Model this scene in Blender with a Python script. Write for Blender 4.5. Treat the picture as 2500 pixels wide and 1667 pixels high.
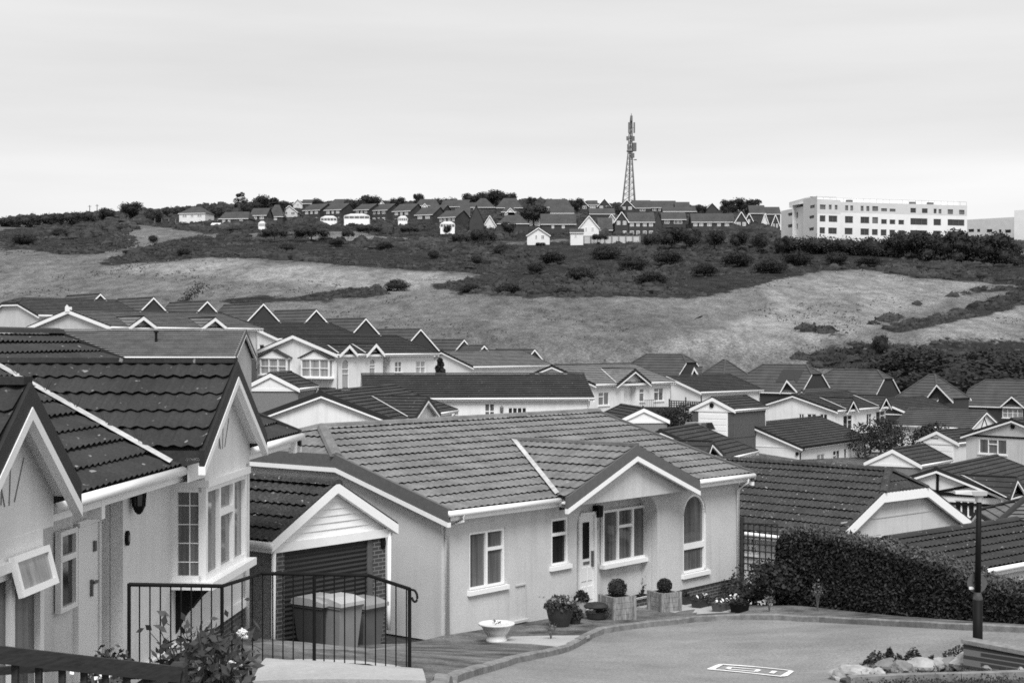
import bpy, bmesh, math, random
import numpy as np
from mathutils import Vector, Matrix, noise as mnoise
for o in list(bpy.data.objects): bpy.data.objects.remove(o)
S=bpy.context.scene; COL=S.collection
R=math.radians; PI=math.pi
# ---------------------------------------------------------------- camera, sky, sun, exposure
F,CX,CY=3814.0,1250.0,833.5          # focal length and centre of the photograph, in its pixels
cd=bpy.data.cameras.new('camera'); cam=bpy.data.objects.new('camera',cd); COL.objects.link(cam)
cd.sensor_width=36; cd.lens=36*F/2500; cd.clip_start=.1; cd.clip_end=9000
cam.location=(0,0,0); cam.rotation_euler=(PI/2,0,0); S.camera=cam
SUN_EL,SUN_AZ=R(52),R(174)            # azimuth measured clockwise from +Y (the view direction)
w=bpy.data.worlds.new('World'); S.world=w; w.use_nodes=True
nt=w.node_tree; nt.nodes.clear()
def N(t,**k):
    n=nt.nodes.new(t)
    for a,b in k.items(): setattr(n,a,b)
    return n
L=lambda a,b: nt.links.new(a,b)
out=N('ShaderNodeOutputWorld'); bg=N('ShaderNodeBackground'); sky=N('ShaderNodeTexSky',sky_type='NISHITA',sun_disc=False)
sky.sun_elevation=SUN_EL; sky.sun_rotation=SUN_AZ; sky.air_density=1.5; sky.dust_density=4
bw=N('ShaderNodeRGBToBW'); L(sky.outputs[0],bw.inputs[0])
# overcast sheet: long flat bands of cloud
tc=N('ShaderNodeTexCoord'); mp=N('ShaderNodeMapping'); mp.inputs['Scale'].default_value=(1.6,1.6,16)
L(tc.outputs['Generated'],mp.inputs[0])
nz=N('ShaderNodeTexNoise'); nz.inputs['Scale'].default_value=1.3; nz.inputs['Detail'].default_value=7; nz.inputs['Roughness'].default_value=.5
L(mp.outputs[0],nz.inputs['Vector'])
cr=N('ShaderNodeValToRGB'); e=cr.color_ramp.elements
e[0].position=.33; e[0].color=(.90,.90,.90,1); e[1].position=.66; e[1].color=(1.03,1.03,1.03,1)
L(nz.outputs[0],cr.inputs[0])
sx=N('ShaderNodeSeparateXYZ'); L(tc.outputs['Generated'],sx.inputs[0])
hz=N('ShaderNodeValToRGB'); e=hz.color_ramp.elements     # brighter band low over the hill, duller overhead
e[0].position=0; e[0].color=(1.16,1.16,1.16,1); e[1].position=.9; e[1].color=(.95,.95,.95,1)
for p,c in ((.105,1.14),(.125,1.0),(.2,.97),(.235,.93)):
    q=hz.color_ramp.elements.new(p); q.color=(c,c,c,1)
L(sx.outputs[2],hz.inputs[0])
m1=N('ShaderNodeMath',operation='MULTIPLY'); L(cr.outputs[0],m1.inputs[0]); L(hz.outputs[0],m1.inputs[1])
m2=N('ShaderNodeMath',operation='MULTIPLY'); L(m1.outputs[0],m2.inputs[0]); m2.inputs[1].default_value=6.1
mx=N('ShaderNodeMix',data_type='FLOAT'); mx.inputs[0].default_value=.94
L(bw.outputs[0],mx.inputs[2]); L(m2.outputs[0],mx.inputs[3]); L(mx.outputs[0],bg.inputs['Color'])
bg.inputs['Strength'].default_value=.1; L(bg.outputs[0],out.inputs[0])
ld=bpy.data.lights.new('sun','SUN'); ld.energy=2.7; ld.angle=R(26); ld.color=(1,1,1)
sun=bpy.data.objects.new('sun',ld); COL.objects.link(sun)
sd=Vector((math.sin(SUN_AZ)*math.cos(SUN_EL),math.cos(SUN_AZ)*math.cos(SUN_EL),math.sin(SUN_EL)))
sun.rotation_euler=sd.to_track_quat('Z','Y').to_euler()
vs=S.view_settings; vs.view_transform='Standard'; vs.look='None'; vs.gamma=1; vs.exposure=.5
S.render.engine='CYCLES'; S.cycles.max_bounces=6; S.cycles.use_denoising=False
S.cycles.filter_width=1.7
# ---------------------------------------------------------------- materials (the photograph is black and white)
MATS={}
def mat(name,v,rough=.8,amp=.12,scale=8,spec=.3,bump=0,bscale=60,stretch=(1,1,1),amp2=0,scale2=1.2,detail=6,streak=0,speck=0):
    if name in MATS: return MATS[name]
    m=bpy.data.materials.new(name); m.use_nodes=True; t=m.node_tree; b=t.nodes['Principled BSDF']
    b.inputs['Roughness'].default_value=rough; b.inputs['Specular IOR Level'].default_value=spec
    tc=t.nodes.new('ShaderNodeTexCoord'); mp=t.nodes.new('ShaderNodeMapping'); mp.inputs['Scale'].default_value=stretch
    t.links.new(tc.outputs['Object'],mp.inputs[0])
    def ramp(sc,a,det):
        n=t.nodes.new('ShaderNodeTexNoise'); n.inputs['Scale'].default_value=sc; n.inputs['Detail'].default_value=det; n.inputs['Roughness'].default_value=.65
        t.links.new(mp.outputs[0],n.inputs['Vector'])
        r=t.nodes.new('ShaderNodeMapRange'); r.inputs[1].default_value=.3; r.inputs[2].default_value=.7
        r.inputs[3].default_value=1-a; r.inputs[4].default_value=1+a; t.links.new(n.outputs[0],r.inputs[0]); return r.outputs[0]
    x=ramp(scale,amp,detail)
    if amp2:
        mm=t.nodes.new('ShaderNodeMath'); mm.operation='MULTIPLY'; t.links.new(x,mm.inputs[0]); t.links.new(ramp(scale2,amp2,3),mm.inputs[1]); x=mm.outputs[0]
    mm=t.nodes.new('ShaderNodeMath'); mm.operation='MULTIPLY'; t.links.new(x,mm.inputs[0]); mm.inputs[1].default_value=v; x=mm.outputs[0]
    if streak:      # rain streaks down a wall
        m2=t.nodes.new('ShaderNodeMapping'); m2.inputs['Scale'].default_value=(5,5,.28); t.links.new(tc.outputs['Object'],m2.inputs[0])
        n=t.nodes.new('ShaderNodeTexNoise'); n.inputs['Scale'].default_value=1.1; n.inputs['Detail'].default_value=5; t.links.new(m2.outputs[0],n.inputs['Vector'])
        r=t.nodes.new('ShaderNodeMapRange'); r.inputs[1].default_value=.48; r.inputs[2].default_value=.75; r.inputs[3].default_value=1; r.inputs[4].default_value=1-streak; t.links.new(n.outputs[0],r.inputs[0])
        mm=t.nodes.new('ShaderNodeMath'); mm.operation='MULTIPLY'; t.links.new(x,mm.inputs[0]); t.links.new(r.outputs[0],mm.inputs[1]); x=mm.outputs[0]
    if speck:       # pale spots of lichen
        n=t.nodes.new('ShaderNodeTexNoise'); n.inputs['Scale'].default_value=9; n.inputs['Detail'].default_value=2; t.links.new(tc.outputs['Object'],n.inputs['Vector'])
        r=t.nodes.new('ShaderNodeMapRange'); r.inputs[1].default_value=.68; r.inputs[2].default_value=.74; r.inputs[3].default_value=0; r.inputs[4].default_value=speck; t.links.new(n.outputs[0],r.inputs[0])
        q=t.nodes.new('ShaderNodeMix'); q.data_type='FLOAT'; t.links.new(r.outputs[0],q.inputs[0]); t.links.new(x,q.inputs[2]); q.inputs[3].default_value=.42; x=q.outputs[0]
    t.links.new(x,b.inputs['Base Color'])
    if bump:
        n=t.nodes.new('ShaderNodeTexNoise'); n.inputs['Scale'].default_value=bscale; n.inputs['Detail'].default_value=3
        t.links.new(tc.outputs['Object'],n.inputs['Vector'])
        bp=t.nodes.new('ShaderNodeBump'); bp.inputs['Strength'].default_value=bump; bp.inputs['Distance'].default_value=.02
        t.links.new(n.outputs[0],bp.inputs['Height']); t.links.new(bp.outputs[0],b.inputs['Normal'])
    MATS[name]=m; return m
def quads(name,P,m,kind=None,label=None):
    """many loose quads in one mesh, quickly: P is n x 4 x 3"""
    P=np.ascontiguousarray(P,np.float32).reshape(-1,3); n=len(P); me=bpy.data.meshes.new(name); me.vertices.add(n); me.vertices.foreach_set('co',P.ravel()); me.loops.add(n); me.loops.foreach_set('vertex_index',np.arange(n,dtype=np.int32)); me.polygons.add(n//4); me.polygons.foreach_set('loop_start',np.arange(0,n,4,dtype=np.int32)); me.update(calc_edges=True); me.validate(); me.materials.append(m); o=bpy.data.objects.new(name,me); COL.objects.link(o)
    if kind: o['kind']=kind
    if label: o['label']=label
    return o
def brick(name,v,mort,sc=1.0):
    if name in MATS: return MATS[name]
    m=bpy.data.materials.new(name); m.use_nodes=True; t=m.node_tree; b=t.nodes['Principled BSDF']; b.inputs['Roughness'].default_value=.9
    tc=t.nodes.new('ShaderNodeTexCoord'); sp=t.nodes.new('ShaderNodeSeparateXYZ'); cb=t.nodes.new('ShaderNodeCombineXYZ'); ad=t.nodes.new('ShaderNodeMath')
    t.links.new(tc.outputs['Object'],sp.inputs[0]); t.links.new(sp.outputs[0],ad.inputs[0]); t.links.new(sp.outputs[1],ad.inputs[1])
    t.links.new(ad.outputs[0],cb.inputs[0]); t.links.new(sp.outputs[2],cb.inputs[1])
    br=t.nodes.new('ShaderNodeTexBrick'); br.inputs['Scale'].default_value=sc; br.inputs['Brick Width'].default_value=.225; br.inputs['Row Height'].default_value=.075
    br.inputs['Mortar Size'].default_value=.01; br.inputs['Color1'].default_value=(v,v,v,1); br.inputs['Color2'].default_value=(v*.6,)*3+(1,); br.inputs['Mortar'].default_value=(mort,)*3+(1,)
    t.links.new(cb.outputs[0],br.inputs[0]); t.links.new(br.outputs[0],b.inputs['Base Color']); MATS[name]=m; return m
def glassmat(name,v,amp,sc=(9,9,.35),rough=.06,spec=.6):
    m=mat(name,v,rough,amp,1.0,spec,stretch=sc,detail=3); return m
stucco_w=mat('white_stucco',.72,.9,.05,40,.2,.12,120,amp2=.05,scale2=.7,streak=.12)
stucco_g=mat('pale_stucco',.54,.95,.16,48,.2,.3,90,amp2=.08,scale2=.6,streak=.14)
stucco_l=mat('light_stucco',.68,.95,.16,55,.2,.3,90,amp2=.06,scale2=.7,streak=.12)
stucco_m=mat('grey_stucco',.47,.95,.09,55,.2,.3,90,amp2=.05)
upvc=mat('white_plastic',.82,.35,.02,6,.5)
paint_w=mat('white_paint',.8,.5,.05,7,.4)
boardw=mat('white_board',.78,.45,.04,5,.4)
tile_d=mat('dark_roof_tile',.042,.9,.25,30,.12,.15,80,amp2=.22,scale2=.9,speck=.5)
tile_m=mat('mid_roof_tile',.165,.9,.28,30,.15,.2,80,amp2=.28,scale2=1.6,speck=.35)
tile_l=mat('weathered_roof_tile',.13,.9,.5,22,.2,.15,60,amp2=.25,scale2=1.4)
tile_g=mat('mossy_roof_tile',.052,.95,.7,26,.15,.25,50,amp2=.25,scale2=1.6,speck=.8)
tile_k=mat('small_clay_tile',.07,.85,.2,9,.2,0,amp2=.2,scale2=.8)
tile_f=mat('old_clay_tile',.060,.85,.4,3,.2,0,amp2=.2,scale2=.25)
verge_d=mat('dark_verge',.018,.6,.12,9,.35)
verge_m=mat('mid_verge',.105,.7,.12,9,.3)
flash=mat('lead_flashing',.42,.7,.25,9,.4,amp2=.2)
brick_d=brick('dark_brick',.055,.16)
brick_f=mat('far_brick',.052,.9,.3,6,.2,0,amp2=.15,scale2=.5)
hung=mat('tile_hung_wall',.045,.9,.25,12,.2)
peb=mat('pebbledash',.20,.95,.75,38,.2,.5,40)
glass_c=glassmat('curtained_glass',.11,.55)
glass_n=glassmat('net_curtain_glass',.30,.35)
glass_d=glassmat('dark_glass',.02,.4)
black=mat('black_paint',.008,.6,.1,5,.12)
timber=mat('dark_timber',.035,.8,.35,14,.2,stretch=(1,1,6))
timber_l=mat('weathered_timber',.24,.9,.5,9,.2,.2,50,stretch=(3,3,.6),amp2=.3,scale2=2.5)
pot_m=mat('dark_pot',.035,.5,.2,6,.4); pot_g=mat('grey_pot',.09,.7,.2,6,.3); stone_w=mat('pale_stone',.62,.9,.12,14,.2,.2,30)
leaf_d=mat('dark_leaf',.028,.7,.45,6,.25); leaf_m=mat('mid_leaf',.05,.7,.45,5,.25); leaf_f=mat('far_leaf',.036,.8,.5,.5,.15); leaf_l=mat('light_leaf',.12,.7,.4,6,.25)
scrub_m=mat('scrub_leaf',.044,.9,.55,.12,.08,amp2=.35,scale2=1.0); bark=mat('bark',.05,.9,.3,4,.1)  # second tone noise on the scrub stands in for lit tops and dark hollows
flower=mat('white_petal',.8,.6,.06,30,.3)
asphalt=mat('worn_asphalt',.225,.95,.35,22,.15,.4,90,amp2=.22,scale2=.5)
concrete=mat('pale_concrete',.38,.9,.14,20,.2,.15,60,amp2=.12,scale2=1.1)
kerbm=mat('kerb_stone',.20,.9,.3,9,.2,.3,40,amp2=.25,scale2=1.5)
lawn=mat('mown_grass',.12,.95,.6,30,.1,.8,45,amp2=.7,scale2=1.1)
soil=mat('rough_grass',.07,.95,.5,9,.1,.6,25,amp2=.3,scale2=.8)
roadpaint=mat('road_paint',.78,.7,.12,14,.3,amp2=.15,scale2=5)
rock_w=mat('pale_rock',.34,.9,.35,5,.2,.5,12); rock_d=mat('grey_rock',.20,.9,.35,5,.2,.5,12)
binm=mat('bin_plastic',.22,.45,.06,4,.4); bind=mat('dark_bin_plastic',.06,.45,.06,4,.4); binl=mat('pale_bin_lid',.42,.5,.06,4,.4)
steel=mat('galvanised_steel',.12,.5,.2,2,.4)
car_p=mat('silver_car_paint',.5,.25,.02,2,.6)
shut=mat('dark_roller_door',.028,.6,.06,3,.3)
block_w=mat('white_render',.68,.9,.03,.5,.1,amp2=.05,scale2=.12); block_g=mat('grey_cladding',.52,.8,.08,.7,.2)
# ---------------------------------------------------------------- mesh helpers
class MB:
    def __init__(s): s.v=[]; s.f=[]
    def poly(s,pts):
        i=len(s.v); s.v+= [tuple(p) for p in pts]; s.f.append(tuple(range(i,i+len(pts)))); return s
    def box(s,x0,x1,y0,y1,z0,z1):
        i=len(s.v)
        s.v+=[(x,y,z) for z in(z0,z1) for y in(y0,y1) for x in(x0,x1)]
        s.f+=[(i+a,i+b,i+c,i+d) for a,b,c,d in((0,2,3,1),(4,5,7,6),(0,1,5,4),(2,6,7,3),(0,4,6,2),(1,3,7,5))]; return s
    def beam(s,p,q,up,w,h,oy=0,oz=0):
        """a bar from p to q: w wide sideways, h tall along up, offset by oy, oz"""
        p=Vector(p);q=Vector(q);d=(q-p).normalized();sd=d.cross(Vector(up)).normalized();u=sd.cross(d).normalized()
        i=len(s.v)
        for P in(p,q):
            for a,b in((-1,-1),(1,-1),(1,1),(-1,1)): s.v.append(tuple(P+sd*(oy+a*w/2)+u*(oz+b*h/2)))
        s.f+=[(i,i+1,i+2,i+3),(i+7,i+6,i+5,i+4)]+[(i+k,i+4+k,i+4+(k+1)%4,i+(k+1)%4) for k in range(4)]; return s
    def tube(s,path,r,n=8,cap=True):
        path=[Vector(p) for p in path]; rs=r if isinstance(r,(list,tuple)) else [r]*len(path); i=len(s.v)
        for k,p in enumerate(path):
            d=(path[min(k+1,len(path)-1)]-path[max(k-1,0)]).normalized()
            a=d.cross(Vector((0,0,1)) if abs(d.z)<.95 else Vector((1,0,0))).normalized(); b=d.cross(a)
            for j in range(n):
                t=2*PI*j/n; s.v.append(tuple(p+(a*math.cos(t)+b*math.sin(t))*rs[k]))
        for k in range(len(path)-1):
            for j in range(n): s.f.append((i+k*n+j,i+k*n+(j+1)%n,i+(k+1)*n+(j+1)%n,i+(k+1)*n+j))
        if cap: s.f+=[tuple(i+j for j in range(n))[::-1],tuple(i+(len(path)-1)*n+j for j in range(n))]
        return s
    def vboard(s,pts,n,top,bot,w):
        """one board following a run of points, its faces plumb: top and bot are heights above the run"""
        pts=[Vector(p) for p in pts]; n=Vector(n).normalized(); i=len(s.v); k=len(pts)
        for p in pts:
            for o,h in((w/2,top),(w/2,bot),(-w/2,bot),(-w/2,top)): s.v.append(tuple(p+n*o+Vector((0,0,h))))
        for j in range(k-1):
            for c in range(4): s.f.append((i+4*j+c,i+4*j+(c+1)%4,i+4*j+4+(c+1)%4,i+4*j+4+c))
        s.f+=[(i,i+1,i+2,i+3),(i+4*k-1,i+4*k-2,i+4*k-3,i+4*k-4)]; return s
    def lathe(s,prof,n=20,c=(0,0,0),sq=None):
        i=len(s.v)
        for r,z in prof:
            for j in range(n):
                t=2*PI*j/n; s.v.append((c[0]+r*math.cos(t),c[1]+r*math.sin(t),c[2]+z))
        for k in range(len(prof)-1):
            for j in range(n): s.f.append((i+k*n+j,i+k*n+(j+1)%n,i+(k+1)*n+(j+1)%n,i+(k+1)*n+j))
        s.f.append(tuple(i+j for j in range(n))[::-1]); s.f.append(tuple(i+(len(prof)-1)*n+j for j in range(n))); return s
    def add(s,v,f):
        i=len(s.v); s.v+=[tuple(x) for x in v]; s.f+=[tuple(a+i for a in q) for q in f]; return s
    def obj(s,name,m,parent=None,smooth=False,label=None):
        me=bpy.data.meshes.new(name); me.from_pydata(s.v,[],s.f); me.materials.append(m); me.update()
        if smooth: me.shade_smooth()
        o=bpy.data.objects.new(name,me); COL.objects.link(o)
        if parent: o.parent=parent
        if label: o['label']=label
        return o
def tag(o,label=None,cat=None,group=None,kind=None):
    for k,v in(('label',label),('category',cat),('group',group),('kind',kind)):
        if v: o[k]=v
    return o
def thing(name,label,cat,loc=(0,0,0),rz=0,group=None):
    o=bpy.data.objects.new(name,None); COL.objects.link(o); o.location=loc; o.rotation_euler=(0,0,rz); o.empty_display_size=.3
    return tag(o,label,cat,group)
def dup(root,loc,rz,label,group=None,scale=None):
    c=root.copy(); COL.objects.link(c); c.location=loc; c.rotation_euler=(0,0,rz); c['label']=label
    if group: c['group']=group
    if scale: c.scale=scale
    for ch in root.children:
        k=ch.copy(); COL.objects.link(k); k.parent=c
        for g in ch.children:
            q=g.copy(); COL.objects.link(q); q.parent=k
    return c
def leaves(n,pts,size,rng,nrm=None,flat=.0,asp=1.0):
    """n small leaf faces at the given points, each turned its own way"""
    a=rng.normal(size=(n,3)); a/=np.linalg.norm(a,axis=1)[:,None]
    b=rng.normal(size=(n,3))
    if nrm is not None: b=np.cross(a,nrm*1.0)+.6*b
    b-=(b*a).sum(1)[:,None]*a; b/=np.linalg.norm(b,axis=1)[:,None]
    sz=size*(.6+.8*rng.random(n))[:,None] if np.isscalar(size) else size[:,None]
    p=np.stack([pts-a*sz*.5*asp,pts+b*sz*.32,pts+a*sz*.5*asp,pts-b*sz*.32],1).reshape(-1,3)
    return p.tolist(),[(4*i,4*i+1,4*i+2,4*i+3) for i in range(n)]
# ---------------------------------------------------------------- the lie of the land
def at(px,py,d): return Vector(((px-CX)/F*d,d,(CY-py)/F*d))      # the point seen at a pixel, d metres away
HILL_Y=[900,880,850,800,760,720,680,640,600,570,550,530,510,490,470]
HILL_D=[170,190,212,240,270,300,335,375,430,480,530,600,680,760,860]
_hz=[(CY-y)*d/F for y,d in zip(HILL_Y,HILL_D)]
CREST=([-700,0,150,280,400,600,900,1200,1500,1700,1800,1900,2000,2500,3300],[536,532,524,519,507,499,491,487,497,504,513,574,578,578,585])
NEAR=[(0,0,-1.75),(-3,6,-2.5),(3,6,-2.3),(-6,10,-3.0),(5,12,-2.9),(-4.2,15,-3.75),(-5,19,-4.1),(-4.3,24,-4.6),(-6,28,-5.1),
 (700,1640,16.),(1000,1662,15.5),(330,1640,15.5),(690,1590,27.1),(945,1577,29.4),(1090,1571,30.4),(1783,1478,39.2),(1400,1515,33.8),
 (1475,1542,32.0),(1340,1603,26.8),(1200,1640,23),(1110,1667,20.5),(1060,1725,18.2),(1700,1513,35),(2000,1517,33.5),(2400,1538,29.2),(2500,1544,28.2),
 (1800,1637,26.2),(2040,1660,24.6),(1600,1667,23.2),(2350,1645,24),(1960,1484,35.6),(2120,1504,34.0),(2290,1520,32.4),(2450,1532,30.6),(2500,1660,22.6)]
NP=[]
for a in NEAR:
    NP.append(tuple(a) if abs(a[0])<60 else tuple(at(*a)))
def vill(X,Y):
    u=X/Y*F/1000; d=Y/100
    return VC[0]+VC[1]*u+VC[2]*d+VC[3]*u*d+VC[4]*d*d
H={'main':(-1.339,37.884,0.882,11.446,9.631,-3.304,1.393),
'garage_main':(-5.131,29.860,-0.664,4.937,3.145,-3.478,0.875),
'B2':(-25.248,108.523,0.972,13.984,8.224,0.945,1.106),
'B1':(-38.278,133.759,0.876,10.623,8.217,2.151,1.430),
'B3':(-20.977,86.080,0.031,12.544,8.249,-0.799,1.385),
'C0':(-19.475,136.027,0.940,10.773,8.261,0.235,1.376),
'C1':(-12.322,116.425,0.972,11.761,8.225,-0.891,1.320),
'C2':(-2.828,150.484,0.849,11.431,8.075,-2.306,1.416),
'C3':(6.733,128.327,0.919,11.749,8.332,-3.326,1.425),
'C4':(-2.570,104.188,0.113,14.851,8.350,-3.615,1.433),
'C5':(-8.646,88.668,1.352,12.951,8.073,-4.108,1.428),
'G1':(-14.365,96.934,1.451,4.604,3.568,-2.821,0.882),
'D1':(9.335,87.224,1.149,6.386,7.216,-6.186,1.391),
'G2':(8.158,106.069,-1.389,5.975,3.449,-5.197,0.777),
'G3':(15.708,112.906,0.962,5.259,3.521,-4.785,0.800),
'D2':(18.859,157.537,0.822,10.683,8.190,-4.886,1.480),
'D3':(27.487,139.303,0.951,11.381,8.246,-5.840,1.276),
'D4':(42.352,170.392,0.890,11.599,8.146,-7.622,1.476),
'E1':(20.763,118.269,0.980,13.068,8.137,-7.466,1.502),
'E2':(26.258,103.362,0.960,5.769,3.807,-7.886,0.917),
'E3':(33.901,120.108,0.853,5.500,3.500,-7.574,0.796),
'E4':(39.199,112.217,0.704,11.963,8.057,-6.659,1.288),
'F1':(24.807,84.989,0.992,10.718,7.548,-7.855,1.323),
'F2':(9.154,50.578,-0.809,8.228,7.410,-5.764,1.803),
'F3':(10.849,38.291,0.744,5.806,4.354,-5.112,0.504),
'F4':(23.303,58.241,-0.121,10.920,8.300,-7.350,1.411),
'A0':(-48.807,178.254,-0.851,9.139,6.353,2.710,2.877),
'A1':(-41.468,171.266,-0.932,9.752,8.749,0.242,4.586),
'A2':(-35.720,171.686,-0.927,9.712,8.742,-0.374,4.773),
'A3':(-29.558,171.232,-1.005,10.522,11.040,-2.343,6.417),
'A4':(-24.214,173.557,-0.942,9.663,8.677,-1.050,4.591),
'A5':(-18.472,170.621,-0.947,9.570,8.821,-2.317,4.851),
'A6':(-12.979,185.574,-0.970,8.786,8.324,-2.859,4.361),
'A7':(-7.820,186.869,-1.014,8.374,8.346,-3.769,4.080),
'K0':(19.277,197.677,-0.702,8.143,7.107,-4.777,3.151),
'K1':(26.076,191.852,-0.867,5.364,7.150,-5.256,3.006),
'K2':(32.570,186.670,-0.732,8.830,7.378,-6.166,3.389),
'K3':(41.262,187.874,-0.697,8.675,7.205,-6.587,3.174),
'K4':(48.710,181.032,-0.896,5.984,7.403,-7.135,3.288),
'K5':(57.759,181.046,-0.704,9.074,7.252,-7.572,3.225)}
HB={'B2':2.5,'C1':2.7,'C2':2.5,'C3':2.6,'C5':2.6,'C4':2.6,'D2':2.6,'D3':2.6,'D4':2.5,'E1':2.6,'E4':2.6,'F1':2.6,'F4':2.5,'B3':2.5}
_A=[];_b=[]
for k,h in HB.items():
    x,y,t,l,ww,ze,r=H[k]; u=x/y*F/1000; d=y/100; _A.append([1,u,d,u*d,d*d]); _b.append(ze-h-.15)
for i in (0,3,6): pass
for k in('K0','K2','K4','K5'):
    x,y,t,l,ww,ze,r=H[k]; u=x/y*F/1000; d=y/100; _A.append([1,u,d,u*d,d*d]); _b.append(ze-3.2)
for u,d,z in((-1.0,1.75,-1.),(-.5,1.75,-3.2),(0,1.8,-6)): _A.append([1,u,d,u*d,d*d]); _b.append(z)
VC=np.linalg.lstsq(np.array(_A),np.array(_b),rcond=None)[0]
for X,Y in((-14,62),(0,62),(14,62),(-8,52),(22,58),(12,50),(-14,45)): NP.append((X,Y,float(vill(X,Y))))
NP.append((10.8,36.8,-7.4)); NP.append((9.5,38,-7.8)); NP.append((15,33,-6.9)); NP.append((13,42,-8.2)); NP.append((9,50,-8.5)); NP.append((30,40,-8)); NP.append((-25,40,-5)); NP.append((-25,15,-3)); NP.append((25,20,-5))
_P=np.array(NP); _n=len(_P)
def _phi(r2): return np.where(r2>1e-9,r2*np.log(np.maximum(r2,1e-9))*.5,0)
_K=_phi(((_P[:,None,:2]-_P[None,:,:2])**2).sum(-1))+np.eye(_n)*.8
_Q=np.hstack([np.ones((_n,1)),_P[:,:2]])
_sol=np.linalg.solve(np.block([[_K,_Q],[_Q.T,np.zeros((3,3))]]),np.concatenate([_P[:,2],np.zeros(3)]))
def near_z(X,Y):
    X=np.atleast_1d(X).astype(float);Y=np.atleast_1d(Y).astype(float)
    r2=(X[:,None]-_P[None,:,0])**2+(Y[:,None]-_P[None,:,1])**2
    return _phi(r2)@_sol[:_n]+_sol[_n]+_sol[_n+1]*X+_sol[_n+2]*Y
def sstep(a,b,x):
    t=np.clip((x-a)/(b-a),0,1); return t*t*(3-2*t)
def gz(X,Y):
    X=np.atleast_1d(np.asarray(X,float));Y=np.atleast_1d(np.asarray(Y,float)); Ys=np.maximum(Y,1)
    px=CX+X/Ys*F
    zv=VC[0]+VC[1]*(px-CX)/1000+VC[2]*Ys/100+VC[3]*(px-CX)/1000*Ys/100+VC[4]*(Ys/100)**2
    zn=np.zeros_like(X); m=Y<64
    if m.any(): zn[m]=near_z(X[m],Y[m])
    t=sstep(48,62,Y); z=np.where(Y<62,zn*(1-t)+zv*t,zv)
    zh=np.interp(Ys,HILL_D,_hz)
    cy=np.interp(px,*CREST)
    # beyond its own brow the hill runs level
    dc=np.interp(-cy,[-y for y in HILL_Y],HILL_D); zc=(CY-cy)*dc/F
    over=np.maximum(Ys-dc,0); k=(HILL_D[8]-HILL_D[7])
    zh=np.where(Ys>dc,zc+.02*over*np.exp(-over/60)-.01*over,zh)
    s=sstep(190,232,Ys); z=z*(1-s)+zh*s
    return z
def g1(X,Y): return float(gz(X,Y)[0])
def ground_at(px,py,lo=3,hi=900):
    s=(py-CY)/F; prev=lo
    d=lo
    while d<hi:
        if -s*d<=g1((px-CX)/F*d,d):
            a,b=prev,d
            for _ in range(14):
                m=(a+b)/2
                if -s*m<=g1((px-CX)/F*m,m): b=m
                else: a=m
            return at(px,py,b)
        prev=d; d*=1.02
    return at(px,py,hi)
def stand(px,py,off=.11,lo=8,hi=60):
    """the point of the turf or paving (off above the bare ground) seen at a pixel"""
    s=(py-CY)/F; d=lo
    while d<hi:
        if -s*d<=g1((px-CX)/F*d,d)+off: return at(px,py,d)
        d+=.05
    return at(px,py,hi)
# --- zones of the hillside, drawn as outlines on the ground seen from the photograph's viewpoint and carried as real places on the land
def zone(pts):
    """ground polygon (x,y) from outline points"""
    return pts
SCRUB=[[(-700,560),(0,562),(60,556),(120,548),(200,541),(300,545),(330,560),(300,575),(330,590),(320,604),(235,619),(150,622),(90,613),(0,606),(-700,606)],
 [(228,650),(270,632),(330,612),(400,590),(470,577),(600,580),(700,575),(760,585),(900,588),(1000,590),(1100,588),(1250,596),(1400,588),(1540,590),(1620,600),(1740,608),(1900,598),(2100,605),(2300,612),(2500,625),(3000,640),(3000,700),(2500,696),(2430,693),(2330,687),(2230,678),(2120,660),(2020,660),(1950,672),(1890,684),(1840,698),(1790,712),(1720,724),(1600,728),(1500,722),(1400,726),(1330,726),(1220,722),(1120,716),(1035,702),(1060,694),(1120,684),(1180,674),(1130,668),(1000,660),(880,652),(760,640),(640,633),(550,632),(460,633),(350,641)],
 [(528,738),(560,729),(640,724),(700,726),(760,718),(850,704),(920,703),(955,712),(930,722),(860,728),(760,735),(690,737),(600,745)],
 [(2290,737),(2400,706),(2500,697),(2600,690),(2600,700),(2500,706),(2400,715),(2330,728)],
 [(2160,760),(2230,742),(2260,743),(2210,756)],[(2120,795),(2180,775),(2215,776),(2190,786)],
 [(2150,806),(2230,785),(2330,762),(2420,735),(2500,712),(2700,700),(2700,740),(2500,748),(2420,765),(2300,793),(2200,812)],
 [(1940,808),(1965,799),(2020,803),(1990,812)],[(1995,812),(2030,808),(2065,812),(2020,818)],
 [(1880,890),(1960,872),(2040,858),(2140,842),(2200,850),(2300,836),(2500,834),(3000,830),(3000,935),(2500,935),(2300,920),(2100,905)],
 [(-700,500),(300,500),(420,500),(640,490),(900,480),(900,566),(700,566),(560,575),(420,560),(330,548),(270,537),(0,534),(-700,534)],
 [(900,480),(2600,470),(2600,610),(1900,598),(1740,604),(1620,596),(1540,586),(1400,585),(1250,590),(1100,585),(1000,583),(900,575)]]
BRIGHT=[[(1850,690),(2000,664),(2120,662),(2240,682),(2430,696),(2300,735),(2150,790),(1950,850),(1700,870),(1500,880),(1600,840),(1900,760)],[(330,645),(560,636),(900,660),(1150,678),(1040,698),(960,715),(700,690),(450,668),(200,655)],[(2250,800),(2500,752),(2500,826),(2250,832)]]
def inside(px,py,poly):
    px=np.asarray(px);py=np.asarray(py);r=np.zeros(px.shape,bool);n=len(poly)
    for i in range(n):
        x0,y0=poly[i];x1,y1=poly[(i+1)%n]
        c=((y0>py)!=(y1>py))&(px<(x1-x0)*(py-y0)/((y1-y0) if y1!=y0 else 1e-9)+x0); r^=c
    return r
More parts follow.
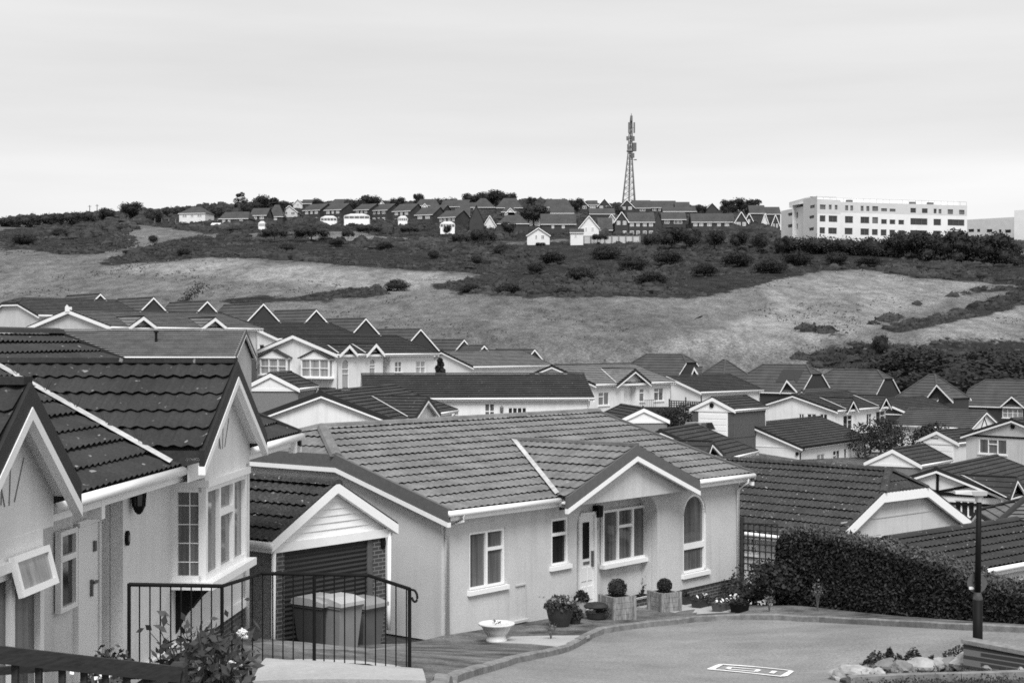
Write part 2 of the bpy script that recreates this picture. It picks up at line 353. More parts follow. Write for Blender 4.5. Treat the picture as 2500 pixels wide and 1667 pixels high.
def terrain_mat():
    m=bpy.data.materials.new('hill_grass'); m.use_nodes=True; t=m.node_tree; b=t.nodes['Principled BSDF']; b.inputs['Roughness'].default_value=1; b.inputs['Specular IOR Level'].default_value=.05
    at_=t.nodes.new('ShaderNodeAttribute'); at_.attribute_name='zone'; sp=t.nodes.new('ShaderNodeSeparateColor'); t.links.new(at_.outputs['Color'],sp.inputs[0])
    tc=t.nodes.new('ShaderNodeTexCoord')
    def nz(sc,lo,hi,det=6,st=(1,1,1)):
        mp=t.nodes.new('ShaderNodeMapping'); mp.inputs['Scale'].default_value=st; t.links.new(tc.outputs['Object'],mp.inputs[0])
        n=t.nodes.new('ShaderNodeTexNoise'); n.inputs['Scale'].default_value=sc; n.inputs['Detail'].default_value=det; n.inputs['Roughness'].default_value=.7; t.links.new(mp.outputs[0],n.inputs['Vector'])
        r=t.nodes.new('ShaderNodeMapRange'); r.inputs[1].default_value=.32; r.inputs[2].default_value=.68; r.inputs[3].default_value=lo; r.inputs[4].default_value=hi; t.links.new(n.outputs[0],r.inputs[0]); return r.outputs[0]
    def mul(a,c):
        q=t.nodes.new('ShaderNodeMath'); q.operation='MULTIPLY'
        for i,x in enumerate((a,c)):
            if isinstance(x,(int,float)): q.inputs[i].default_value=x
            else: t.links.new(x,q.inputs[i])
        return q.outputs[0]
    def mix(f,a,c):
        q=t.nodes.new('ShaderNodeMix'); q.data_type='FLOAT'
        for i,x in((0,f),(2,a),(3,c)):
            if isinstance(x,(int,float)): q.inputs[i].default_value=x
            else: t.links.new(x,q.inputs[i])
        return q.outputs[0]
    g=mix(sp.outputs[1],.175,.29)
    g=mul(mul(mul(g,nz(.04,.6,1.35,6,(1,.3,1))),nz(.45,.62,1.42,8,(1,.3,1))),nz(2.6,.45,1.55,4))
    s=mul(.040,nz(.25,.4,1.6))
    q_=t.nodes.new('ShaderNodeMath'); q_.operation='ADD'; t.links.new(sp.outputs[0],q_.inputs[0]); t.links.new(nz(.22,-.42,.42,8,(1,.6,1)),q_.inputs[1])
    w_=t.nodes.new('ShaderNodeMapRange'); w_.inputs[1].default_value=.38; w_.inputs[2].default_value=.62; t.links.new(q_.outputs[0],w_.inputs[0])
    c=mix(w_.outputs[0],g,s)
    cc=t.nodes.new('ShaderNodeCombineColor')
    for i in range(3): t.links.new(c,cc.inputs[i])
    t.links.new(cc.outputs[0],b.inputs['Base Color'])
    bp=t.nodes.new('ShaderNodeBump'); bp.inputs['Strength'].default_value=.9; bp.inputs['Distance'].default_value=.6; t.links.new(nz(.9,0,1,8,(1,.5,1)),bp.inputs['Height']); t.links.new(bp.outputs[0],b.inputs['Normal'])
    return m
hillm=terrain_mat()
def build_terrain():
    us=np.arange(-900,3420,10.); ds=[60.]
    while ds[-1]<1500: ds.append(ds[-1]*(1.0105 if 175<ds[-1]<800 else 1.03))
    ds=np.array(ds); U,D=np.meshgrid(us,ds); X=((U-CX)/F*D).ravel(); Y=D.ravel(); Z=gz(X,Y)
    bump=np.array([mnoise.noise(Vector((x*.03,y*.018,0)))*.9+mnoise.noise(Vector((x*.12,y*.08,3)))*.35 for x,y in zip(X,Y)])
    Z=Z+bump*sstep(200,260,Y)
    PX=CX+X/Y*F; PY=CY-Z/Y*F
    wob=np.array([mnoise.noise(Vector((x*.05,y*.05,7))) for x,y in zip(X,Y)])
    sc=np.zeros(len(X))
    for p in SCRUB: sc=np.maximum(sc,inside(PX+wob*10,PY+wob*3,p)&(Y>190))
    br=np.zeros(len(X))
    for p in BRIGHT: br=np.maximum(br,inside(PX+wob*16,PY+wob*6,p))
    nr,nc=U.shape
    def blur(a):
        a=a.reshape(nr,nc)
        for _ in range(3): a=(a+np.roll(a,1,0)+np.roll(a,-1,0)+np.roll(a,1,1)+np.roll(a,-1,1))/5
        return a.ravel()
    br=blur(br); scb=blur(sc)
    fs=[(r*nc+c,r*nc+c+1,(r+1)*nc+c+1,(r+1)*nc+c) for r in range(nr-1) for c in range(nc-1)]
    b=MB(); b.v=np.stack([X,Y,Z],1).tolist(); b.f=fs
    o=b.obj('hillside',hillm,smooth=True); tag(o,kind='structure')
    ca=o.data.color_attributes.new('zone','FLOAT_COLOR','POINT'); dat=np.ones((len(X),4),np.float32); dat[:,0]=scb; dat[:,1]=br; dat[:,2]=0
    ca.data.foreach_set('color',dat.ravel())
    return X,Y,Z,sc,U.shape
TX,TY,TZ,TSC,TSH=build_terrain()
b=MB(); xs=np.arange(-32,32.01,.5); ys=np.arange(0,60.01,.5); X,Y=np.meshgrid(xs,ys); Z=gz(X.ravel(),Y.ravel())
b.v=np.stack([X.ravel(),Y.ravel(),Z-.10],1).tolist(); nc=len(xs); b.f=[(r*nc+c,r*nc+c+1,(r+1)*nc+c+1,(r+1)*nc+c) for r in range(len(ys)-1) for c in range(nc-1)]
tag(b.obj('ground',soil,smooth=True),kind='structure')
def sheet(name,pts,dz,m,skirt=0,cuts=3,kind='structure'):
    """a sheet of paving or turf laid on the ground inside an outline of ground points"""
    bm=bmesh.new(); vs=[bm.verts.new((p[0],p[1],0)) for p in pts]
    es=[bm.edges.new((vs[i],vs[(i+1)%len(vs)])) for i in range(len(vs))]
    bmesh.ops.triangle_fill(bm,edges=es,use_beauty=True)
    bmesh.ops.subdivide_edges(bm,edges=bm.edges[:],cuts=cuts,use_grid_fill=True)
    bmesh.ops.recalc_face_normals(bm,faces=bm.faces[:])
    if skirt:
        be=[e for e in bm.edges if e.is_boundary]; r=bmesh.ops.extrude_edge_only(bm,edges=be); low={v for v in r['geom'] if isinstance(v,bmesh.types.BMVert)}
    else: low=set()
    vv=bm.verts[:]; zz=gz([v.co.x for v in vv],[v.co.y for v in vv])
    for v,z in zip(vv,zz): v.co.z=z+(dz-skirt if v in low else dz)
    bmesh.ops.recalc_face_normals(bm,faces=bm.faces[:])
    up=[f for f in bm.faces if abs(f.normal.z)>.5]
    if up and sum(f.normal.z for f in up)<0: bmesh.ops.reverse_faces(bm,faces=bm.faces[:])
    me=bpy.data.meshes.new(name); bm.to_mesh(me); bm.free(); me.materials.append(m)
    o=bpy.data.objects.new(name,me); COL.objects.link(o); return tag(o,kind=kind) if kind else o
# ---------------------------------------------------------------- houses
def tiles(b,O,s,r,poly,course=.36,gap=.045,amp=.018,lam=.19,ds=None,lap=.07):
    """courses of interlocking tiles over a convex outline poly [(along eave, up slope)] on the plane O + s*a + r*c; every course sails over the one below"""
    O=Vector(O);s=Vector(s).normalized();r=Vector(r).normalized();n=s.cross(r).normalized()
    if n.z<0: n=-n
    c0=min(p[1] for p in poly);c1=max(p[1] for p in poly)
    def span(c):
        xs=[]
        for i in range(len(poly)):
            (a0,q0),(a1,q1)=poly[i],poly[(i+1)%len(poly)]
            if abs(q1-q0)<1e-9:
                if abs(q0-c)<1e-6: xs+=[a0,a1]
            elif min(q0,q1)-1e-9<=c<=max(q0,q1)+1e-9: xs.append(a0+(a1-a0)*(c-q0)/(q1-q0))
        return (min(xs),max(xs)) if xs else None
    k=max(1,round((c1-c0)/course)); h=(c1-c0)/k
    for i in range(k):
        lo=c0+i*h; hi=min(lo+h+lap,c1); A=span(lo);B=span(hi)
        if A is None or B is None: continue
        a0=min(A[0],B[0]);a1=max(A[1],B[1])
        st=ds if ds else max(a1-a0,.01); m=max(1,int(math.ceil((a1-a0)/st))); i0=len(b.v)
        for j in range(m+1):
            g=a0+(a1-a0)*j/m
            wv=amp*math.sin(2*PI*g/lam) if ds else 0
            al=min(max(g,A[0]),A[1]); bh=min(max(g,B[0]),B[1])
            jit=.006*math.sin(g*1.7+i*2.1) if ds else 0
            P=O+s*al+r*(lo-.02)+n*(gap+wv+jit); Q=O+s*bh+r*hi+n*(wv*.9-.004*(i%2))
            b.v.append(tuple(P)); b.v.append(tuple(Q)); 
        for j in range(m): q=i0+2*j; b.f.append((q,q+2,q+3,q+1))
    # plain sheet under the tiles, added to block light leaks
    b.poly([O+s*p[0]+r*p[1]-n*.03 for p in poly])
class House:
    """one house: a box of walls under a two-slope roof. Local x runs along the ridge, y away from the camera, z up from the floor."""
    def __init__(s,name,label,cat,key,h=2.35,plinth=.45,oe=.28,ov=.2,wall=stucco_w,roof=tile_d,verge=verge_d,course=.36,detail=0,hip=None,
                 board='thin',gutter=True,group=None,dims=None,plinthm=brick_d,drop=1.0,pipes=(1,),cut=0,gap=None,wave=.018):
        s.cut=cut; s.gap=gap; s.wave=wave
        x,y,t,l,wd,ze,rise=dims or H[key]
        s.L,s.W,s.rise,s.h=l,wd,rise,h+plinth; s.zb=ze-s.h; s.t=t; s.oe,s.ov=oe,ov
        s.root=thing(name,label,cat,(x,y,s.zb),t,group); s.M=Matrix.Translation((x,y,s.zb))@Matrix.Rotation(t,4,'Z'); s.Mi=s.M.inverted()
        s.pl=plinth; s.wallm=wall; s.roofm=roof; s.vm=verge; s.course=course; s.detail=detail; s.hip=hip or {}; s.board=board; s.gut=gutter; s.plm=plinthm; s.drop=drop
        s.p=rise/(wd/2); s.op={'front':[],'west':[],'east':[],'back':[]}; s.wins=[]; s.dorm=[]; s.pipes=pipes
        s.wx=l/2-ov; s.wy=wd/2-oe
    def face(s,f,out=0):
        X,Y=s.wx+out,s.wy+out
        if f=='east': X-=s.cut
        return {'front':(Vector((0,-Y,0)),Vector((1,0,0)),Vector((0,-1,0)),s.wx),'west':(Vector((-X,0,0)),Vector((0,-1,0)),Vector((-1,0,0)),s.wy),
                'east':(Vector((X,0,0)),Vector((0,1,0)),Vector((1,0,0)),s.wy),'back':(Vector((0,Y,0)),Vector((-1,0,0)),Vector((0,1,0)),s.wx)}[f]
    def px(s,f,px,py,out=0):
        """where the sight line through a pixel of the photograph meets a wall: (along the wall, height)"""
        o,a,n,_=s.face(f,out); A=s.Mi@Vector((0,0,0)); d=(s.Mi.to_3x3()@Vector(((px-CX)/F,1,(CY-py)/F)))
        k=(o-A).dot(n)/d.dot(n); P=A+d*k-o; return P.dot(a),P.z
    def rect(s,f,x0,y0,x1,y1,out=0):
        a,z1=s.px(f,x0,y0,out); c,z1b=s.px(f,x1,y0,out); _,z0=s.px(f,x0,y1,out); _,z0b=s.px(f,x1,y1,out)
        return a,c,min((z0+z0b)/2,(z1+z1b)/2-.05),(z1+z1b)/2
    def win(s,f,rect,kind='2',glass=None,frame=None,sill=True,depth=.07,name='window',fw=.055,hole=True):
        o,a,n,half=s.face(f); a0,a1,z0,z1=rect; a0=max(a0,-half+.06);a1=min(a1,half-.06); z1=min(z1,s.h-.04); z0=max(z0,s.pl*.4)
        if a1-a0<.15 or z1-z0<.15: return
        if hole: s.op[f].append((a0,a1,z0,z1))
        s.wins.append((f,(a0,a1,z0,z1),kind,glass or glass_n,frame or upvc,sill,depth,name,fw))
    def winpx(s,f,x0,y0,x1,y1,**k): s.win(f,s.rect(f,x0,y0,x1,y1),**k)
    def dormer(s,apx,fl,fr,board='white',proj=.12,wallm=None,valley=True,xs=None,ze=None,flare=0,rise=None):
        """a gable standing on the near eave, its apex and feet given by their pixels or, with xs, in metres"""
        if xs is None:
            o,a,n,_=s.face('front',s.oe+proj); x0,_=s.px('front',*fl,out=s.oe+proj); x1,_=s.px('front',*fr,out=s.oe+proj); xm,za=s.px('front',*apx,out=s.oe+proj)
        else: x0,xm,x1,za=xs
        s.dorm.append((x0,xm,x1,za,board,proj,wallm or s.wallm,valley))
    def build(s):
        hx,hy=s.L/2,s.W/2; zt=s.h; rt=s.h+s.rise
        zedge=s.h+s.p*s.oe-.06       # wall head under the slope
        # walls, one mesh, with the openings left out
        b=MB(); lo=-s.drop
        def wallgrid(f,top):
            o,a,n,half=s.face(f); ops=s.op[f]
            A=sorted({-half+(s.cut if f=='back' else 0),half-(s.cut if f=='front' else 0)}|{v for q in ops for v in q[:2]}); Z=sorted({s.pl,top}|{v for q in ops for v in q[2:4]})
            for i in range(len(A)-1):
                for j in range(len(Z)-1):
                    ca,cz=(A[i]+A[i+1])/2,(Z[j]+Z[j+1])/2
                    if any(q[0]<ca<q[1] and q[2]<cz<q[3] for q in ops): continue
                    b.poly([o+a*A[i]+Vector((0,0,Z[j])),o+a*A[i+1]+Vector((0,0,Z[j])),o+a*A[i+1]+Vector((0,0,Z[j+1])),o+a*A[i]+Vector((0,0,Z[j+1]))])
            for q in ops:
                for (u0,z0),(u1,z1) in (((q[0],q[2]),(q[1],q[2])),((q[1],q[2]),(q[1],q[3])),((q[1],q[3]),(q[0],q[3])),((q[0],q[3]),(q[0],q[2]))):
                    P=[o+a*u0+Vector((0,0,z0)),o+a*u1+Vector((0,0,z1))]
                    b.poly([P[0],P[1],P[1]-n*.16,P[0]-n*.16])
        for f in s.op: wallgrid(f,zedge)
        for sg,f in((-1,'west'),(1,'east')):
            x=sg*s.wx-(s.cut if sg>0 else 0); hp=s.hip.get(f)
            def zr(y): return s.h+s.rise*(1-abs(y)/hy)-.06
            if hp:
                yh=hy*(1-hp[0]); zc=zr(yh); pts=[(x,-s.wy,zedge),(x,s.wy,zedge),(x,min(yh,s.wy),min(zc,9e9)),(x,-min(yh,s.wy),zc)]
            else: pts=[(x,-s.wy,zedge),(x,s.wy,zedge),(x,0,rt-.06)]
            b.poly(pts if sg>0 else pts[::-1])
        s.wallo=b.obj('wall',s.wallm,s.root)
        pb=MB()
        for f in s.op:
            o,a,n,half=s.face(f,-.03); h0=half-(s.cut if f=='back' else 0); h1=half-(s.cut if f=='front' else 0)
            pb.poly([o-a*(h0-.03)+Vector((0,0,lo)),o+a*(h1-.03)+Vector((0,0,lo)),o+a*(h1-.03)+Vector((0,0,s.pl)),o-a*(h0-.03)+Vector((0,0,s.pl))])
        pb.obj('plinth',s.plm,s.root)
        # roof
        rb=MB(); cosp=1/math.hypot(1,s.p); R1=math.hypot(hy,s.rise); ds=.045 if s.detail==2 else None
        gp=s.gap or (.05 if s.detail else .055)
        hw=s.hip.get('west');he=s.hip.get('east')
        for sg in(-1,1):
            sv=Vector((1,0,0)) if sg<0 else Vector((-1,0,0)); O=Vector((-hx,-hy,zt)) if sg<0 else Vector((hx,hy,zt)); rv=Vector((0,-sg*hy,s.rise)).normalized()
            l,r_=(hw,he) if sg<0 else (he,hw)
            poly=[(0,0),(s.L,0)]
            poly+= [(s.L,R1*r_[0]),(s.L-r_[1],R1)] if r_ else [(s.L,R1)]
            poly+= [(l[1],R1),(0,R1*l[0])] if l else [(0,R1)]
            tiles(rb,O,sv,rv,poly,s.course,gp,amp=s.wave,ds=ds if sg<0 else None)
        for f,hp,sg in(('west',hw,-1),('east',he,1)):
            if not hp: continue
            yh=hy*(1-hp[0]); zh=zt+s.rise*hp[0]; O=Vector((sg*hx,-sg*yh*-1 if sg<0 else -yh,zh))
            O=Vector((-hx,yh,zh)) if sg<0 else Vector((hx,-yh,zh)); sv=Vector((0,-1,0)) if sg<0 else Vector((0,1,0))
            rv=Vector((-sg*hp[1],0,rt-zh)); rl=rv.length
            tiles(rb,O,sv,rv,[(0,0),(2*yh,0),(yh,rl)],s.course,gp,amp=s.wave,ds=ds)
        s.roofo=rb.obj('roof',s.roofm,s.root)
        # soffit and fascia under the near and far eaves, ridge and hip caps, verge boards
        c=MB(); x0=-hx+(hw[1] if hw else 0); x1=hx-(he[1] if he else 0); cw=.13
        def cap(P,Q):
            P=Vector(P);Q=Vector(Q);d=(Q-P).normalized();sd=d.cross(Vector((0,0,1))).normalized();u=sd.cross(d)
            i=len(c.v)
            for K in(P,Q):
                for k in range(5):
                    t=PI*k/4; c.v.append(tuple(K+sd*math.cos(t)*cw+u*(math.sin(t)*.09+.0)))
            for k in range(4): c.f.append((i+k,i+k+1,i+5+k+1,i+5+k))
            c.f.append((i,i+1,i+2,i+3,i+4)); c.f.append((i+9,i+8,i+7,i+6,i+5))
        cap((min(x0,x1)-.05,0,rt+.02),(max(x0,x1)+.05,0,rt+.02))
        for hp,sg in((hw,-1),(he,1)):
            if hp:
                for q in(-1,1): cap((sg*hx,q*hy*(1-hp[0]),zt+s.rise*hp[0]+.03),(sg*(hx-hp[1]),0,rt+.03))
        c.obj('ridge_cap',s.vm if s.detail==0 else s.roofm,s.roofo)
        kk=math.hypot(1,s.p)
        for sg,hp in((-1,hw),(1,he)):
            X=sg*hx; f0=hp[0] if hp else 1; zz=zt+.01
            run=[(X,-hy-.05,zz-.05*s.p)]+([(X,-hy*(1-f0),zz+s.rise*f0),(X,hy*(1-f0),zz+s.rise*f0)] if hp else [(X,0,zz+s.rise)])+[(X,hy+.05,zz-.05*s.p)]
            v0,v1,w0,w1={'garage':(.06,.03,.03,-.13),'thin':(.05,-.13,-.13,-.24),'dark':(.06,-.20,-.20,-.29),'white':(.07,.0,.0,-.22),'wide':(.07,.02,.02,-.24),'slim':(.06,.0,.0,-.13)}[s.board]
            MB().vboard(run,(sg,0,0),v0*kk,v1*kk,.08).obj('verge_trim',s.vm,s.roofo); 
            for rn in ((run[:2],run[2:]) if s.board=='slim' and hp else (run,)): MB().vboard(rn,(sg,0,0),w0*kk-.002,w1*kk,.10).obj('bargeboard',upvc,s.root)
        for sg in(-1,1):
            fb=MB(); fb.box(-hx+.04,hx-.04,sg*(hy-.02)-.012,sg*(hy-.02)+.012,zt-.2,zt-.03)
            fb.poly([(-hx+.04,sg*(hy-.02),zt-.19),(hx-.04,sg*(hy-.02),zt-.19),(hx-.04,sg*s.wy,zt-.19),(-hx+.04,sg*s.wy,zt-.19)])
            fb.obj('fascia',upvc,s.root)
        segs=[(-hx-.03,hx+.05)]
        for d in sorted(s.dorm):
            nseg=[]
            for a,q in segs:
                if d[2]<a or d[0]>q: nseg.append((a,q))
                else:
                    if d[0]-.02>a: nseg.append((a,d[0]-.02))
                    if d[2]+.02<q: nseg.append((d[2]+.02,q))
            segs=nseg
        if s.gut:
            for a,q in segs:
                if q-a>.15: MB().tube([(a,-hy-.05,zt-.05),(q,-hy-.05,zt-.06)],.062,8).obj('gutter',upvc if s.gut is True else s.gut,s.root,smooth=True)
            for sg in s.pipes:
                d=MB(); X=sg*(s.wx-.12)-(s.cut if sg>0 else 0); d.tube([(X,-hy-.05,zt-.1),(X,-hy-.05,zt-.2),(X,-s.wy-.05,zt-.42),(X,-s.wy-.05,.0-s.drop*.3)],.04,8)
                d.obj('downpipe',upvc if s.gut is True else s.gut,s.root,smooth=True)
        for q in s.wins: s.window(*q)
        for d in s.dorm: s.mk_dormer(*d)
        return s
    def P(s,f,a,z,out=0):
        o,av,n,_=s.face(f); return o+av*a+n*out+Vector((0,0,z))
    def bar(s,b,f,a0,a1,z0,z1,o0,o1):
        q=[s.P(f,a,z,o) for o in(o0,o1) for z in(z0,z1) for a in(a0,a1)]; i=len(b.v); b.v+=[tuple(v) for v in q]
        b.f+=[(i+2,i+3,i+1,i),(i+4,i+5,i+7,i+6),(i,i+1,i+5,i+4),(i+6,i+7,i+3,i+2),(i,i+4,i+6,i+2),(i+1,i+3,i+7,i+5)]
    def window(s,f,r,kind,glass,frame,sill,depth,name,fw):
        a0,a1,z0,z1=r; b=MB(); W_=a1-a0;Hh=z1-z0; o0,o1=-depth-.02,-depth+.045; g=[]
        def ring(x0,x1,y0,y1,w=fw,out=0):
            for q in((x0,x0+w,y0,y1),(x1-w,x1,y0,y1),(x0+w,x1-w,y0,y0+w),(x0+w,x1-w,y1-w,y1)): s.bar(b,f,*q,o0,o1+out)
        if name=='door': ring(a0,a1,z0,z1)
        else: ring(a0,a1,z0,z1)
        n=max(1,int(kind[0])) if kind[0].isdigit() else 1
        for k in range(1,n):
            x=a0+W_*k/n; s.bar(b,f,x-fw*.6,x+fw*.6,z0+fw,z1-fw,o0,o1+.002)
        if 't' in kind:      # top lights
            col=[c for c in kind[kind.index('t')+1:] if c.isdigit()]; col=[int(c) for c in col] or range(n)
            for k in col:
                zt=z1-Hh*.34; s.bar(b,f,a0+W_*k/n+fw*.5,a0+W_*(k+1)/n-fw*.5,zt-fw*.6,zt+fw*.6,o0,o1+.004)
        if 'c' in kind:      # cross bar through the middle
            zt=z0+Hh*.5; s.bar(b,f,a0+fw*.5,a1-fw*.5,zt-fw*.5,zt+fw*.5,o0,o1+.004)
        if kind=='door':
            s.bar(b,f,a0+fw,a1-fw,z0+fw,z0+Hh*.5,o0,o1-.01)
        wo=b.obj(name,frame,s.root)
        gb=MB(); gb.poly([s.P(f,a0+fw*.5,z0+fw*.5,-depth),s.P(f,a1-fw*.5,z0+fw*.5,-depth),s.P(f,a1-fw*.5,z1-fw*.5,-depth),s.P(f,a0+fw*.5,z1-fw*.5,-depth)]); gb.obj('pane',glass,wo)
        if sill:
            sb=MB(); s.bar(sb,f,a0-.07,a1+.07,z0-.09,z0,-depth,max(.07,.0) if depth<.15 else -depth+.14); sb.obj('sill',upvc,wo)
        return wo
    def mk_dormer(s,x0,xm,x1,za,board,proj,wallm,valley):
        hy=s.W/2; zt=s.h; ra=za-zt; yb=-hy+ra/s.p; yf=-hy-proj; e=.035
        lift=.20 if board=='steep' else 0; y_=-hy+lift/s.p; zf=zt+lift; ra-=lift
        rb=MB(); apex=Vector((xm,yf,za+e)); back=Vector((xm,min(yb,0),za+e)); ds=.045 if s.detail==2 else None
        for sx,foot in((-1,x0),(1,x1)):
            hw=abs(xm-foot); sl=math.hypot(hw,ra); rv=Vector((-sx*hw,0,ra))
            O=Vector((foot,0,zf+e)); sv=Vector((0,1,0)); poly=[(yf,0),(y_,0),(min(yb,0),sl),(yf,sl)]
            if lift: rb.poly([(foot,yf,zf),(foot,y_,zf),(foot,-hy,zt-.02),(foot,yf,zt+.06)])
            tiles(rb,O,sv,rv,poly,s.course,s.gap or .045,amp=s.wave,ds=ds)
        g=rb.obj('gable_roof',s.roofm,s.root)
        c=MB(); c.beam(apex+Vector((0,0,.02)),back+Vector((0,0,.02)),(0,0,1),.2,.07); c.obj('ridge_cap',s.roofm if s.detail else s.vm,g)
        if valley:
            v=MB()
            for foot in((x0,) if valley==1 else (x0,x1)):
                sgn=-1 if foot<xm else 1; B0=Vector((foot,y_,zf)); A=B0+(B0-back)*((zf-zt)/max(za-zf,.1))+Vector((0,0,e+.03))
                wv=.11 if s.detail else .09
                v.poly([A+Vector((sgn*wv,0,.02)),A+Vector((-sgn*wv*.3,0,.05)),back+Vector((-sgn*wv*.2,0,.05)),back+Vector((sgn*wv,0,.02))])
            v.obj('valley_flashing',flash,g)
        # gable wall and its boards
        b=MB(); y=-s.wy-.004 if wallm is s.wallm else -s.wy-.03; k=.96
        y=-hy-.09 if proj>.25 else y
        b.poly([(x0+.04,y,zt-.21),(x1-.04,y,zt-.21),(x1-.04,y,zf-.05),(xm,y,za-.06),(x0+.04,y,zf-.05)])
        b.poly([(x0+.04,y,zt-.21),(x1-.04,y,zt-.21),(x1-.04,-s.wy+.02,zt-.21),(x0+.04,-s.wy+.02,zt-.21)])
        b.obj('gable_wall',wallm,s.root)
        if proj>.25:
            ym=(yf-hy-.09)/2; MB().vboard([(x0,ym,zf),(xm,ym,za),(x1,ym,zf)],(0,1,0),-.10,-.13,abs(yf+hy+.09)+.02).obj('soffit',upvc,s.root)
        kk=math.hypot(1,ra/max(abs(xm-x0),.1)); run=[(x0-.05,yf,zf-.05*ra/max(xm-x0,.1)),(xm,yf,za),(x1+.05,yf,zf-.05*ra/max(x1-xm,.1))]
        v0,v1,w0,w1={'dark':(.05,-.19,-.19,-.29),'thin':(.05,-.12,-.12,-.20),'white':(.08,.03,.03,-.17),'slim':(.06,.02,.02,-.12),'steep':(.03,-.14,-.14,-.23)}[board]
        MB().vboard(run,(0,-1,0),v0*kk,v1*kk,.07).obj('verge_trim',s.vm,g); MB().vboard(run,(0,-1,0),w0*kk-.002,w1*kk,.09).obj('bargeboard',upvc,s.root)

    def recess(s,f,a0,a1,z0,z1,dep,rad,wallm=None,left=True,right=True):
        """a porch let into a wall, its upper corners rounded off"""
        s.op[f].append((a0,a1,z0,z1)); b=MB(); up=lambda a,z,o: s.P(f,a,z,o)
        b.poly([up(a0,z0,-dep),up(a1,z0,-dep),up(a1,z1,-dep),up(a0,z1,-dep)])
        for(p,q) in (((a0,z0),(a0,z1)),((a1,z1),(a1,z0)),((a0,z1),(a1,z1))): b.poly([up(*p,-.15),up(*q,-.15),up(*q,-dep),up(*p,-dep)])
        for a,sg,on in((a0,1,left),(a1,-1,right)):
            if not on: continue
            c=(a+sg*rad,z1-rad); arc=[(c[0]-sg*rad*math.cos(t),c[1]+rad*math.sin(t)) for t in [PI/2*k/10 for k in range(11)]]
            for k in range(10):
                b.poly([up(a,z1,0),up(*arc[k],0),up(*arc[k+1],0)]); b.poly([up(*arc[k],0),up(*arc[k+1],0),up(*arc[k+1],-dep),up(*arc[k],-dep)])
        return b.obj('porch_recess',wallm or s.wallm,s.root)
    def archtop(s,f,r,wallm=None,frame=None):
        """round head for a window: wall spandrels over the square opening and a curved frame"""
        a0,a1,z0,z1=r; rad=(a1-a0)/2; cx=(a0+a1)/2; b=MB(); fr=MB(); zc=z1-rad; n=16
        pt=lambda k,q: (cx-q*math.cos(PI*k/n),zc+q*math.sin(PI*k/n))
        for k in range(n):
            A,B=pt(k,rad),pt(k+1,rad); cr=(a0,z1) if k<n/2 else (a1,z1)
            b.poly([s.P(f,*cr,0),s.P(f,*A,0),s.P(f,*B,0)]); b.poly([s.P(f,*A,0),s.P(f,*B,0),s.P(f,*B,-.13),s.P(f,*A,-.13)])
            C,D=pt(k,rad-.06),pt(k+1,rad-.06)
            fr.poly([s.P(f,*A,-.02),s.P(f,*B,-.02),s.P(f,*D,-.02),s.P(f,*C,-.02)]); fr.poly([s.P(f,*C,-.02),s.P(f,*D,-.02),s.P(f,*D,-.09),s.P(f,*C,-.09)])
        b.obj('arch_surround',wallm or s.wallm,s.root); fr.obj('arch_frame',frame or upvc,s.root)
    def bay(s,f,a0,a1,z0,z1,out,kind,glass,top=None,lattice=False,pediment=0,body=None,side=True,fw=.07):
        """a box of glass hung on a wall; returns its frame"""
        b=MB(); g=MB(); t=top or z1+.12
        for a in(a0,a1-fw*1.4): s.bar(b,f,a,a+fw*1.4,z0,z1,out-fw*1.4,out)
        s.bar(b,f,a0-.1,a1+.1,z0-.1,z0+.002,-.02,out+.12)
        s.bar(b,f,a0-.04,a1+.04,z1,z1+.09,-.02,out+.05)
        n=int(kind[0])
        for k in range(1,n): x=a0+(a1-a0)*k/n; s.bar(b,f,x-fw*.55,x+fw*.55,z0,z1,out-.07,out-.004)
        s.bar(b,f,a0+fw,a1-fw,z0+.002,z0+.075,out-.075,out-.006); s.bar(b,f,a0+fw,a1-fw,z1-.075,z1-.002,out-.075,out-.006)
        if 't' in kind:
            for c in kind[kind.index('t')+1:]:
                k=int(c); zt=z1-(z1-z0)*.34; s.bar(b,f,a0+(a1-a0)*k/n+.03,a0+(a1-a0)*(k+1)/n-.03,zt-.045,zt+.045,out-.07,out-.002)
        if 'c' in kind: zt=(z0+z1)/2; s.bar(b,f,a0+.03,a1-.03,zt-.03,zt+.03,out-.07,out-.002)
        g.poly([s.P(f,a0+.03,z0,out-.06),s.P(f,a1-.03,z0,out-.06),s.P(f,a1-.03,z1,out-.06),s.P(f,a0+.03,z1,out-.06)])
        for a,q in((a0,.05),(a1,-.05)):
            g.poly([s.P(f,a+q,z0,.0),s.P(f,a+q,z0,out-.03),s.P(f,a+q,z1,out-.03),s.P(f,a+q,z1,.0)])
            s.bar(b,f,min(a,a+q*1.6),max(a,a+q*1.6),z0,z1,-.01,.07)
            for zz in((z0,z0+.07),(z1-.07,z1)): s.bar(b,f,min(a,a+q*1.5),max(a,a+q*1.5),*zz,.07,out-.06)
        if lattice:
            for k in(1,2,3,4):
                zz=z0+(z1-z0)*k/5; s.bar(b,f,a0+.035,a0+.05,zz-.006,zz+.006,.06,out-.06)
            s.bar(b,f,a0+.035,a0+.05,z0,z1,out*.5-.006,out*.5+.006)
        o=b.obj('bay_window',upvc,s.root); g.obj('pane',glass,o)
        if body:
            q=MB(); s.bar(q,f,a0,a1,z1+.09,t,-.03,out-.01); q.obj('bay_frieze',body,s.root)
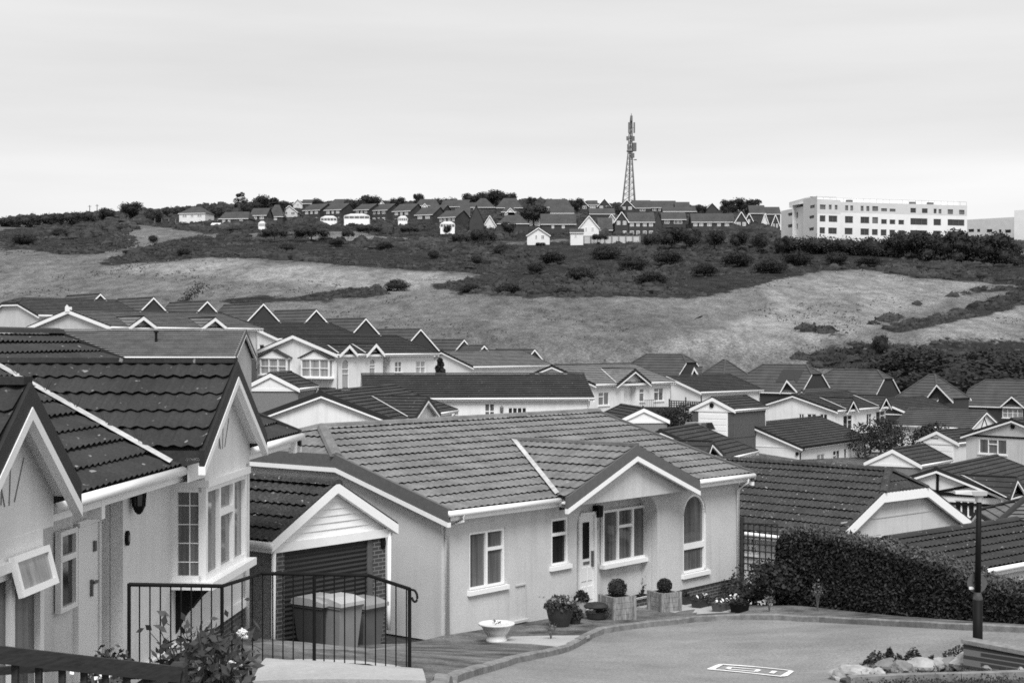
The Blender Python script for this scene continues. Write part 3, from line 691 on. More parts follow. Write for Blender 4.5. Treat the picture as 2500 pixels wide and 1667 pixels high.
        if pediment:
            q=MB(); r_=MB(); m=(a0+a1)/2; zb=z1+.09
            q.poly([s.P(f,a0-.05,zb,out+.03),s.P(f,a1+.05,zb,out+.03),s.P(f,m,zb+pediment,out+.03)])
            for a in(a0-.18,a1+.18): r_.poly([s.P(f,a,zb-.02,out+.14),s.P(f,m,zb+pediment+.07,out+.14),s.P(f,m,zb+pediment+.07,-.02),s.P(f,a,zb-.02,-.02)]); r_.beam(s.P(f,a,zb-.03,out+.1),s.P(f,m,zb+pediment+.05,out+.1),(0,0,1),.08,.07)
            q.obj('pediment',upvc,s.root); r_.obj('bay_roof',s.roofm,s.root)
        return o
# ---------------------------------------------------------------- the two nearest bungalows and the garage between them
# main bungalow with the arched porch
m=House('park_bungalow','pale rendered bungalow with arched porch recess and potted shrubs along its front wall','bungalow','main',h=2.60,plinth=.05,wall=stucco_g,roof=tile_m,verge=verge_m,
        course=.40,detail=2,gap=.038,wave=.013,hip={'west':(.64,1.25)},board='dark',oe=.28,ov=.14,drop=1.2)
MAIN=m
m.winpx('front',1146,1293,1233,1434,kind='2t1',glass=glass_c)
m.winpx('front',1346,1264,1387,1379,kind='1t',glass=glass_d,depth=.06)
r=m.rect('front',1668,1205,1724,1396); m.win('front',r,kind='1',glass=glass_c); m.wins.pop()
a0,_=m.px('front',1408,1300);a1,_=m.px('front',1605,1300);_,zt=m.px('front',1500,1219)
m.recess('front',a0,a1,m.pl-.02,zt,.45,.5)
q=m.rect('front',1464,1238,1573,1367,out=-.45); m.win('front',q,kind='3t1',glass=glass_c,hole=False,depth=.40)
d0=m.px('front',1409,1300,-.45)[0]; d1=m.px('front',1448,1300,-.45)[0]
apx=[(1554,1091),(1387,1222),(1704,1172)]
m.dormer(*apx,board='dark',proj=.26,valley=1)
m.build()
a0,a1,z0,z1=r
b=MB();f='front'
for x0,x1,y0,y1 in((a0,a0+.06,z0,z1-.3),(a1-.06,a1,z0,z1-.3),(a0,a1,z0,z0+.06),(a0+.05,a1-.05,z0+(z1-z0)*.34-.07,z0+(z1-z0)*.34+.07)): m.bar(b,f,x0,x1,y0,y1,-.09,-.02)
wo=b.obj('arched_window',upvc,m.root)
g=MB(); g.poly([m.P(f,a0+.02,z0,-.075),m.P(f,a1-.02,z0,-.075),m.P(f,a1-.02,z1,-.075),m.P(f,a0+.02,z1,-.075)]); g.obj('pane',glass_c,wo)
sb=MB(); m.bar(sb,f,a0-.08,a1+.1,z0-.1,z0,-.07,.08); sb.obj('sill',upvc,wo)
m.archtop('front',r)
# front door at the side of the porch: panelled, with a tall light, letter plate and bar handle
b=MB(); zd=m.pl; hd=2.02; m.bar(b,f,d0,d1-.08,zd,zd+hd,-.44,-.39); m.bar(b,f,d1-.08,d1,zd,zd+hd+.06,-.44,-.34); m.bar(b,f,d0,d1,zd+hd,zd+hd+.06,-.44,-.34)
for zz in(.12,.55): 
    for w0,w1 in((.12,.42),(.52,.80)): m.bar(b,f,d0+(d1-d0)*w0,d0+(d1-d0)*w1,zd+zz,zd+zz+.3,-.39,-.372)
do=b.obj('front_door',upvc,m.root)
g=MB(); m.bar(g,f,d0+.12,d0+.36,zd+1.05,zd+1.86,-.39,-.378); g.obj('door_light',glass_d,do)
g=MB(); m.bar(g,f,d0+.14,d0+.36,zd+.92,zd+.98,-.39,-.37); g.obj('letter_plate',steel,do)
g=MB(); m.bar(g,f,d1-.16,d1-.13,zd+.85,zd+1.2,-.39,-.33); g.obj('handle',steel,do)
# porch light, house number plate, bell, vent, meter-box outline, corner downpipe on the gable side
lx,lz=m.px(f,1458,1247,-.40)
b=MB(); m.bar(b,f,lx-.11,lx+.06,lz-.13,lz+.13,-.44,-.28); o=b.obj('porch_light',black,m.root); g=MB(); m.bar(g,f,lx+.062,lx+.10,lz-.09,lz+.11,-.43,-.30); g.obj('lamp_glass',glass_n,o)
px_,pz_=m.px(f,1456,1282,-.44); b=MB(); m.bar(b,f,px_-.07,px_+.07,pz_-.09,pz_+.09,-.44,-.425); b.obj('number_plate',rock_w,m.root)
px_,pz_=m.px(f,1443,1291,-.44); b=MB(); m.bar(b,f,px_-.03,px_+.02,pz_-.07,pz_+.06,-.44,-.40); b.obj('door_bell',black,m.root)
px_,pz_=m.px(f,1371,1238); b=MB(); m.bar(b,f,px_-.08,px_+.08,pz_-.05,pz_+.05,0,.02); b.obj('vent',black,m.root)
x0,zt_=m.px(f,1258,1431);x1,zb_=m.px(f,1283,1508); b=MB()
m.bar(b,f,x0,x1,zt_-.0,zt_+.03,0,.03); m.bar(b,f,x1-.03,x1,zb_,zt_,0,.03); m.bar(b,f,x0-.3,x1+.02,zb_-.05,zb_,0,.09); b.obj('meter_box',stucco_m,m.root)
b=MB(); X=-m.wx+.03; Y=-m.wy
b.tube([(X+.25,-m.W/2-.05,m.h-.1),(X+.25,-m.W/2-.05,m.h-.2),(X+.08,Y-.06,m.h-.34),(X+.08,Y-.06,-.3)],.045,10); b.obj('downpipe',upvc,m.root,smooth=True)
# two-gabled bungalow
LDIM=(-8.48,18.11,math.atan2(1,.0735),17.7,8.4,-1.56,1.68)
l=House('park_bungalow','pale bungalow with two steep gables over bay windows behind black railings','bungalow',None,dims=LDIM,h=2.54,plinth=.04,wall=stucco_l,roof=tile_d,verge=verge_d,course=.42,detail=2,board='dark',
        oe=.345,ov=.15,drop=1.0,cut=2.2,pipes=())
LEFT=l
yl=lambda Y: (Y-18.11)*1.0027+.31          # distance along the wall from world depth on the eave line
l.dormer(0,0,0,board='steep',proj=.3,wallm=stucco_w,xs=(yl(19.55),yl(21.2),yl(22.85),l.h+1.25))
l.dormer(0,0,0,board='steep',proj=.3,wallm=stucco_w,xs=(yl(12.62),yl(13.85),yl(15.06),l.h+1.16))
ra0=l.px(f,113,1400,.0)[0]; ra1=l.px(f,300,1350)[0]
l.recess(f,yl(13.5),ra1,l.pl-.02,l.h-.03,.28,.1,left=False,right=False)
l.win(f,l.rect(f,130,1292,172,1488,out=-.28),kind='1t',glass=glass_d,hole=False,depth=.24,sill=False)
for k in (0,1): pass
l.build()
a0=l.px(f,179,1400,-.28)[0]; a1=l.px(f,236,1400,-.28)[0]; b=MB(); zd=l.pl; l.bar(b,f,a0,a0+.05,zd,zd+2.05,-.28,-.22); l.bar(b,f,a1-.05,a1,zd,zd+2.05,-.28,-.22); l.bar(b,f,a0,a1,zd+2.0,zd+2.07,-.28,-.22); l.bar(b,f,a0+.06,a1-.06,zd,zd+1.99,-.27,-.245)
do=b.obj('front_door',upvc,l.root); hx_,hz_=l.px(f,222,1425,-.24); b=MB(); l.bar(b,f,hx_-.02,hx_+.02,hz_-.14,hz_+.05,-.245,-.215); l.bar(b,f,hx_,hx_+.13,hz_,hz_+.03,-.225,-.19); b.obj('handle',steel,do)
hx_,hz_=l.px(f,230,1332,-.24); b=MB(); l.bar(b,f,hx_-.03,hx_+.03,hz_-.06,hz_+.06,-.245,-.215); b.obj('door_lock',steel,do)
# bay under the far gable
z0=l.h+(-3.13+1.56); z1=l.h+(-1.90+1.56)
bo=l.bay(f,yl(20.4),yl(22.6),z0,z1,.45,'3t1',glass_c,top=l.h-.2,lattice=True,body=stucco_w)
for i,(ay,hh,ww) in enumerate(((20.55,.62,.42),(21.35,.42,.42))):
    b=MB(); a=yl(ay); z=z0-.1
    pr=[(0,z),(ww,z),(ww*.72,z-hh*.25),(ww*.3,z-hh*.62),(0,z-hh)]
    A=[l.P(f,a,q[1],q[0]) for q in pr]; B=[l.P(f,a+.09,q[1],q[0]) for q in pr]; b.poly(A); b.poly(B[::-1])
    for k in range(5): b.poly([A[k],A[(k+1)%5],B[(k+1)%5],B[k]])
    b.obj('bracket',black,l.root)
# bay under the near gable, its top light swung open
z1n=l.h+.02-.50; z0n=l.h-2.0
an1=yl(14.74); an0=an1-2.2
l.bay(f,an0,an1,z0n,z1n,.45,'3',glass_c,top=l.h-.2,body=stucco_w)
P0=l.px(f,20,1360,.47); P1=l.px(f,109,1334,.47)
hw_=P1[0]-P0[0]; zt_=(P0[1]+P1[1])/2; k_=.37; ang=R(15)
def cas(u,v,t): # u along, v down the sash, t thickness
    a=P0[0]+u; z=zt_-v*math.cos(ang)+t*math.sin(ang); o=.47+v*math.sin(ang)+t*math.cos(ang); return l.P(f,a,z,o)
b=MB(); fwd=.06
for u0,u1,v0,v1 in((0,hw_,0,fwd),(0,hw_,k_-fwd,k_),(0,fwd,fwd,k_-fwd),(hw_-fwd,hw_,fwd,k_-fwd)):
    c=[cas(u,v,t) for t in(0,.05) for v in(v0,v1) for u in(u0,u1)]; i=len(b.v); b.v+=[tuple(q) for q in c]
    b.f+=[(i,i+1,i+3,i+2),(i+6,i+7,i+5,i+4),(i,i+4,i+5,i+1),(i+2,i+3,i+7,i+6),(i,i+2,i+6,i+4),(i+1,i+5,i+7,i+3)]
o=b.obj('open_casement',upvc,l.root); g=MB(); g.poly([cas(.03,.03,.025),cas(hw_-.03,.03,.025),cas(hw_-.03,k_-.03,.025),cas(.03,k_-.03,.025)]); g.obj('pane',glass_n,o)
# incised strokes on the gable panels
for xc,hw2,za in((yl(21.2),1.2,1.0),(yl(13.85),.95,.95)):
    b=MB()
    for u0,v0,u1,v1 in((-.10,.12,-.06,.72),(-.02,.1,-.22,.55),(.08,.1,.14,.75),(.2,.12,.42,.5)):
        b.beam((xc+u0,-l.W/2-.092,l.h+v0),(xc+u1,-l.W/2-.092,l.h+v1),(0,-1,0),.012,.012)
    b.obj('panel_groove',rock_d,l.root)
# drip band along the foot of the wall
b=MB(); l.bar(b,f,ra1,l.wx-l.cut,l.pl-.0,l.pl+.13,-.02,.05); b.obj('drip_band',upvc,l.root)
# gutter end box, lantern, oval plaque
gx,gz_=l.px(f,232,1240,.25); b=MB(); l.bar(b,f,gx-.05,gx+.06,l.h-.34,l.h-.1,.18,.34); b.obj('gutter_outlet',upvc,l.root)
gx=l.wx-.35; b=MB(); l.bar(b,f,gx-.06,gx+.06,l.h-.3,l.h-.1,.3,.42); b.obj('gutter_outlet',upvc,l.root)
X=l.wx-l.cut-.06; b=MB(); b.tube([(X,-l.wy-.05,l.h-.2),(X,-l.wy-.05,-.3)],.04,8); b.obj('downpipe',upvc,l.root,smooth=True)
lx,lz=l.px(f,339,1216,.1); lt=thing('wall_lantern','black lantern fixed to the pale wall beside the bay window','lantern',tuple(l.M@l.P(f,lx,lz,.1)),l.t)
b=MB(); b.lathe([(.02,-.19),(.05,-.16),(.075,-.1),(.075,-.09)],6); b.lathe([(.095,.14),(.05,.2),(.02,.26),(.0,.28)],6); b.box(-.02,.02,0,.12,.05,.09)
for k in range(6): t=k*PI/3; b.beam((.072*math.cos(t),.072*math.sin(t),-.1),(.09*math.cos(t),.09*math.sin(t),.14),(0,1,.1),.014,.014)
b.obj('lantern_frame',black,lt); g=MB(); g.lathe([(.066,-.09),(.083,.13)],6); g.obj('lantern_glass',glass_d,lt)
lx,lz=l.px(f,309,1313,.01); lt=thing('wall_plaque','small dark oval plaque on the pale wall beneath the lantern','plaque',tuple(l.M@l.P(f,lx,lz,.01)),l.t)
b=MB(); i=0; ring=[(.05*math.cos(2*PI*k/16),.09*math.sin(2*PI*k/16)) for k in range(16)]
b.poly([(x,-.03,z) for x,z in ring]); 
for k in range(16): p,q=ring[k],ring[(k+1)%16]; b.poly([(p[0],-.03,p[1]),(q[0],-.03,q[1]),(q[0],.0,q[1]),(p[0],.0,p[1])])
b.obj('plaque_face',black,lt); g=MB(); g.poly([(.022*math.cos(2*PI*k/10),-.034,.045*math.sin(2*PI*k/10)) for k in range(10)]); g.obj('plaque_centre',rock_d,lt)
# garage between them
g_=House('garage','brick garage with white boarded gable and dark roller door behind the bins','garage','garage_main',h=2.0,plinth=.02,wall=peb,roof=tile_g,verge=tile_g,course=.38,detail=2,board='garage',oe=.12,ov=.16,drop=.6,pipes=())
G0=g_
g_.build()
# the gable that faces the drive: white boards, brick piers, roller door
f='east'; W2=g_.wy; b=MB(); hh=g_.h-.05
n=7
for k in range(n):
    za=hh+(g_.rise-.02)*k/n; zb2=hh+(g_.rise-.02)*(k+1)/n; wa=(W2+.02)*(1-k/n); wb2=(W2+.02)*(1-(k+1)/n)
    b.poly([g_.P(f,-wa,za,.06),g_.P(f,wa,za,.06),g_.P(f,wb2,zb2,.035),g_.P(f,-wb2,zb2,.035)]); b.poly([g_.P(f,-wa,za,.035),g_.P(f,wa,za,.035),g_.P(f,wa,za,.06),g_.P(f,-wa,za,.06)])
g_.bar(b,f,-W2-.06,W2+.06,hh-.16,hh,-.02,.10)
b.obj('gable_boarding',boardw,g_.root)
for a0,a1,nm in((-W2+.02,-W2+.27,'brick_pier'),(W2-.36,W2-.02,'brick_pier')):
    b=MB(); g_.bar(b,f,a0,a1,-.6,hh-.16,-.1,.05); b.obj(nm,brick_d,g_.root)
b=MB(); z=-.05
while z<hh-.2:
    a0,a1=-W2+.27,W2-.5
    P=[g_.P(f,a0,z,.0),g_.P(f,a1,z,.0),g_.P(f,a1,z+.05,.028),g_.P(f,a0,z+.05,.028),g_.P(f,a1,z+.085,.0),g_.P(f,a0,z+.085,.0)]
    b.poly(P[:4]); b.poly([P[3],P[2],P[4],P[5]]); z+=.085
b.obj('roller_door',shut,g_.root)
b=MB(); g_.bar(b,f,W2-.5,W2-.36,-.05,hh-.16,-.02,.04); b.obj('door_guide',pot_g,g_.root)
for a in(-W2-.03,W2+.03):
    b=MB(); b.tube([g_.P(f,a,hh-.05,.10),g_.P(f,a,.45,.085),g_.P(f,a,.05,.085)],.04,8); b.obj('downpipe',upvc,g_.root,smooth=True)
lx,lz=g_.px(f,935,1325,.06); b=MB(); cc=g_.P(f,lx,lz,.07)
for k in range(14):
    t0,t1=2*PI*k/14,2*PI*(k+1)/14
    b.beam(g_.P(f,lx+.045*math.cos(t0),lz+.10*math.sin(t0),.07),g_.P(f,lx+.045*math.cos(t1),lz+.10*math.sin(t1),.07),(0,0,1),.03,.03)
b.tube([g_.P(f,lx,lz-.05,.08),g_.P(f,lx,lz+.05,.08)],.03,8); b.obj('wall_lamp',black,g_.root)
# ---------------------------------------------------------------- bungalows and garages across the park
def bung(key,label,name='park_bungalow',cat='bungalow',**k):
    k.setdefault('h',2.2); k.setdefault('plinth',.4); k.setdefault('wall',stucco_w); k.setdefault('course',.40)
    return House(name,label,cat,key,group='bungalows across the park',**k)
B='west'
h=bung('F2','bungalow with broad white bargeboards and half-hipped gable behind the hedge',wall=stucco_g,roof=tile_g,verge=tile_g,detail=2,course=.42,hip={'east':(.67,.6)},board='wide',h=2.3,ov=.2,drop=1.2)
h.winpx('east',2125,1306,2150,1345,kind='1',glass=glass_d); h.winpx('front',1822,1312,1848,1352,kind='3c',glass=glass_d)
h.build()
b=MB(); a0,z0=h.px('east',2125,1266); a1,z1=h.px('east',2290,1240); h.bar(b,'east',-h.wy+.3,h.wy-.6,z0-.02,z0+.015,0,.02); b.obj('wall_band',stucco_m,h.root)
h=bung('F1','half-timbered bungalow with black beams on its white gable and a side dormer gable',roof=tile_d,board='thin')
h.winpx(B,2330,1222,2380,1262,kind='3',glass=glass_d)
h.dormer((2483,1166),(2464,1211),(2508,1204),board='thin',valley=1); h.build()
b=MB(); zt=h.h; rr=h.rise
def bm_(a0,z0,a1,z1,w=.13):
    b.beam(h.P(B,a0,z0,.03),h.P(B,a1,z1,.03),h.face(B)[2],w,.06)
hw=h.wy
bm_(-hw,zt+.02,hw,zt+.02,.16); bm_(0,zt,0,zt+rr*.95); bm_(.0,zt+.1,-hw*.55,zt+rr*.42); bm_(.0,zt+.1,hw*.55,zt+rr*.42); bm_(-hw,zt-.45,hw,zt-.45,.13)
b.obj('black_beams',black,h.root)
h=bung('E1','white bungalow with black downpipes and a small open top-light on its long side',roof=tile_d,board='thin',gutter=black,pipes=(-1,1))
h.winpx('front',1995,1108,2014,1132,kind='2'); h.winpx('front',2034,1099,2051,1134,kind='2t0',glass=glass_d); h.winpx('front',2061,1094,2068,1134,kind='1',glass=glass_d,name='door'); h.build()
lx,lz=h.px(B,1947,1107); b=MB(); b.lathe([(.0,0),(.12,.02),(.12,.1),(0,.12)],10); o=b.obj('vent',black,h.root); o.location=h.P(B,lx,lz,.02); o.rotation_euler=(0,-PI/2,0)
b=MB(); h.bar(b,B,-h.wy,h.wy,h.h-.1,h.h-.04,0,.03); b.obj('wall_band',paint_w,h.root)
h=bung('D3','white bungalow with two narrow pointed dormer gables beside the garage with a parked car',roof=tile_d,board='thin')
for x0,y0,x1,y1,kk,gl in((2059,1013,2081,1048,'2t1',glass_d),(2116,1009,2128,1040,'2t1',glass_d),(2139,1003,2163,1037,'2t1',glass_d)): h.winpx('front',x0,y0,x1,y1,kind=kk,glass=gl)
for x0,x1 in((1950,1963),(1970,1993),(2001,2020)): h.winpx(B,x0,1010,x1,1040,kind='2',glass=glass_d)
h.dormer((2083,972),(2069,1000),(2096,997),board='dark',valley=1); h.dormer((2163,966),(2149,992),(2176,988),board='dark',valley=1); h.build()
h=bung('D4','dark clad bungalow with white window frames and white gutter',wall=hung,roof=tile_d,board='white',pipes=(-1,1))
h.winpx('front',2250,1024,2264,1062,kind='2t1'); h.winpx('front',2277,1021,2290,1052,kind='2t0'); h.winpx('front',2296,1014,2303,1052,kind='1'); h.build()
b=MB(); h.bar(b,B,-h.wy,h.wy,h.h-.12,h.h-.02,0,.05); b.obj('gable_band',upvc,h.root)
h=bung('E4','pale bungalow with a round vent and dark band across its gable, wide window below',wall=stucco_g,roof=tile_d,board='thin')
h.winpx(B,2390,1072,2458,1108,kind='3t1',glass=glass_c); h.build()
b=MB(); h.bar(b,B,-h.wy,h.wy,h.h-.06,h.h+.06,0,.05); b.obj('gable_band',black,h.root)
lx,lz=h.px(B,2473,1041); b=MB(); b.lathe([(.0,0),(.16,.02),(.16,.07),(0,.09)],10); o=b.obj('vent',black,h.root); o.location=h.P(B,lx,lz,.02); o.rotation_euler=(0,-PI/2,0)
h=bung('C3','white bungalow with a tall gable over its porch and a small railing at the door',roof=tile_m,board='thin',verge=verge_d)
h.winpx('front',1461,957,1487,989,kind='2t0',glass=glass_c); h.winpx('front',1561,948,1573,980,kind='1t',glass=glass_c); h.winpx('front',1597,946,1620,978,kind='2t0',glass=glass_c)
a0,_=h.px('front',1523,980); a1,_=h.px('front',1553,980); h.recess('front',a0,a1,h.pl,h.h-.25,.5,.12); h.dormer((1551,901),(1508,937),(1589,932),board='dark',valley=1); h.build()
b=MB(); h.bar(b,'front',a0+.35,a1-.3,h.pl,h.pl+2.0,-.49,-.44); b.obj('front_door',upvc,h.root)
b=MB(); a0,_=h.px('front',1560,980); 
for k in range(9): b.beam(h.P('front',a0-1.2+k*.28,.2,.9),h.P('front',a0-1.2+k*.28,1.2,.9),(0,1,0),.025,.025)
b.beam(h.P('front',a0-1.2,1.2,.9),h.P('front',a0+1.1,1.2,.9),(0,0,1),.04,.04); b.obj('door_railing',steel,h.root)
h=bung('D2','white bungalow with a plain dark roof behind the trellis fence',roof=tile_d,board='white'); h.build()
h=bung('C1','white bungalow with two peaked bay windows on its gable and two arched windows',roof=tile_d,board='white',h=2.35,pipes=(-1,))
for x0,y0,x1,y1 in((835,876,852,950),(902,875,917,920)):
    r=h.rect('front',x0,y0,x1,y1); h.win('front',r,kind='1tc',glass=glass_n)
    h.arch_=getattr(h,'arch_',[])+[r]
for x0,y0,x1,y1 in((964,882,981,909),(1015,881,1039,911)): h.winpx('front',x0,y0,x1,y1,kind='2c',glass=glass_c if x0<1000 else glass_n)
a0,_=h.px('front',935,890); a1,_=h.px('front',953,890); h.recess('front',a0,a1,h.pl,h.h-.12,.7,.25)
h.dormer((853,843),(831,869),(872,868),board='white',valley=1); h.dormer((918,840),(897,867),(938,866),board='white',valley=1); h.build()
for r in h.arch_: h.archtop('front',r)
for x0,y0,x1,y1,py in((634,875,700,914,857),(734,877,803,921,860)):
    r=h.rect(B,x0,y0,x1,y1,out=.45); h.bay(B,*r,.45,'3c',glass_n,pediment=.5,body=upvc)
h=bung('C2','long weathered roof over a plain white wall beside a dark conifer',roof=tile_l,board='thin',verge=verge_d,pipes=()); h.build()
h=bung('C0','white gabled bungalow half hidden by the house with two bay windows',roof=tile_d,board='white')
h.winpx(B,632,841,645,860,kind='1',glass=glass_d); h.build()
h=bung('C4','long low white bungalow with a double window and a blind in the next window',roof=tile_d,board='thin',pipes=(1,))
h.winpx('front',1183,984,1208,1024,kind='2c',glass=glass_c); h.winpx('front',1240,994,1286,1024,kind='4c',glass=glass_d); h.winpx('front',1106,1014,1118,1027,kind='1',glass=glass_d,frame=black,sill=False); h.build()
lx,lz=h.px('front',1225,1000,.1); b=MB(); b.lathe([(.03,-.2),(.1,-.1),(.12,.15),(.02,.28)],6,c=tuple(h.P('front',lx,lz,.12))); b.obj('wall_lantern',steel,h.root)
h=bung('C5','broad white gable with dark verge just beyond the ridge of the porched bungalow',roof=tile_d,board='dark',course=.42)
h.winpx(B,690,1049,762,1075,kind='4',glass=glass_d); h.dormer((1045,969),(1011,1022),(1075,1008),board='dark',proj=.35,valley=1); h.build()
h=bung('B2','white gabled bungalow with a white finial and two dormer gables in a row',roof=tile_l,board='white',wall=stucco_g)
h.dormer((350,774),(317,802),(382,801),board='white',valley=False); h.dormer((525,777),(494,803),(554,803),board='white',valley=False); h.build()
b=MB(); X=-h.L/2; b.box(X-.1,X+.14,-.2,.2,h.h+h.rise-.1,h.h+h.rise+.22); b.poly([(X-.1,-.2,h.h+h.rise+.22),(X-.1,.2,h.h+h.rise+.22),(X-.1,0,h.h+h.rise+.38)]); b.obj('finial',upvc,h.root)
h=bung('B1','old bungalow with a very dark half-hipped roof at the edge of the park',roof=tile_f,board='thin',wall=stucco_g,hip={'west':(.72,1.1)},pipes=()); h.build()
h=bung('B3','bungalow with a pale ribbed roof and a black flue pipe on it',roof=tile_l,board='dark',verge=tile_l,wall=stucco_g,course=.34,pipes=()); h.build()
lx=h.px('front',363,840)[0]; zf=h.h+h.rise*.55; b=MB(); yy=-h.W/2*.45
b.tube([(lx,yy,zf-.2),(lx,yy,zf+.55)],.07,10); b.tube([(lx,yy,zf+.5),(lx,yy,zf+.62)],.13,10); b.obj('flue_pipe',black,h.roofo,smooth=False)
h=bung('F4','bungalow with a pale pantiled roof behind the garage beside the lamp post',roof=tile_l,course=.34,wall=stucco_g,pipes=(),hip={'west':(.5,1.4)}); h.build()
h=bung('D1','small dark roofed bungalow with a little open gablet, tucked behind the grey tiled roof',roof=tile_d,board='thin',course=.42)
h.dormer((1738,1078),(1719,1098),(1776,1112),board='thin',valley=False,wallm=black); h.build()
def gar(key,label,**k):
    k.setdefault('wall',peb); k.setdefault('h',2.0); k.setdefault('plinth',.05); k.setdefault('board','white')
    return House('garage',label,'garage',key,roof=tile_d,group='garages among the bungalows',course=.40,oe=.1,ov=.12,**k)
def white_gable(h,f,door=None,dw=.75):
    b=MB(); hh=h.h-.02; W2=h.W/2-.02
    b.poly([h.P(f,-W2,hh,.05),h.P(f,W2,hh,.05),h.P(f,0,hh+h.rise-.03,.05)]); h.bar(b,f,-W2,W2,hh-.18,hh,-.02,.07); b.obj('gable_boarding',boardw,h.root)
    if door:
        b=MB(); h.bar(b,f,-h.wy*dw,h.wy*dw,-.2,hh-.2,.0,.03)
        for k in range(4): h.bar(b,f,-h.wy*dw+.1,h.wy*dw-.1,.1+k*.42,.42+k*.42,.03,.045)
        b.obj('garage_door',door,h.root)
h=gar('G1','small garage with a plain white gable in front of the bay windows'); h.build(); white_gable(h,B)
h=gar('G2','garage with a blank white gable and its roof running back towards the trellis',hip={}); h.build(); white_gable(h,'east')
h=gar('G3','garage with a round vent in its white gable and a car at its door',wall=brick_d); h.build(); white_gable(h,B,upvc,.7)
lx,lz=h.px(B,1739,989); b=MB(); b.lathe([(.0,0),(.17,.02),(.17,.07),(0,.09)],12); o=b.obj('vent',black,h.root); o.location=h.P(B,lx,lz,.06); o.rotation_euler=(0,-PI/2,0)
GCAR=h
h=gar('E2','garage with a plain white gable below the white bungalow with black downpipes'); h.build(); white_gable(h,B)
h=gar('E3','garage with a small dark sign on its white gable and a white wall below',wall=stucco_w); h.build(); white_gable(h,B,upvc,.8)
lx,lz=h.px(B,2283,1069); b=MB(); h.bar(b,B,lx-.3,lx+.3,lz-.05,lz+.05,.05,.075); b.obj('gable_sign',rock_d,h.root)
h=gar('F3','low garage roof just over the hedge beside the lamp post',detail=2,wall=stucco_g); h.build(); white_gable(h,B)
# flue pipes standing on roofs
# ---------------------------------------------------------------- the row of steep-roofed chalet houses below the hill
def chalet(label,dims,hip=None,wall=hung,**k):
    return House('chalet_house',label,'house',None,dims=dims,h=2.6,plinth=.3,wall=wall,roof=tile_k,verge=tile_k,course=.5,hip=hip,board='slim',gutter=False,pipes=(),oe=.25,ov=.12,drop=2.5,group='steep-roofed chalet houses in a row',**k)
AL=['chalet house gable furthest along the row, above the very dark roof','chalet house with a dark shrub beside its gable peak','chalet house third along the row, above the two white dormer gables','chalet house with a small finial gablet peeping below its roof',
    'chalet house above the plain white gable with the long dark ridge','chalet house whose gable stands above the aerial on the roof','chalet house with a low gable at the turn of the row','chalet house with the smallest gable, above the weathered long roof']
for i,(apx,apy) in enumerate([(245,717),(375,726),(506,735),(643,741),(772,756),(893,777),(1027,803),(1133,829)]):
    d=164+1.6*i; th=-.94; Ln=9.6; W_=5.4; rise=2.6; A=at(apx,apy,d); u=Vector((math.cos(th),math.sin(th),0)); c=A-u*Ln/2
    chalet(AL[i],(c.x,c.y,th,Ln,W_,A.z-rise,rise)).build()
for apx,apy,d,lab,sc in((1182,843,172,'little white-edged porch gable between the chalet roofs',.5),(1305,853,172,'short chalet gable peeping above the weathered long roof',.8)):
    A=at(apx,apy,d); th=-.94; u=Vector((math.cos(th),math.sin(th),0)); Ln=9*sc; c=A-u*Ln/2; chalet(lab,(c.x,c.y,th,Ln,5.4*sc,A.z-2.6*sc,2.6*sc)).build()
def K(key,label,f,ins,porch=None,W_=None,wall=hung,bd='slim',win=None,sc=1,solar=False):
    x,y,t,ln,wd,ze,r=H[key]; W_=W_ or 6.8; nr=r*W_/wd
    h=chalet(label,(x*sc,y*sc,t,ln*sc,W_,ze*sc+(r-nr),nr),hip={'west':(f,ins),'east':(f,ins)},wall=wall)
    if porch: h.dormer(*porch,board='slim',valley=False,wallm=wall)
    if win: h.winpx('front',*win[0],kind=win[1],glass=glass_n)
    h.build()
    if solar:
        b=MB(); s=h.rise/(h.W/2); 
        def q(x,y): return (x,y,h.h+h.rise*(1+y/(h.W/2))+.1)
        b.poly([q(.2,-2.3),(q(3.1,-2.3)),q(3.1,-.7),q(.2,-.7)]); b.obj('solar_panel',glass_d,h.roofo)
    return h
K('K0','chalet house with a half-hipped roof beside the smallest white porch gable',.66,1.3,((1695,897),(1684,915),(1713,914)))
K('K1','chalet house with a fully hipped roof and no gable',.06,2.5)
K('K2','chalet house with a dark panel on its half-hipped roof and a white porch gable',.66,1.4,((1921,928),(1905,952),(1948,961)),solar=True)
K('K3','chalet house with broad half-hipped roof and a small low porch gable',.66,1.4,((2017,937),(1999,960),(2032,958)))
K('K4','chalet house with a patched hipped roof and a wide white-edged gable',.06,2.6,((2287,939),(2258,970),(2326,983)),W_=6.4)
K('K5','chalet house with a wide white bay below its dormer gable',.6,1.6,((2470,968),(2443,996),(2499,1001)),win=((2447,998,2497,1020),'4c'),sc=1.05)
# ridge of a low house and porch beside the chalets, and a small timbered gable
for px,py,d,th,Ln,W_,rise,lab in((1958,953,150,.9,6,5,1.3,'low tiled roof with a little white gable between two chalet houses'),(2408,1003,138,-.75,7.5,6,1.4,'low bungalow with criss-cross timbers on a small white gable')):
    A=at(px,py,d); u=Vector((math.cos(th),math.sin(th),0)); c=A+u*Ln/2*(1 if th>0 else -1)
    hh=House('park_bungalow',lab,'bungalow',None,dims=(c.x,c.y,th,Ln,W_,A.z-rise,rise),h=2.2,plinth=.3,wall=stucco_w,roof=tile_k,verge=tile_k,board='thin',pipes=(),group='bungalows across the park'); hh.build()
    if th<0:
        b=MB()
        for a,q in((-1.2,1.0),(1.2,-1.0)): b.beam(hh.P('east',a,hh.h-.9,.03),hh.P('east',q*.1,hh.h+.9,.03),(1,0,0),.07,.05)
        b.obj('timbers',timber,hh.root)
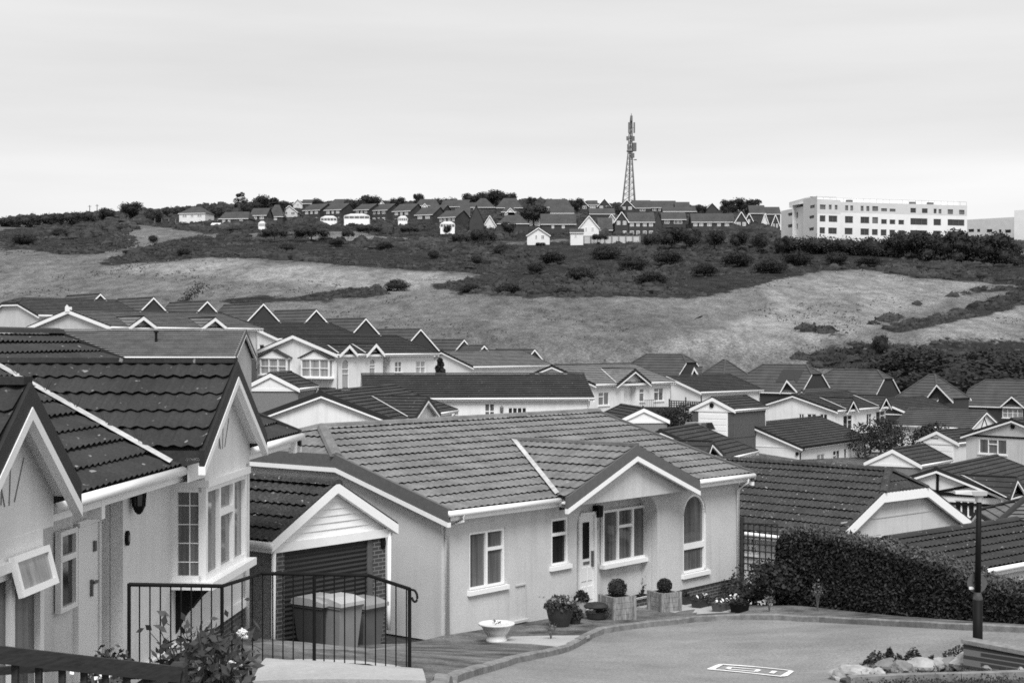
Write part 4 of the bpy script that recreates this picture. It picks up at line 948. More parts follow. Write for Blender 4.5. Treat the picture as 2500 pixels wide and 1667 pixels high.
# ---------------------------------------------------------------- the estate on the hill: houses, the mast, the white block
def far_depth(py): return float(np.interp(-py,[-v for v in HILL_Y],HILL_D))
def far_house(x0,x1,yr,ye,yb,label,typ='eave',wall=brick_f,yaw=0,wins=((.12,.30),(.44,.56),(.70,.88)),rows=(0,),dep=8.0,gx=None,wf=upvc,doff=0,roofm=tile_f,hipx=0,trim=True,over=.3):
    """a two-storey house given by where its front, ridge, eave and foot are seen; built full depth and turned by yaw degrees"""
    d=far_depth(yb)+doff; A=at(x0,ye,d); Bp=at(x1,ye,d); wd=(Bp-A).length; cx=(A.x+Bp.x)/2; wd/=math.cos(R(yaw)); hw=(CY-ye)*d/F; zb=hw-max((yb-ye)*d/F,4.6); rise=(ye-yr)*d/F*1.04+.2
    rt=thing('hill_house',label,'house',(cx,d,zb),R(yaw),'houses on the hill estate'); He=hw-zb; X=wd/2
    b=MB(); lo=-3.5
    if typ=='eave':
        b.box(-X,X,0,dep,lo,He); 
        for sx in(-X,X): b.poly([(sx,0,He),(sx,dep,He),(sx,dep/2,He+rise-.15)]) if not hipx else None
    else:
        b.box(-X,X,0,dep,lo,He); b.poly([(-X,0,He),(X,0,He),(0,0,He+rise-.1)])
    b.obj('wall',wall,rt)
    r=MB(); o=over; t=.14
    def slab(p,q,s,u):
        P=[Vector(v) for v in(p,q,s,u)]; r.poly(P); r.poly([v-Vector((0,0,t)) for v in P][::-1])
        for k in range(4): r.poly([P[k],P[(k+1)%4],P[(k+1)%4]-Vector((0,0,t)),P[k]-Vector((0,0,t))])
    if typ=='eave':
        sl=rise/(dep/2); e=He-sl*o
        hx=hipx
        slab((-X-o,-o,e),(X+o,-o,e),(X+o-hx,dep/2,He+rise),(-X-o+hx,dep/2,He+rise)); slab((X+o,dep+o,e),(-X-o,dep+o,e),(-X-o+hx,dep/2,He+rise),(X+o-hx,dep/2,He+rise))
        if hx:
            for sx in(-1,1): r.poly([(sx*(X+o),-o,e),(sx*(X+o),dep+o,e),(sx*(X+o-hx),dep/2,He+rise)])
    else:
        sl=rise/X; e=He-sl*o
        slab((-X-o,-o,e),(0,-o,He+rise),(0,dep,He+rise),(-X-o,dep,e)); slab((0,-o,He+rise),(X+o,-o,e),(X+o,dep,e),(0,dep,He+rise))
    ro=r.obj('roof',roofm,rt)
    if trim:
        tb=MB()
        if typ=='eave': tb.box(-X-o,X+o,-o-.06,-o+.02,e-.12,e+.04)
        else:
            for sx in(-1,1): tb.beam((sx*(X+o),-o-.04,e),(0,-o-.04,He+rise),(0,0,1),.1,.20)
        tb.obj('fascia' if typ=='eave' else 'bargeboard',wf,rt)
    for row in rows:
        zt=He-.35-row*2.5
        if typ!='eave' and row==0: zt=He+.15
        for f0,f1 in wins:
            a0=-X+2*X*f0;a1=-X+2*X*f1; fr=MB(); fr.box(a0,a1,-.06,.02,zt-1.15,zt); w_=fr.obj('window',wf,rt)
            g=MB(); m_=(a0+a1)/2
            for p,q in((a0+.1,m_-.05),(m_+.05,a1-.1)): g.poly([(p,-.075,zt-1.05),(q,-.075,zt-1.05),(q,-.075,zt-.1),(p,-.075,zt-.1)])
            g.obj('pane',glass_n if (x0+row)%3 else glass_c,w_)
    return rt,X,He,dep
def conserv(x0,x1,yt,yb,label,dd=-6):
    d=far_depth(yb+12)+dd; A=at(x0,yb,d);Bp=at(x1,yb,d); X=(Bp.x-A.x)/2; zt=(CY-yt)*d/F; zb=min((CY-yb)*d/F,zt-2.4); rt=thing('conservatory',label,'conservatory',((A.x+Bp.x)/2,d,zb),0,'white conservatories on the hill'); h=(zt-zb)
    b=MB(); b.box(-X,X,0,3,-2.5,.6)
    for k in range(6): a=-X+2*X*k/5; b.box(a-.07,a+.07,-.02,.08,.6,h*.62)
    b.box(-X,X,-.03,.06,h*.58,h*.66); b.obj('frame',upvc,rt)
    g=MB(); g.box(-X+.06,X-.06,.03,2.9,.6,h*.6); g.obj('glazing',glass_c,rt)
    r=MB(); z=h*.66; T=[(-X*.5,1.5,h),(X*.5,1.5,h)]; r.poly([(-X-.1,-.1,z),(X+.1,-.1,z),T[1],T[0]]); r.poly([(-X-.1,-.1,z),T[0],(-X-.1,3.1,z)]); r.poly([(X+.1,-.1,z),(X+.1,3.1,z),T[1]]); r.poly([(-X-.1,3.1,z),T[0],T[1],(X+.1,3.1,z)]); r.obj('roof',stucco_g,rt)
w3=((.12,.30),(.44,.56),(.70,.88)); w2=((.15,.40),(.60,.85)); w4=((.05,.2),(.3,.43),(.56,.7),(.8,.95))
far_house(436,502,505,520,546,'white two-storey house with hipped roof standing alone at the edge of the estate','eave',block_w,yaw=-12,hipx=3.6,rows=(0,1))
far_house(535,606,517,533,553,'dark brick house with scattered small windows beside a white shed','eave',yaw=-8,wins=((.1,.2),(.3,.38),(.7,.82)),hipx=1.0)
far_house(611,650,508,525,549,'dark brick house with a white garden room at its foot, beside the pale gabled house','eave',yaw=-8,wins=w2,rows=(0,1))
far_house(655,690,500,527,545,'dark hipped house half lost between the brick house and the pale gable','eave',wins=((.4,.6),),hipx=2)
far_house(687,726,504,518,532,'pale gabled house end among the dark roofs','gable',stucco_g,wins=w2,dep=14)
far_house(716,738,488,498,512,'small pale gable on the skyline','gable',stucco_g,wins=((.35,.65),),dep=10)
far_house(738,760,487,497,511,'short dark roof on the skyline beside the small pale gable','eave',wins=())
far_house(739,782,497,513,534,'brick house with three white upper windows, first of the even row','eave',yaw=-26,dep=11,wins=w3,rows=(0,1))
far_house(791,834,496,512,536,'brick house with a broad white conservatory at its foot','eave',yaw=-26,dep=11,wins=w3,rows=(0,1))
far_house(800,862,486,500,511,'long dark roof on the skyline behind the even row','eave',wins=(),hipx=3)
far_house(864,901,497,512,536,'brick house above the widest white conservatory','eave',yaw=-26,dep=11,wins=w3,rows=(0,1))
far_house(903,946,497,513,536,'brick house joined to its neighbour, white lower window','eave',yaw=-26,dep=11,wins=w3,rows=(0,1))
far_house(921,938,491,498,509,'tiny white gable tip showing above the brick roofs','gable',block_w,wins=(),dep=10)
far_house(958,1002,497,515,540,'brick house with a round-topped white conservatory in front','eave',yaw=-26,dep=11,wins=w3,rows=(0,1))
far_house(1013,1056,505,524,547,'brick house with two white upper windows and bare brick below','eave',yaw=-26,dep=11,wins=w2,rows=(0,))
far_house(1028,1046,499,508,520,'small white gable above the brick house with two upper windows','gable',block_w,wins=(),dep=10)
far_house(1071,1112,513,530,557,'brick house lowest of the even row, with a white extension','eave',yaw=-26,dep=11,wins=w4,rows=(0,1))
far_house(1015,1072,486,501,514,'long tiled roof on the skyline beneath the dark pines','eave',wins=(),hipx=2)
far_house(1076,1140,488,504,520,'broad roof on the skyline with one white verge','eave',wins=(),yaw=-15)
far_house(1150,1208,484,505,525,'large hipped house beneath the dark pines with a pale window','eave',wins=((.1,.3),),hipx=4)
far_house(1212,1275,484,506,528,'large hipped house beside the pines with white-silled windows','eave',wins=((.3,.4),(.3,.42)),hipx=3)
far_house(1112,1146,508,528,548,'dark house with steep roof joining the row to the tall white gable','eave',wins=())
far_house(1146,1180,503,536,566,'steep dark roof sweeping low beside the white gable with a point','gable',wins=(),dep=12,trim=False)
far_house(1181,1210,529,550,560,'white gable with a tall point and one small window','gable',block_w,wins=((.45,.62),),dep=9)
far_house(1236,1256,510,519,534,'tiny white gable in the middle of the dark roofs','gable',block_w,wins=(),dep=12)
far_house(1215,1290,525,545,568,'long dark roofed house behind the low bungalow at the estate edge','eave',wins=(),hipx=3)
far_house(1293,1322,516,531,552,'narrow white gabled house with two windows under the peak','gable',block_w,wins=w2,dep=12)
far_house(1326,1396,486,505,528,'dark brick house with a hipped roof beside the first of the brick gables','eave',wins=((.12,.24),),hipx=2)
far_house(1401,1437,487,504,522,'brick gabled house with white verges, a tree at its shoulder','gable',wins=w2,dep=12)
far_house(1436,1458,489,500,512,'dark roof with white wall between the two brick gables','eave',wins=((.2,.8),))
far_house(1459,1492,487,504,522,'brick gabled house with white verges and an aerial beside it','gable',wins=w2,dep=12)
far_house(1513,1548,490,506,524,'brick gabled house with white verges at the foot of the mast','gable',wins=w2,dep=10)
far_house(1545,1588,489,507,522,'terrace house with plain dark roof just beyond the mast','eave',wins=((.4,.7),))
far_house(1590,1650,490,506,520,'terrace with a row of white windows on the skyline','eave',wins=w4)
far_house(1650,1684,493,510,522,'end terrace with a lower dark roof on the skyline','eave',wins=((.2,.4),))
far_house(1322,1405,522,546,566,'wide dark roofed house behind the low white walls','eave',wins=((.3,.37),(.6,.68)))
far_house(1414,1462,530,556,578,'largest white gabled house, bright against the dark roofs','gable',block_w,wins=((.3,.42),(.62,.75)),dep=12,doff=-25)
far_house(1393,1424,559,567,583,'low white outbuilding joined to the largest white gable','eave',block_w,wins=((.3,.5),),dep=5,doff=-30)
far_house(1462,1494,532,560,572,'dark sweeping roof with a small dormer beside the largest white gable','eave',wins=())
far_house(1482,1506,525,540,558,'pale tilted gable wall showing between dark roofs','gable',stucco_g,wins=(),dep=10,yaw=-20)
far_house(1287,1342,559,575,592,'low white bungalow with a wide gable at the edge of the scrub','gable',block_w,wins=((.35,.45),(.62,.76)),dep=12,doff=-10)
far_house(1501,1534,520,541,571,'brick gabled end of the long terrace with two rows of windows','gable',wins=w2,rows=(0,1),dep=11)
far_house(1535,1597,519,541,571,'long brick terrace with two rows of white windows','eave',wins=w4,rows=(0,1))
far_house(1598,1616,519,541,560,'dark gable end closing the long brick terrace','gable',wins=(),dep=9,trim=False)
far_house(1617,1674,518,535,560,'brick terrace set back, with white-lined gutter and bushes in front','eave',wins=((.1,.3),(.5,.85)))
far_house(1690,1792,521,541,564,'long low terrace with an unbroken strip of windows above the bushes','eave',wins=((.03,.12),(.17,.26),(.36,.46),(.6,.68),(.78,.88)))
far_house(1793,1826,520,544,566,'brick gable end of the long low terrace with a wide window','gable',wins=((.05,.45),(.6,.85)),dep=11)
far_house(1723,1754,497,511,528,'brick gable with white verges and a dark tree beyond its roof','gable',wins=(),dep=12)
far_house(1774,1801,500,512,528,'small brick gable with white verges below the spreading tree','gable',wins=(),dep=12)
far_house(1820,1837,523,537,560,'narrow brick gable with white verges and a single upright window','gable',wins=((.35,.65),),dep=8)
far_house(1832,1868,501,520,545,'steep dark roof beside the narrow white gable near the white block','eave',wins=())
far_house(1868,1905,505,522,545,'dark roof nearest the white block, cut off square','eave',wins=())
far_house(1859,1876,523,545,558,'narrow white steep gable with two small windows near the white block','gable',block_w,wins=w2,dep=8)
far_house(1884,1902,527,548,560,'narrow brick steep gable next to the white block','gable',wins=w2,dep=8)
far_house(1040,1080,500,514,530,'dark roof filling the gap behind the house with two upper windows','eave',wins=(),yaw=-20,dep=10)
far_house(1122,1160,494,508,524,'dark roof stepping down below the long tiled skyline roof','eave',wins=((.4,.6),),yaw=-15,dep=10)
far_house(1225,1262,503,517,534,'dark hipped roof between the tiny white gable and the pines','eave',wins=((.2,.4),),hipx=2,dep=10)
far_house(1256,1298,513,530,548,'brown-dark roof just behind the narrow white gabled house','eave',wins=(),yaw=-15,dep=10)
far_house(1345,1400,505,520,538,'wide plain roof between the two rows near the brick gables','eave',wins=((.1,.2),(.7,.8)),dep=9)
far_house(1440,1500,508,522,540,'long plain roof below the pair of brick gables','eave',wins=(),dep=9)
far_house(1620,1700,505,516,530,'plain roof between the skyline terrace and the low terrace','eave',wins=(),dep=9)
conserv(783,822,526,538,'small white conservatory against the second brick house')
conserv(840,902,521,538,'widest white conservatory with a pale shallow roof')
conserv(972,994,526,541,'round-topped white conservatory against the brick house')
conserv(1075,1110,540,557,'white conservatory half hidden by a shrub')
conserv(631,646,539,549,'little white garden room at the foot of the brick house')
far_house(517,535,545,548,556,'long low white shed beside the dark brick house','eave',block_w,wins=(),dep=4,roofm=block_w)
# rendered garden wall below the terrace
d=far_depth(586)-18; A=at(1425,577,d);Bp=at(1562,577,d); rt=thing('garden_wall','long pale garden wall below the brick terrace','wall',((A.x+Bp.x)/2,d,A.z-2.2)); X=(Bp.x-A.x)/2
b=MB(); b.box(-X,X,0,.3,-3,2.2)
b.obj('wall_panel',stucco_m,rt); b=MB(); b.box(-X-.1,X+.1,-.06,.36,2.2,2.3)
for k in range(9): b.box(-X+2*X*k/8-.2,-X+2*X*k/8+.2,-.1,.4,-3,2.35)
b.obj('wall_pier',rock_d,rt)
# ---- lattice mast
d=690.; base=at(1541,497,d); s=d/F; rt=thing('radio_mast','tall lattice radio mast with drum and panel aerials near its top','mast',(base.x,d,base.z-4))
def mp(px,py): return ((px-1541)*s,(CY-py)*s-(base.z-4))
hl=lambda y: float(np.interp(y,[283,330,372,500,520],[2.0,4.5,4.8,16.5,18.5]))*s
cx_=lambda y: (float(np.interp(y,[283,372,500,520],[1541.5,1538,1535,1534.5]))-1541)*s
b=MB(); ys=[520,505,490,475,460,445,430,415,400,386,372,360,348,336,324,312,300,290,283]
legs=[(-1,-1),(1,-1),(1,1),(-1,1)]
def lp(k,y): return Vector((cx_(y)+legs[k][0]*hl(y)*.92,legs[k][1]*hl(y)*.92,(CY-y)*s-(base.z-4)))
for k in range(4):
    for y0,y1 in zip(ys,ys[1:]): b.beam(lp(k,y0),lp(k,y1),(0,1,.01),.40 if y0>372 else .3,.40 if y0>372 else .3)
b.obj('mast_leg',steel,rt); b=MB()
for y0,y1 in zip(ys,ys[1:]):
    for k in range(4):
        k2=(k+1)%4; b.beam(lp(k,y0),lp(k2,y1),(0,1,.01),.13,.13); b.beam(lp(k2,y0),lp(k,y1),(0,1,.01),.13,.13); b.beam(lp(k,y0),lp(k2,y0),(0,0,1),.14,.14)
b.obj('lattice',steel,rt)
b=MB(); b.tube([(cx_(500),0,0),(cx_(372),0,(CY-372)*s-(base.z-4)),(cx_(290),0,(CY-290)*s-(base.z-4))],.35,6); b.obj('cable_run',steel,rt)
b=MB(); z=(CY-283)*s-(base.z-4); b.tube([(cx_(283),0,z-2),(cx_(283),0,z+1)],.15,6); b.obj('top_spike',steel,rt)
z=(CY-368)*s-(base.z-4); b=MB(); b.box(cx_(368)-1.4,cx_(368)+1.4,-1.4,1.4,z-.5,z+.1)
b.obj('platform',steel,rt)
for px,y0,y1,w_ in((1531,334,344,.8),(1545,334,344,1.5),(1547,336,345,.7),(1533,353,366,.8),(1548,350,370,2.0),(1544,375,386,1.6),(1551,390,392,1.2)):
    b=MB(); x=(px-1541)*s; za=(CY-y1)*s-(base.z-4); zc=(CY-y0)*s-(base.z-4); b.tube([(x,-1.0,za),(x,-1.0,zc)],w_/2,8); b.beam((x,-1.0,(za+zc)/2),(cx_(y0),0,(za+zc)/2),(0,0,1),.15,.15); b.obj('aerial_drum',steel,rt)
for px,y0,y1 in((1535,300,326),(1548,300,326),(1541,285,296)):
    b=MB(); x=(px-1541)*s; za=(CY-y1)*s-(base.z-4); zc=(CY-y0)*s-(base.z-4); b.box(x-.35,x+.35,-1.3,-1.0,za,zc); b.beam((x,-1,(za+zc)/2),(cx_(y0),0,(za+zc)/2),(0,0,1),.15,.15); b.obj('panel_aerial',steel,rt)
for px,y0,y1,lab in((219,501,517,'thin pole on the bare skyline, the further from the big bush'),(237,499,519,'thin pole on the skyline, close to the big bush')):
    A=at(px,y1+14,640); rt=thing('skyline_pole',lab,'pole',tuple(A)); b=MB(); hh=(y1+14-y0)*640/F; b.tube([(0,0,0),(0,0,hh)],[.2,.12],6); b.obj('pole_shaft',timber,rt); b=MB(); b.box(-.7,.7,-.06,.06,hh-.6,hh-.45); b.obj('cross_arm',timber,rt)
# ---- the white block of flats
def block(label,cx,d,z0,yaw,name='apartment_block'): return thing(name,label,'block of flats',(cx,d,z0),yaw)
d=425.; s=d/F
def facade(rt,p0,p1,ztop,zbot,wins,wallm,dep,upper=None,zup=0,back=True,left=True):
    """one straight front from p0 to p1 (world x,y) with its windows [(pixel x0, x1, pixel y top, y bottom, dark)] let into it"""
    o=Vector((p0[0],p0[1],0)); a=Vector((p1[0]-p0[0],p1[1]-p0[1],0)); Ln=a.length; a.normalize(); n=Vector((a.y,-a.x,0)); z00=rt.location.z; base_=Vector(rt.location)
    def hit(px,py):
        dr=Vector(((px-CX)/F,1,(CY-py)/F)); k=o.dot(n)/dr.dot(n); P=dr*k; return (P-o).dot(a),P.z
    R_=[]
    for x0,x1,y0,y1,g in wins:
        u0,za=hit(x0,y0);u1,zb=hit(x1,y1); zc=hit(x1,y0)[1]; zd=hit(x0,y1)[1]; R_.append((u0,u1,(zb+zd)/2,(za+zc)/2,g))
    A=sorted({0,Ln}|{v for q in R_ for v in q[:2] if 0<v<Ln}); Z=sorted({zbot,ztop}|({zup} if upper else set())|{v for q in R_ for v in q[2:4]})
    P=lambda u,z,oo=0: o+a*u+n*oo+Vector((0,0,z))-base_
    b=MB();bu=MB()
    for i in range(len(A)-1):
        for j in range(len(Z)-1):
            cu,cz=(A[i]+A[i+1])/2,(Z[j]+Z[j+1])/2
            if any(q[0]<cu<q[1] and q[2]<cz<q[3] for q in R_): continue
            (bu if upper and cz>zup else b).poly([P(A[i],Z[j]),P(A[i+1],Z[j]),P(A[i+1],Z[j+1]),P(A[i],Z[j+1])])
    for q in R_:
        for (u0,z0_),(u1,z1_) in(((q[0],q[2]),(q[1],q[2])),((q[1],q[2]),(q[1],q[3])),((q[1],q[3]),(q[0],q[3])),((q[0],q[3]),(q[0],q[2]))): b.poly([P(u0,z0_),P(u1,z1_),P(u1,z1_,-.35),P(u0,z0_,-.35)])
    # the body behind the front
    if back:
        for u in((0,Ln) if left else (Ln,)): b.poly([P(u,zbot),P(u,ztop),P(u,ztop,-dep),P(u,zbot,-dep)])
        b.poly([P(0,ztop),P(Ln,ztop),P(Ln,ztop,-dep),P(0,ztop,-dep)]); b.poly([P(0,zbot,-dep),P(Ln,zbot,-dep),P(Ln,ztop,-dep),P(0,ztop,-dep)])
    b.obj('wall',wallm,rt)
    if upper: bu.obj('upper_cladding',upper,rt)
    for q in R_:
        fr=MB(); w_=q[1]-q[0]; fw=.12
        def bar(u0,u1,z0_,z1_,o0=-.3,o1=-.18):
            pp=[P(u,z,oo) for oo in(o0,o1) for z in(z0_,z1_) for u in(u0,u1)]; i=len(fr.v); fr.v+=[tuple(v) for v in pp]; fr.f+=[(i,i+1,i+3,i+2),(i+6,i+7,i+5,i+4),(i,i+4,i+5,i+1),(i+2,i+3,i+7,i+6),(i,i+2,i+6,i+4),(i+1,i+5,i+7,i+3)]
        for u0,u1,z0_,z1_ in((q[0],q[0]+fw,q[2],q[3]),(q[1]-fw,q[1],q[2],q[3]),(q[0],q[1],q[2],q[2]+fw),(q[0],q[1],q[3]-fw,q[3])): bar(u0,u1,z0_,z1_)
        k=max(1,round(w_/1.6))
        for j in range(1,k): bar(q[0]+w_*j/k-.05,q[0]+w_*j/k+.05,q[2],q[3])
        o_=fr.obj('window',steel if q[4] else upvc,rt); g=MB(); g.poly([P(q[0],q[2],-.28),P(q[1],q[2],-.28),P(q[1],q[3],-.28),P(q[0],q[3],-.28)]); g.obj('pane',glass_d if q[4]==1 else glass_c,o_)
    return P,Ln
def W(x0,x1,y0,y1,g=1): return (x0,x1,y0,y1,g)
def at2(px,d): return ((px-CX)/F*d,d)
zt=lambda y,d_: (CY-y)*d_/F
rt=block('long white block of flats with a grey top storey and rows of dark windows',(2160-CX)*s,d,zt(596,d),0)
p0=at2(1995,418);p1=at2(2361,432)
Z1=lambda zx: 2050+zx/5.227
ws=[]
for a,c in((70,110),(135,172),(268,306),(340,380)): ws.append(W(Z1(a),Z1(c),430+375/5.227+(a-70)*.006,430+440/5.227+(a-70)*.006,2))
for a,c,y0,y1 in((416,492,386,448),(530,605,412,452),(638,714,418,456),(903,975,408,470),(1050,1124,414,474),(1200,1238,418,478),(1262,1300,422,480),(1378,1448,426,488),(1524,1594,432,492)): ws.append(W(Z1(a),Z1(c),430+y0/5.227,430+y1/5.227,1 if a>800 and a<1250 else 2))
for a,c,y0,y1,g in((68,170,512,600,1),(266,378,520,604,1),(416,490,524,606,2),(530,602,552,612,1),(638,710,556,616,1),(750,822,560,620,1),(903,1120,540,624,1),(1198,1294,548,630,1),(1378,1592,554,634,1)): ws.append(W(Z1(a),Z1(c),430+y0/5.227,430+y1/5.227,g))
for a,c,y0,y1,g in((64,164,662,746,1),(266,374,670,754,1),(412,486,678,754,1),(524,598,682,762,1),(636,708,686,766,1),(748,824,692,770,1),(900,1114,692,770,1),(1194,1290,698,780,1),(1376,1588,706,790,1)): ws.append(W(Z1(a),Z1(c),430+y0/5.227,430+y1/5.227,g))
zup=zt(528,432)
P,Ln=facade(rt,p0,p1,zt(491,418),zt(625,418),ws,block_w,14,upper=block_g,zup=zup,left=False)
b=MB()
for u0,u1 in((.02,.98),): b.poly([P(Ln*u0,zt(478,418),-3),P(Ln*u1,zt(478,418),-3),P(Ln*u1,zt(478,418),-12),P(Ln*u0,zt(478,418),-12)])
zr=zt(478,418); zq=zt(491,418)
b.poly([P(Ln*.02,zq,-3),P(Ln*.98,zq,-3),P(Ln*.98,zr,-3),P(Ln*.02,zr,-3)]); b.poly([P(Ln*.02,zq,-3),P(Ln*.02,zq,-12),P(Ln*.02,zr,-12),P(Ln*.02,zr,-3)]); b.poly([P(Ln*.98,zq,-3),P(Ln*.98,zq,-12),P(Ln*.98,zr,-12),P(Ln*.98,zr,-3)])
b.obj('roof_storey',block_w,rt)
b=MB()
for k in range(24): u=Ln*k/23; b.beam(P(u,zq,-.3),P(u,zq+1.0,-.3),(0,1,0),.05,.05)
b.beam(P(0,zq+1.0,-.3),P(Ln,zq+1.0,-.3),(0,0,1),.06,.06); b.obj('roof_railing',steel,rt)
b=MB()
for u0,w_ in((.2,1.6),(.62,1.6),(.74,1.6)): 
    pp=[P(Ln*u0+du,zq+dz,-1.2+dy) for dy in(0,1) for dz in(0,.6) for du in(0,w_)]; i=len(b.v); b.v+=[tuple(v) for v in pp]; b.f+=[(i,i+1,i+3,i+2),(i+6,i+7,i+5,i+4),(i,i+4,i+5,i+1),(i+2,i+3,i+7,i+6),(i,i+2,i+6,i+4),(i+1,i+5,i+7,i+3)]
b.obj('roof_plant',steel,rt)
Y1=lambda zx: 1700+zx/5.8725
ws=[W(Y1(1772),Y1(1856),430+410/5.87,430+478/5.87,2),W(Y1(1900),Y1(1942),430+412/5.87,430+480/5.87,2),W(Y1(1985),Y1(2026),430+415/5.87,430+483/5.87,2),
    W(Y1(1770),Y1(1852),430+565/5.87,430+655/5.87,1),W(Y1(1898),Y1(2022),430+568/5.87,430+660/5.87,1),W(Y1(1768),Y1(1846),430+735/5.87,430+825/5.87,1),W(Y1(1893),Y1(2016),430+740/5.87,430+830/5.87,1)]
c0=at2(1995,414); c1=at2(2052,417)
facade(rt,c0,c1,zt(486,414),zt(625,414),ws,block_w,12,upper=block_g,zup=zt(523,416),back=False)
ws=[W(Y1(1628),Y1(1700),430+418/5.87,430+462/5.87,2),W(Y1(1618),Y1(1688),430+566/5.87,430+610/5.87,2),W(Y1(1613),Y1(1685),430+738/5.87,430+782/5.87,2)]
facade(rt,at2(1961,424),c0,zt(487,424),zt(625,424),ws,block_w,12,back=False)
rt2=block('lower white wing of flats stepping down beside the long block',(1934-CX)*445/F,445,zt(590,445),0)
ws=[W(Y1(1312),Y1(1382),430+528/5.87,430+572/5.87,2),W(Y1(1428),Y1(1458),430+518/5.87,430+604/5.87,2),W(Y1(1310),Y1(1378),430+692/5.87,430+738/5.87,2),W(Y1(1425),Y1(1455),430+685/5.87,430+770/5.87,2)]
P,Ln=facade(rt2,at2(1907,442),at2(1962,427),zt(511,436),zt(612,436),ws,block_w,12)
b=MB(); zz=zt(508,446); b.poly([P(1,zz-.3,-2),P(Ln,zz-.3,-2),P(Ln,zz+1.6,-2),P(1,zz+1.2,-2)]); b.poly([P(1,zz-.3,-2),P(1,zz+1.2,-2),P(1,zz+1.2,-10),P(1,zz-.3,-10)]); b.poly([P(1,zz+1.2,-2),P(Ln,zz+1.6,-2),P(Ln,zz+1.6,-10),P(1,zz+1.2,-10)]); b.obj('roof_storey',block_w,rt2)
rt3=block('grey and white block of flats behind the dark trees, partly out of view',(2430-CX)*460/F,460,zt(600,460),0)
ws=[W(Z1(a),Z1(c),430+y0/5.227,430+y1/5.227,1) for a,c,y0,y1 in((1642,1714,676,716),(1752,1792,676,716),(1874,1946,678,720),(2030,2064,682,722),(2110,2184,684,726),(2130,2210,810,870))]
P,Ln=facade(rt3,at2(2361,462),at2(2478,452),zt(534,458),zt(640,458),ws,block_g,12,upper=block_g,zup=zt(552,458))
ws=[]
facade(rt3,at2(2476,440),at2(2620,430),zt(514,440),zt(660,440),[W(2510,2540,540,556,1),W(2510,2540,580,596,1)],block_w,12)
# ---------------------------------------------------------------- scrub, bushes and trees
rng=np.random.default_rng(5)
def scrub():
    X=TX.reshape(TSH);Y=TY.reshape(TSH);Z=TZ.reshape(TSH);S_=TSC.reshape(TSH); idx=np.argwhere((S_>.5)&(Y>195)&(Y<760))
    # clumps scattered by ground area
    ar=np.array([(X[r,min(c+1,TSH[1]-1)]-X[r,c])*(Y[min(r+1,TSH[0]-1),c]-Y[r,c]) for r,c in idx]); px=CX+X[idx[:,0],idx[:,1]]/Y[idx[:,0],idx[:,1]]*F; ok=(px>-120)&(px<2620); idx=idx[ok];ar=ar[ok]
    yy=Y[idx[:,0],idx[:,1]]; wgt=ar/np.maximum(yy/300,.6)**1.6; wgt=wgt*np.where(yy<262,3.0,1); p=wgt/wgt.sum(); n=22000; pick=rng.choice(len(idx),n,p=p); r,c=idx[pick].T
    fx=rng.random(n);fy=rng.random(n); c2=np.minimum(c+1,TSH[1]-1); r2=np.minimum(r+1,TSH[0]-1)
    cx=X[r,c]+(X[r,c2]-X[r,c])*fx; cy=Y[r,c]+(Y[r2,c]-Y[r,c])*fy; cz=Z[r,c]+(Z[r2,c]-Z[r,c])*fy
    nv=np.array([mnoise.noise(Vector((a*.035,b_*.022,1))) for a,b_ in zip(cx,cy)])
    sz=(.26+.62*rng.random(n)**3)*np.clip(1+1.3*nv,.4,2.1)*np.clip(cy/330,.6,1.7)
    # every clump is a lumpy dome with sprigs standing out of it
    K,J=7,4; ax=rng.uniform(1.1,1.8,n); hz_=rng.uniform(.8,1.25,n); sp_=rng.random(n)*6.28; V=np.zeros((n,J,K,3))
    for j in range(J):
        pj=PI/2*(1-j/(J-1)*.96)+.03
        for k in range(K):
            a_=2*PI*k/K+sp_; q_=sz*(1+rng.normal(size=n)*.15); V[:,j,k,0]=cx+q_*ax*np.sin(pj)*np.cos(a_); V[:,j,k,1]=cy+q_*ax*np.sin(pj)*np.sin(a_); V[:,j,k,2]=cz+q_*hz_*np.cos(pj)-.15
    V2=np.roll(V,-1,axis=2); Q=np.stack([V[:,:-1],V2[:,:-1],V2[:,1:],V[:,1:]],3).reshape(-1,4,3)
    m=22; N_=n*m; th=rng.random(N_)*2*PI; ph=np.arccos(rng.random(N_)); rr=np.repeat(sz,m)*(.85+.5*rng.random(N_)); A_=np.repeat(ax,m)
    pts=np.stack([np.repeat(cx,m)+rr*A_*np.sin(ph)*np.cos(th),np.repeat(cy,m)+rr*A_*np.sin(ph)*np.sin(th),np.repeat(cz,m)+rr*np.repeat(hz_,m)*np.cos(ph)-.1],1)
    v,f=leaves(N_,pts,np.repeat(np.clip(sz,.3,.8),m)*.42*(.6+.7*rng.random(N_)),rng); Lf=np.array(v).reshape(-1,4,3)
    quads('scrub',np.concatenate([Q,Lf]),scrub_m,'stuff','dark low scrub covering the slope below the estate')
scrub()
def tussocks():
    """rough tufts that break up the open grass"""
    n=6000; u=rng.random(n)*2700-100; d=205+rng.random(n)**.8*240; x=(u-CX)/F*d; z=gz(x,d); py=CY-z/d*F
    keep=np.ones(n,bool)
    for p in SCRUB: keep&=~inside(u,py,p)
    nv=np.array([mnoise.noise(Vector((a*.05,b_*.03,11))) for a,b_ in zip(x,d)]); keep&=(nv>.06)&(d>215)
    x,d,z=x[keep],d[keep],z[keep]; n=len(x); m=5; N_=n*m
    pts=np.stack([np.repeat(x,m)+rng.normal(size=N_)*.35,np.repeat(d,m)+rng.normal(size=N_)*.35,np.repeat(z,m)+.18*rng.random(N_)+.05],1)
    v,f=leaves(N_,pts,.42*np.repeat(d/300,m)*(.5+.8*rng.random(N_)),rng); b=MB(); b.v=v;b.f=f; tag(b.obj('grass_tufts',mat('dry_grass',.13,.95,.4,.7,.1)),kind='stuff')
tussocks()
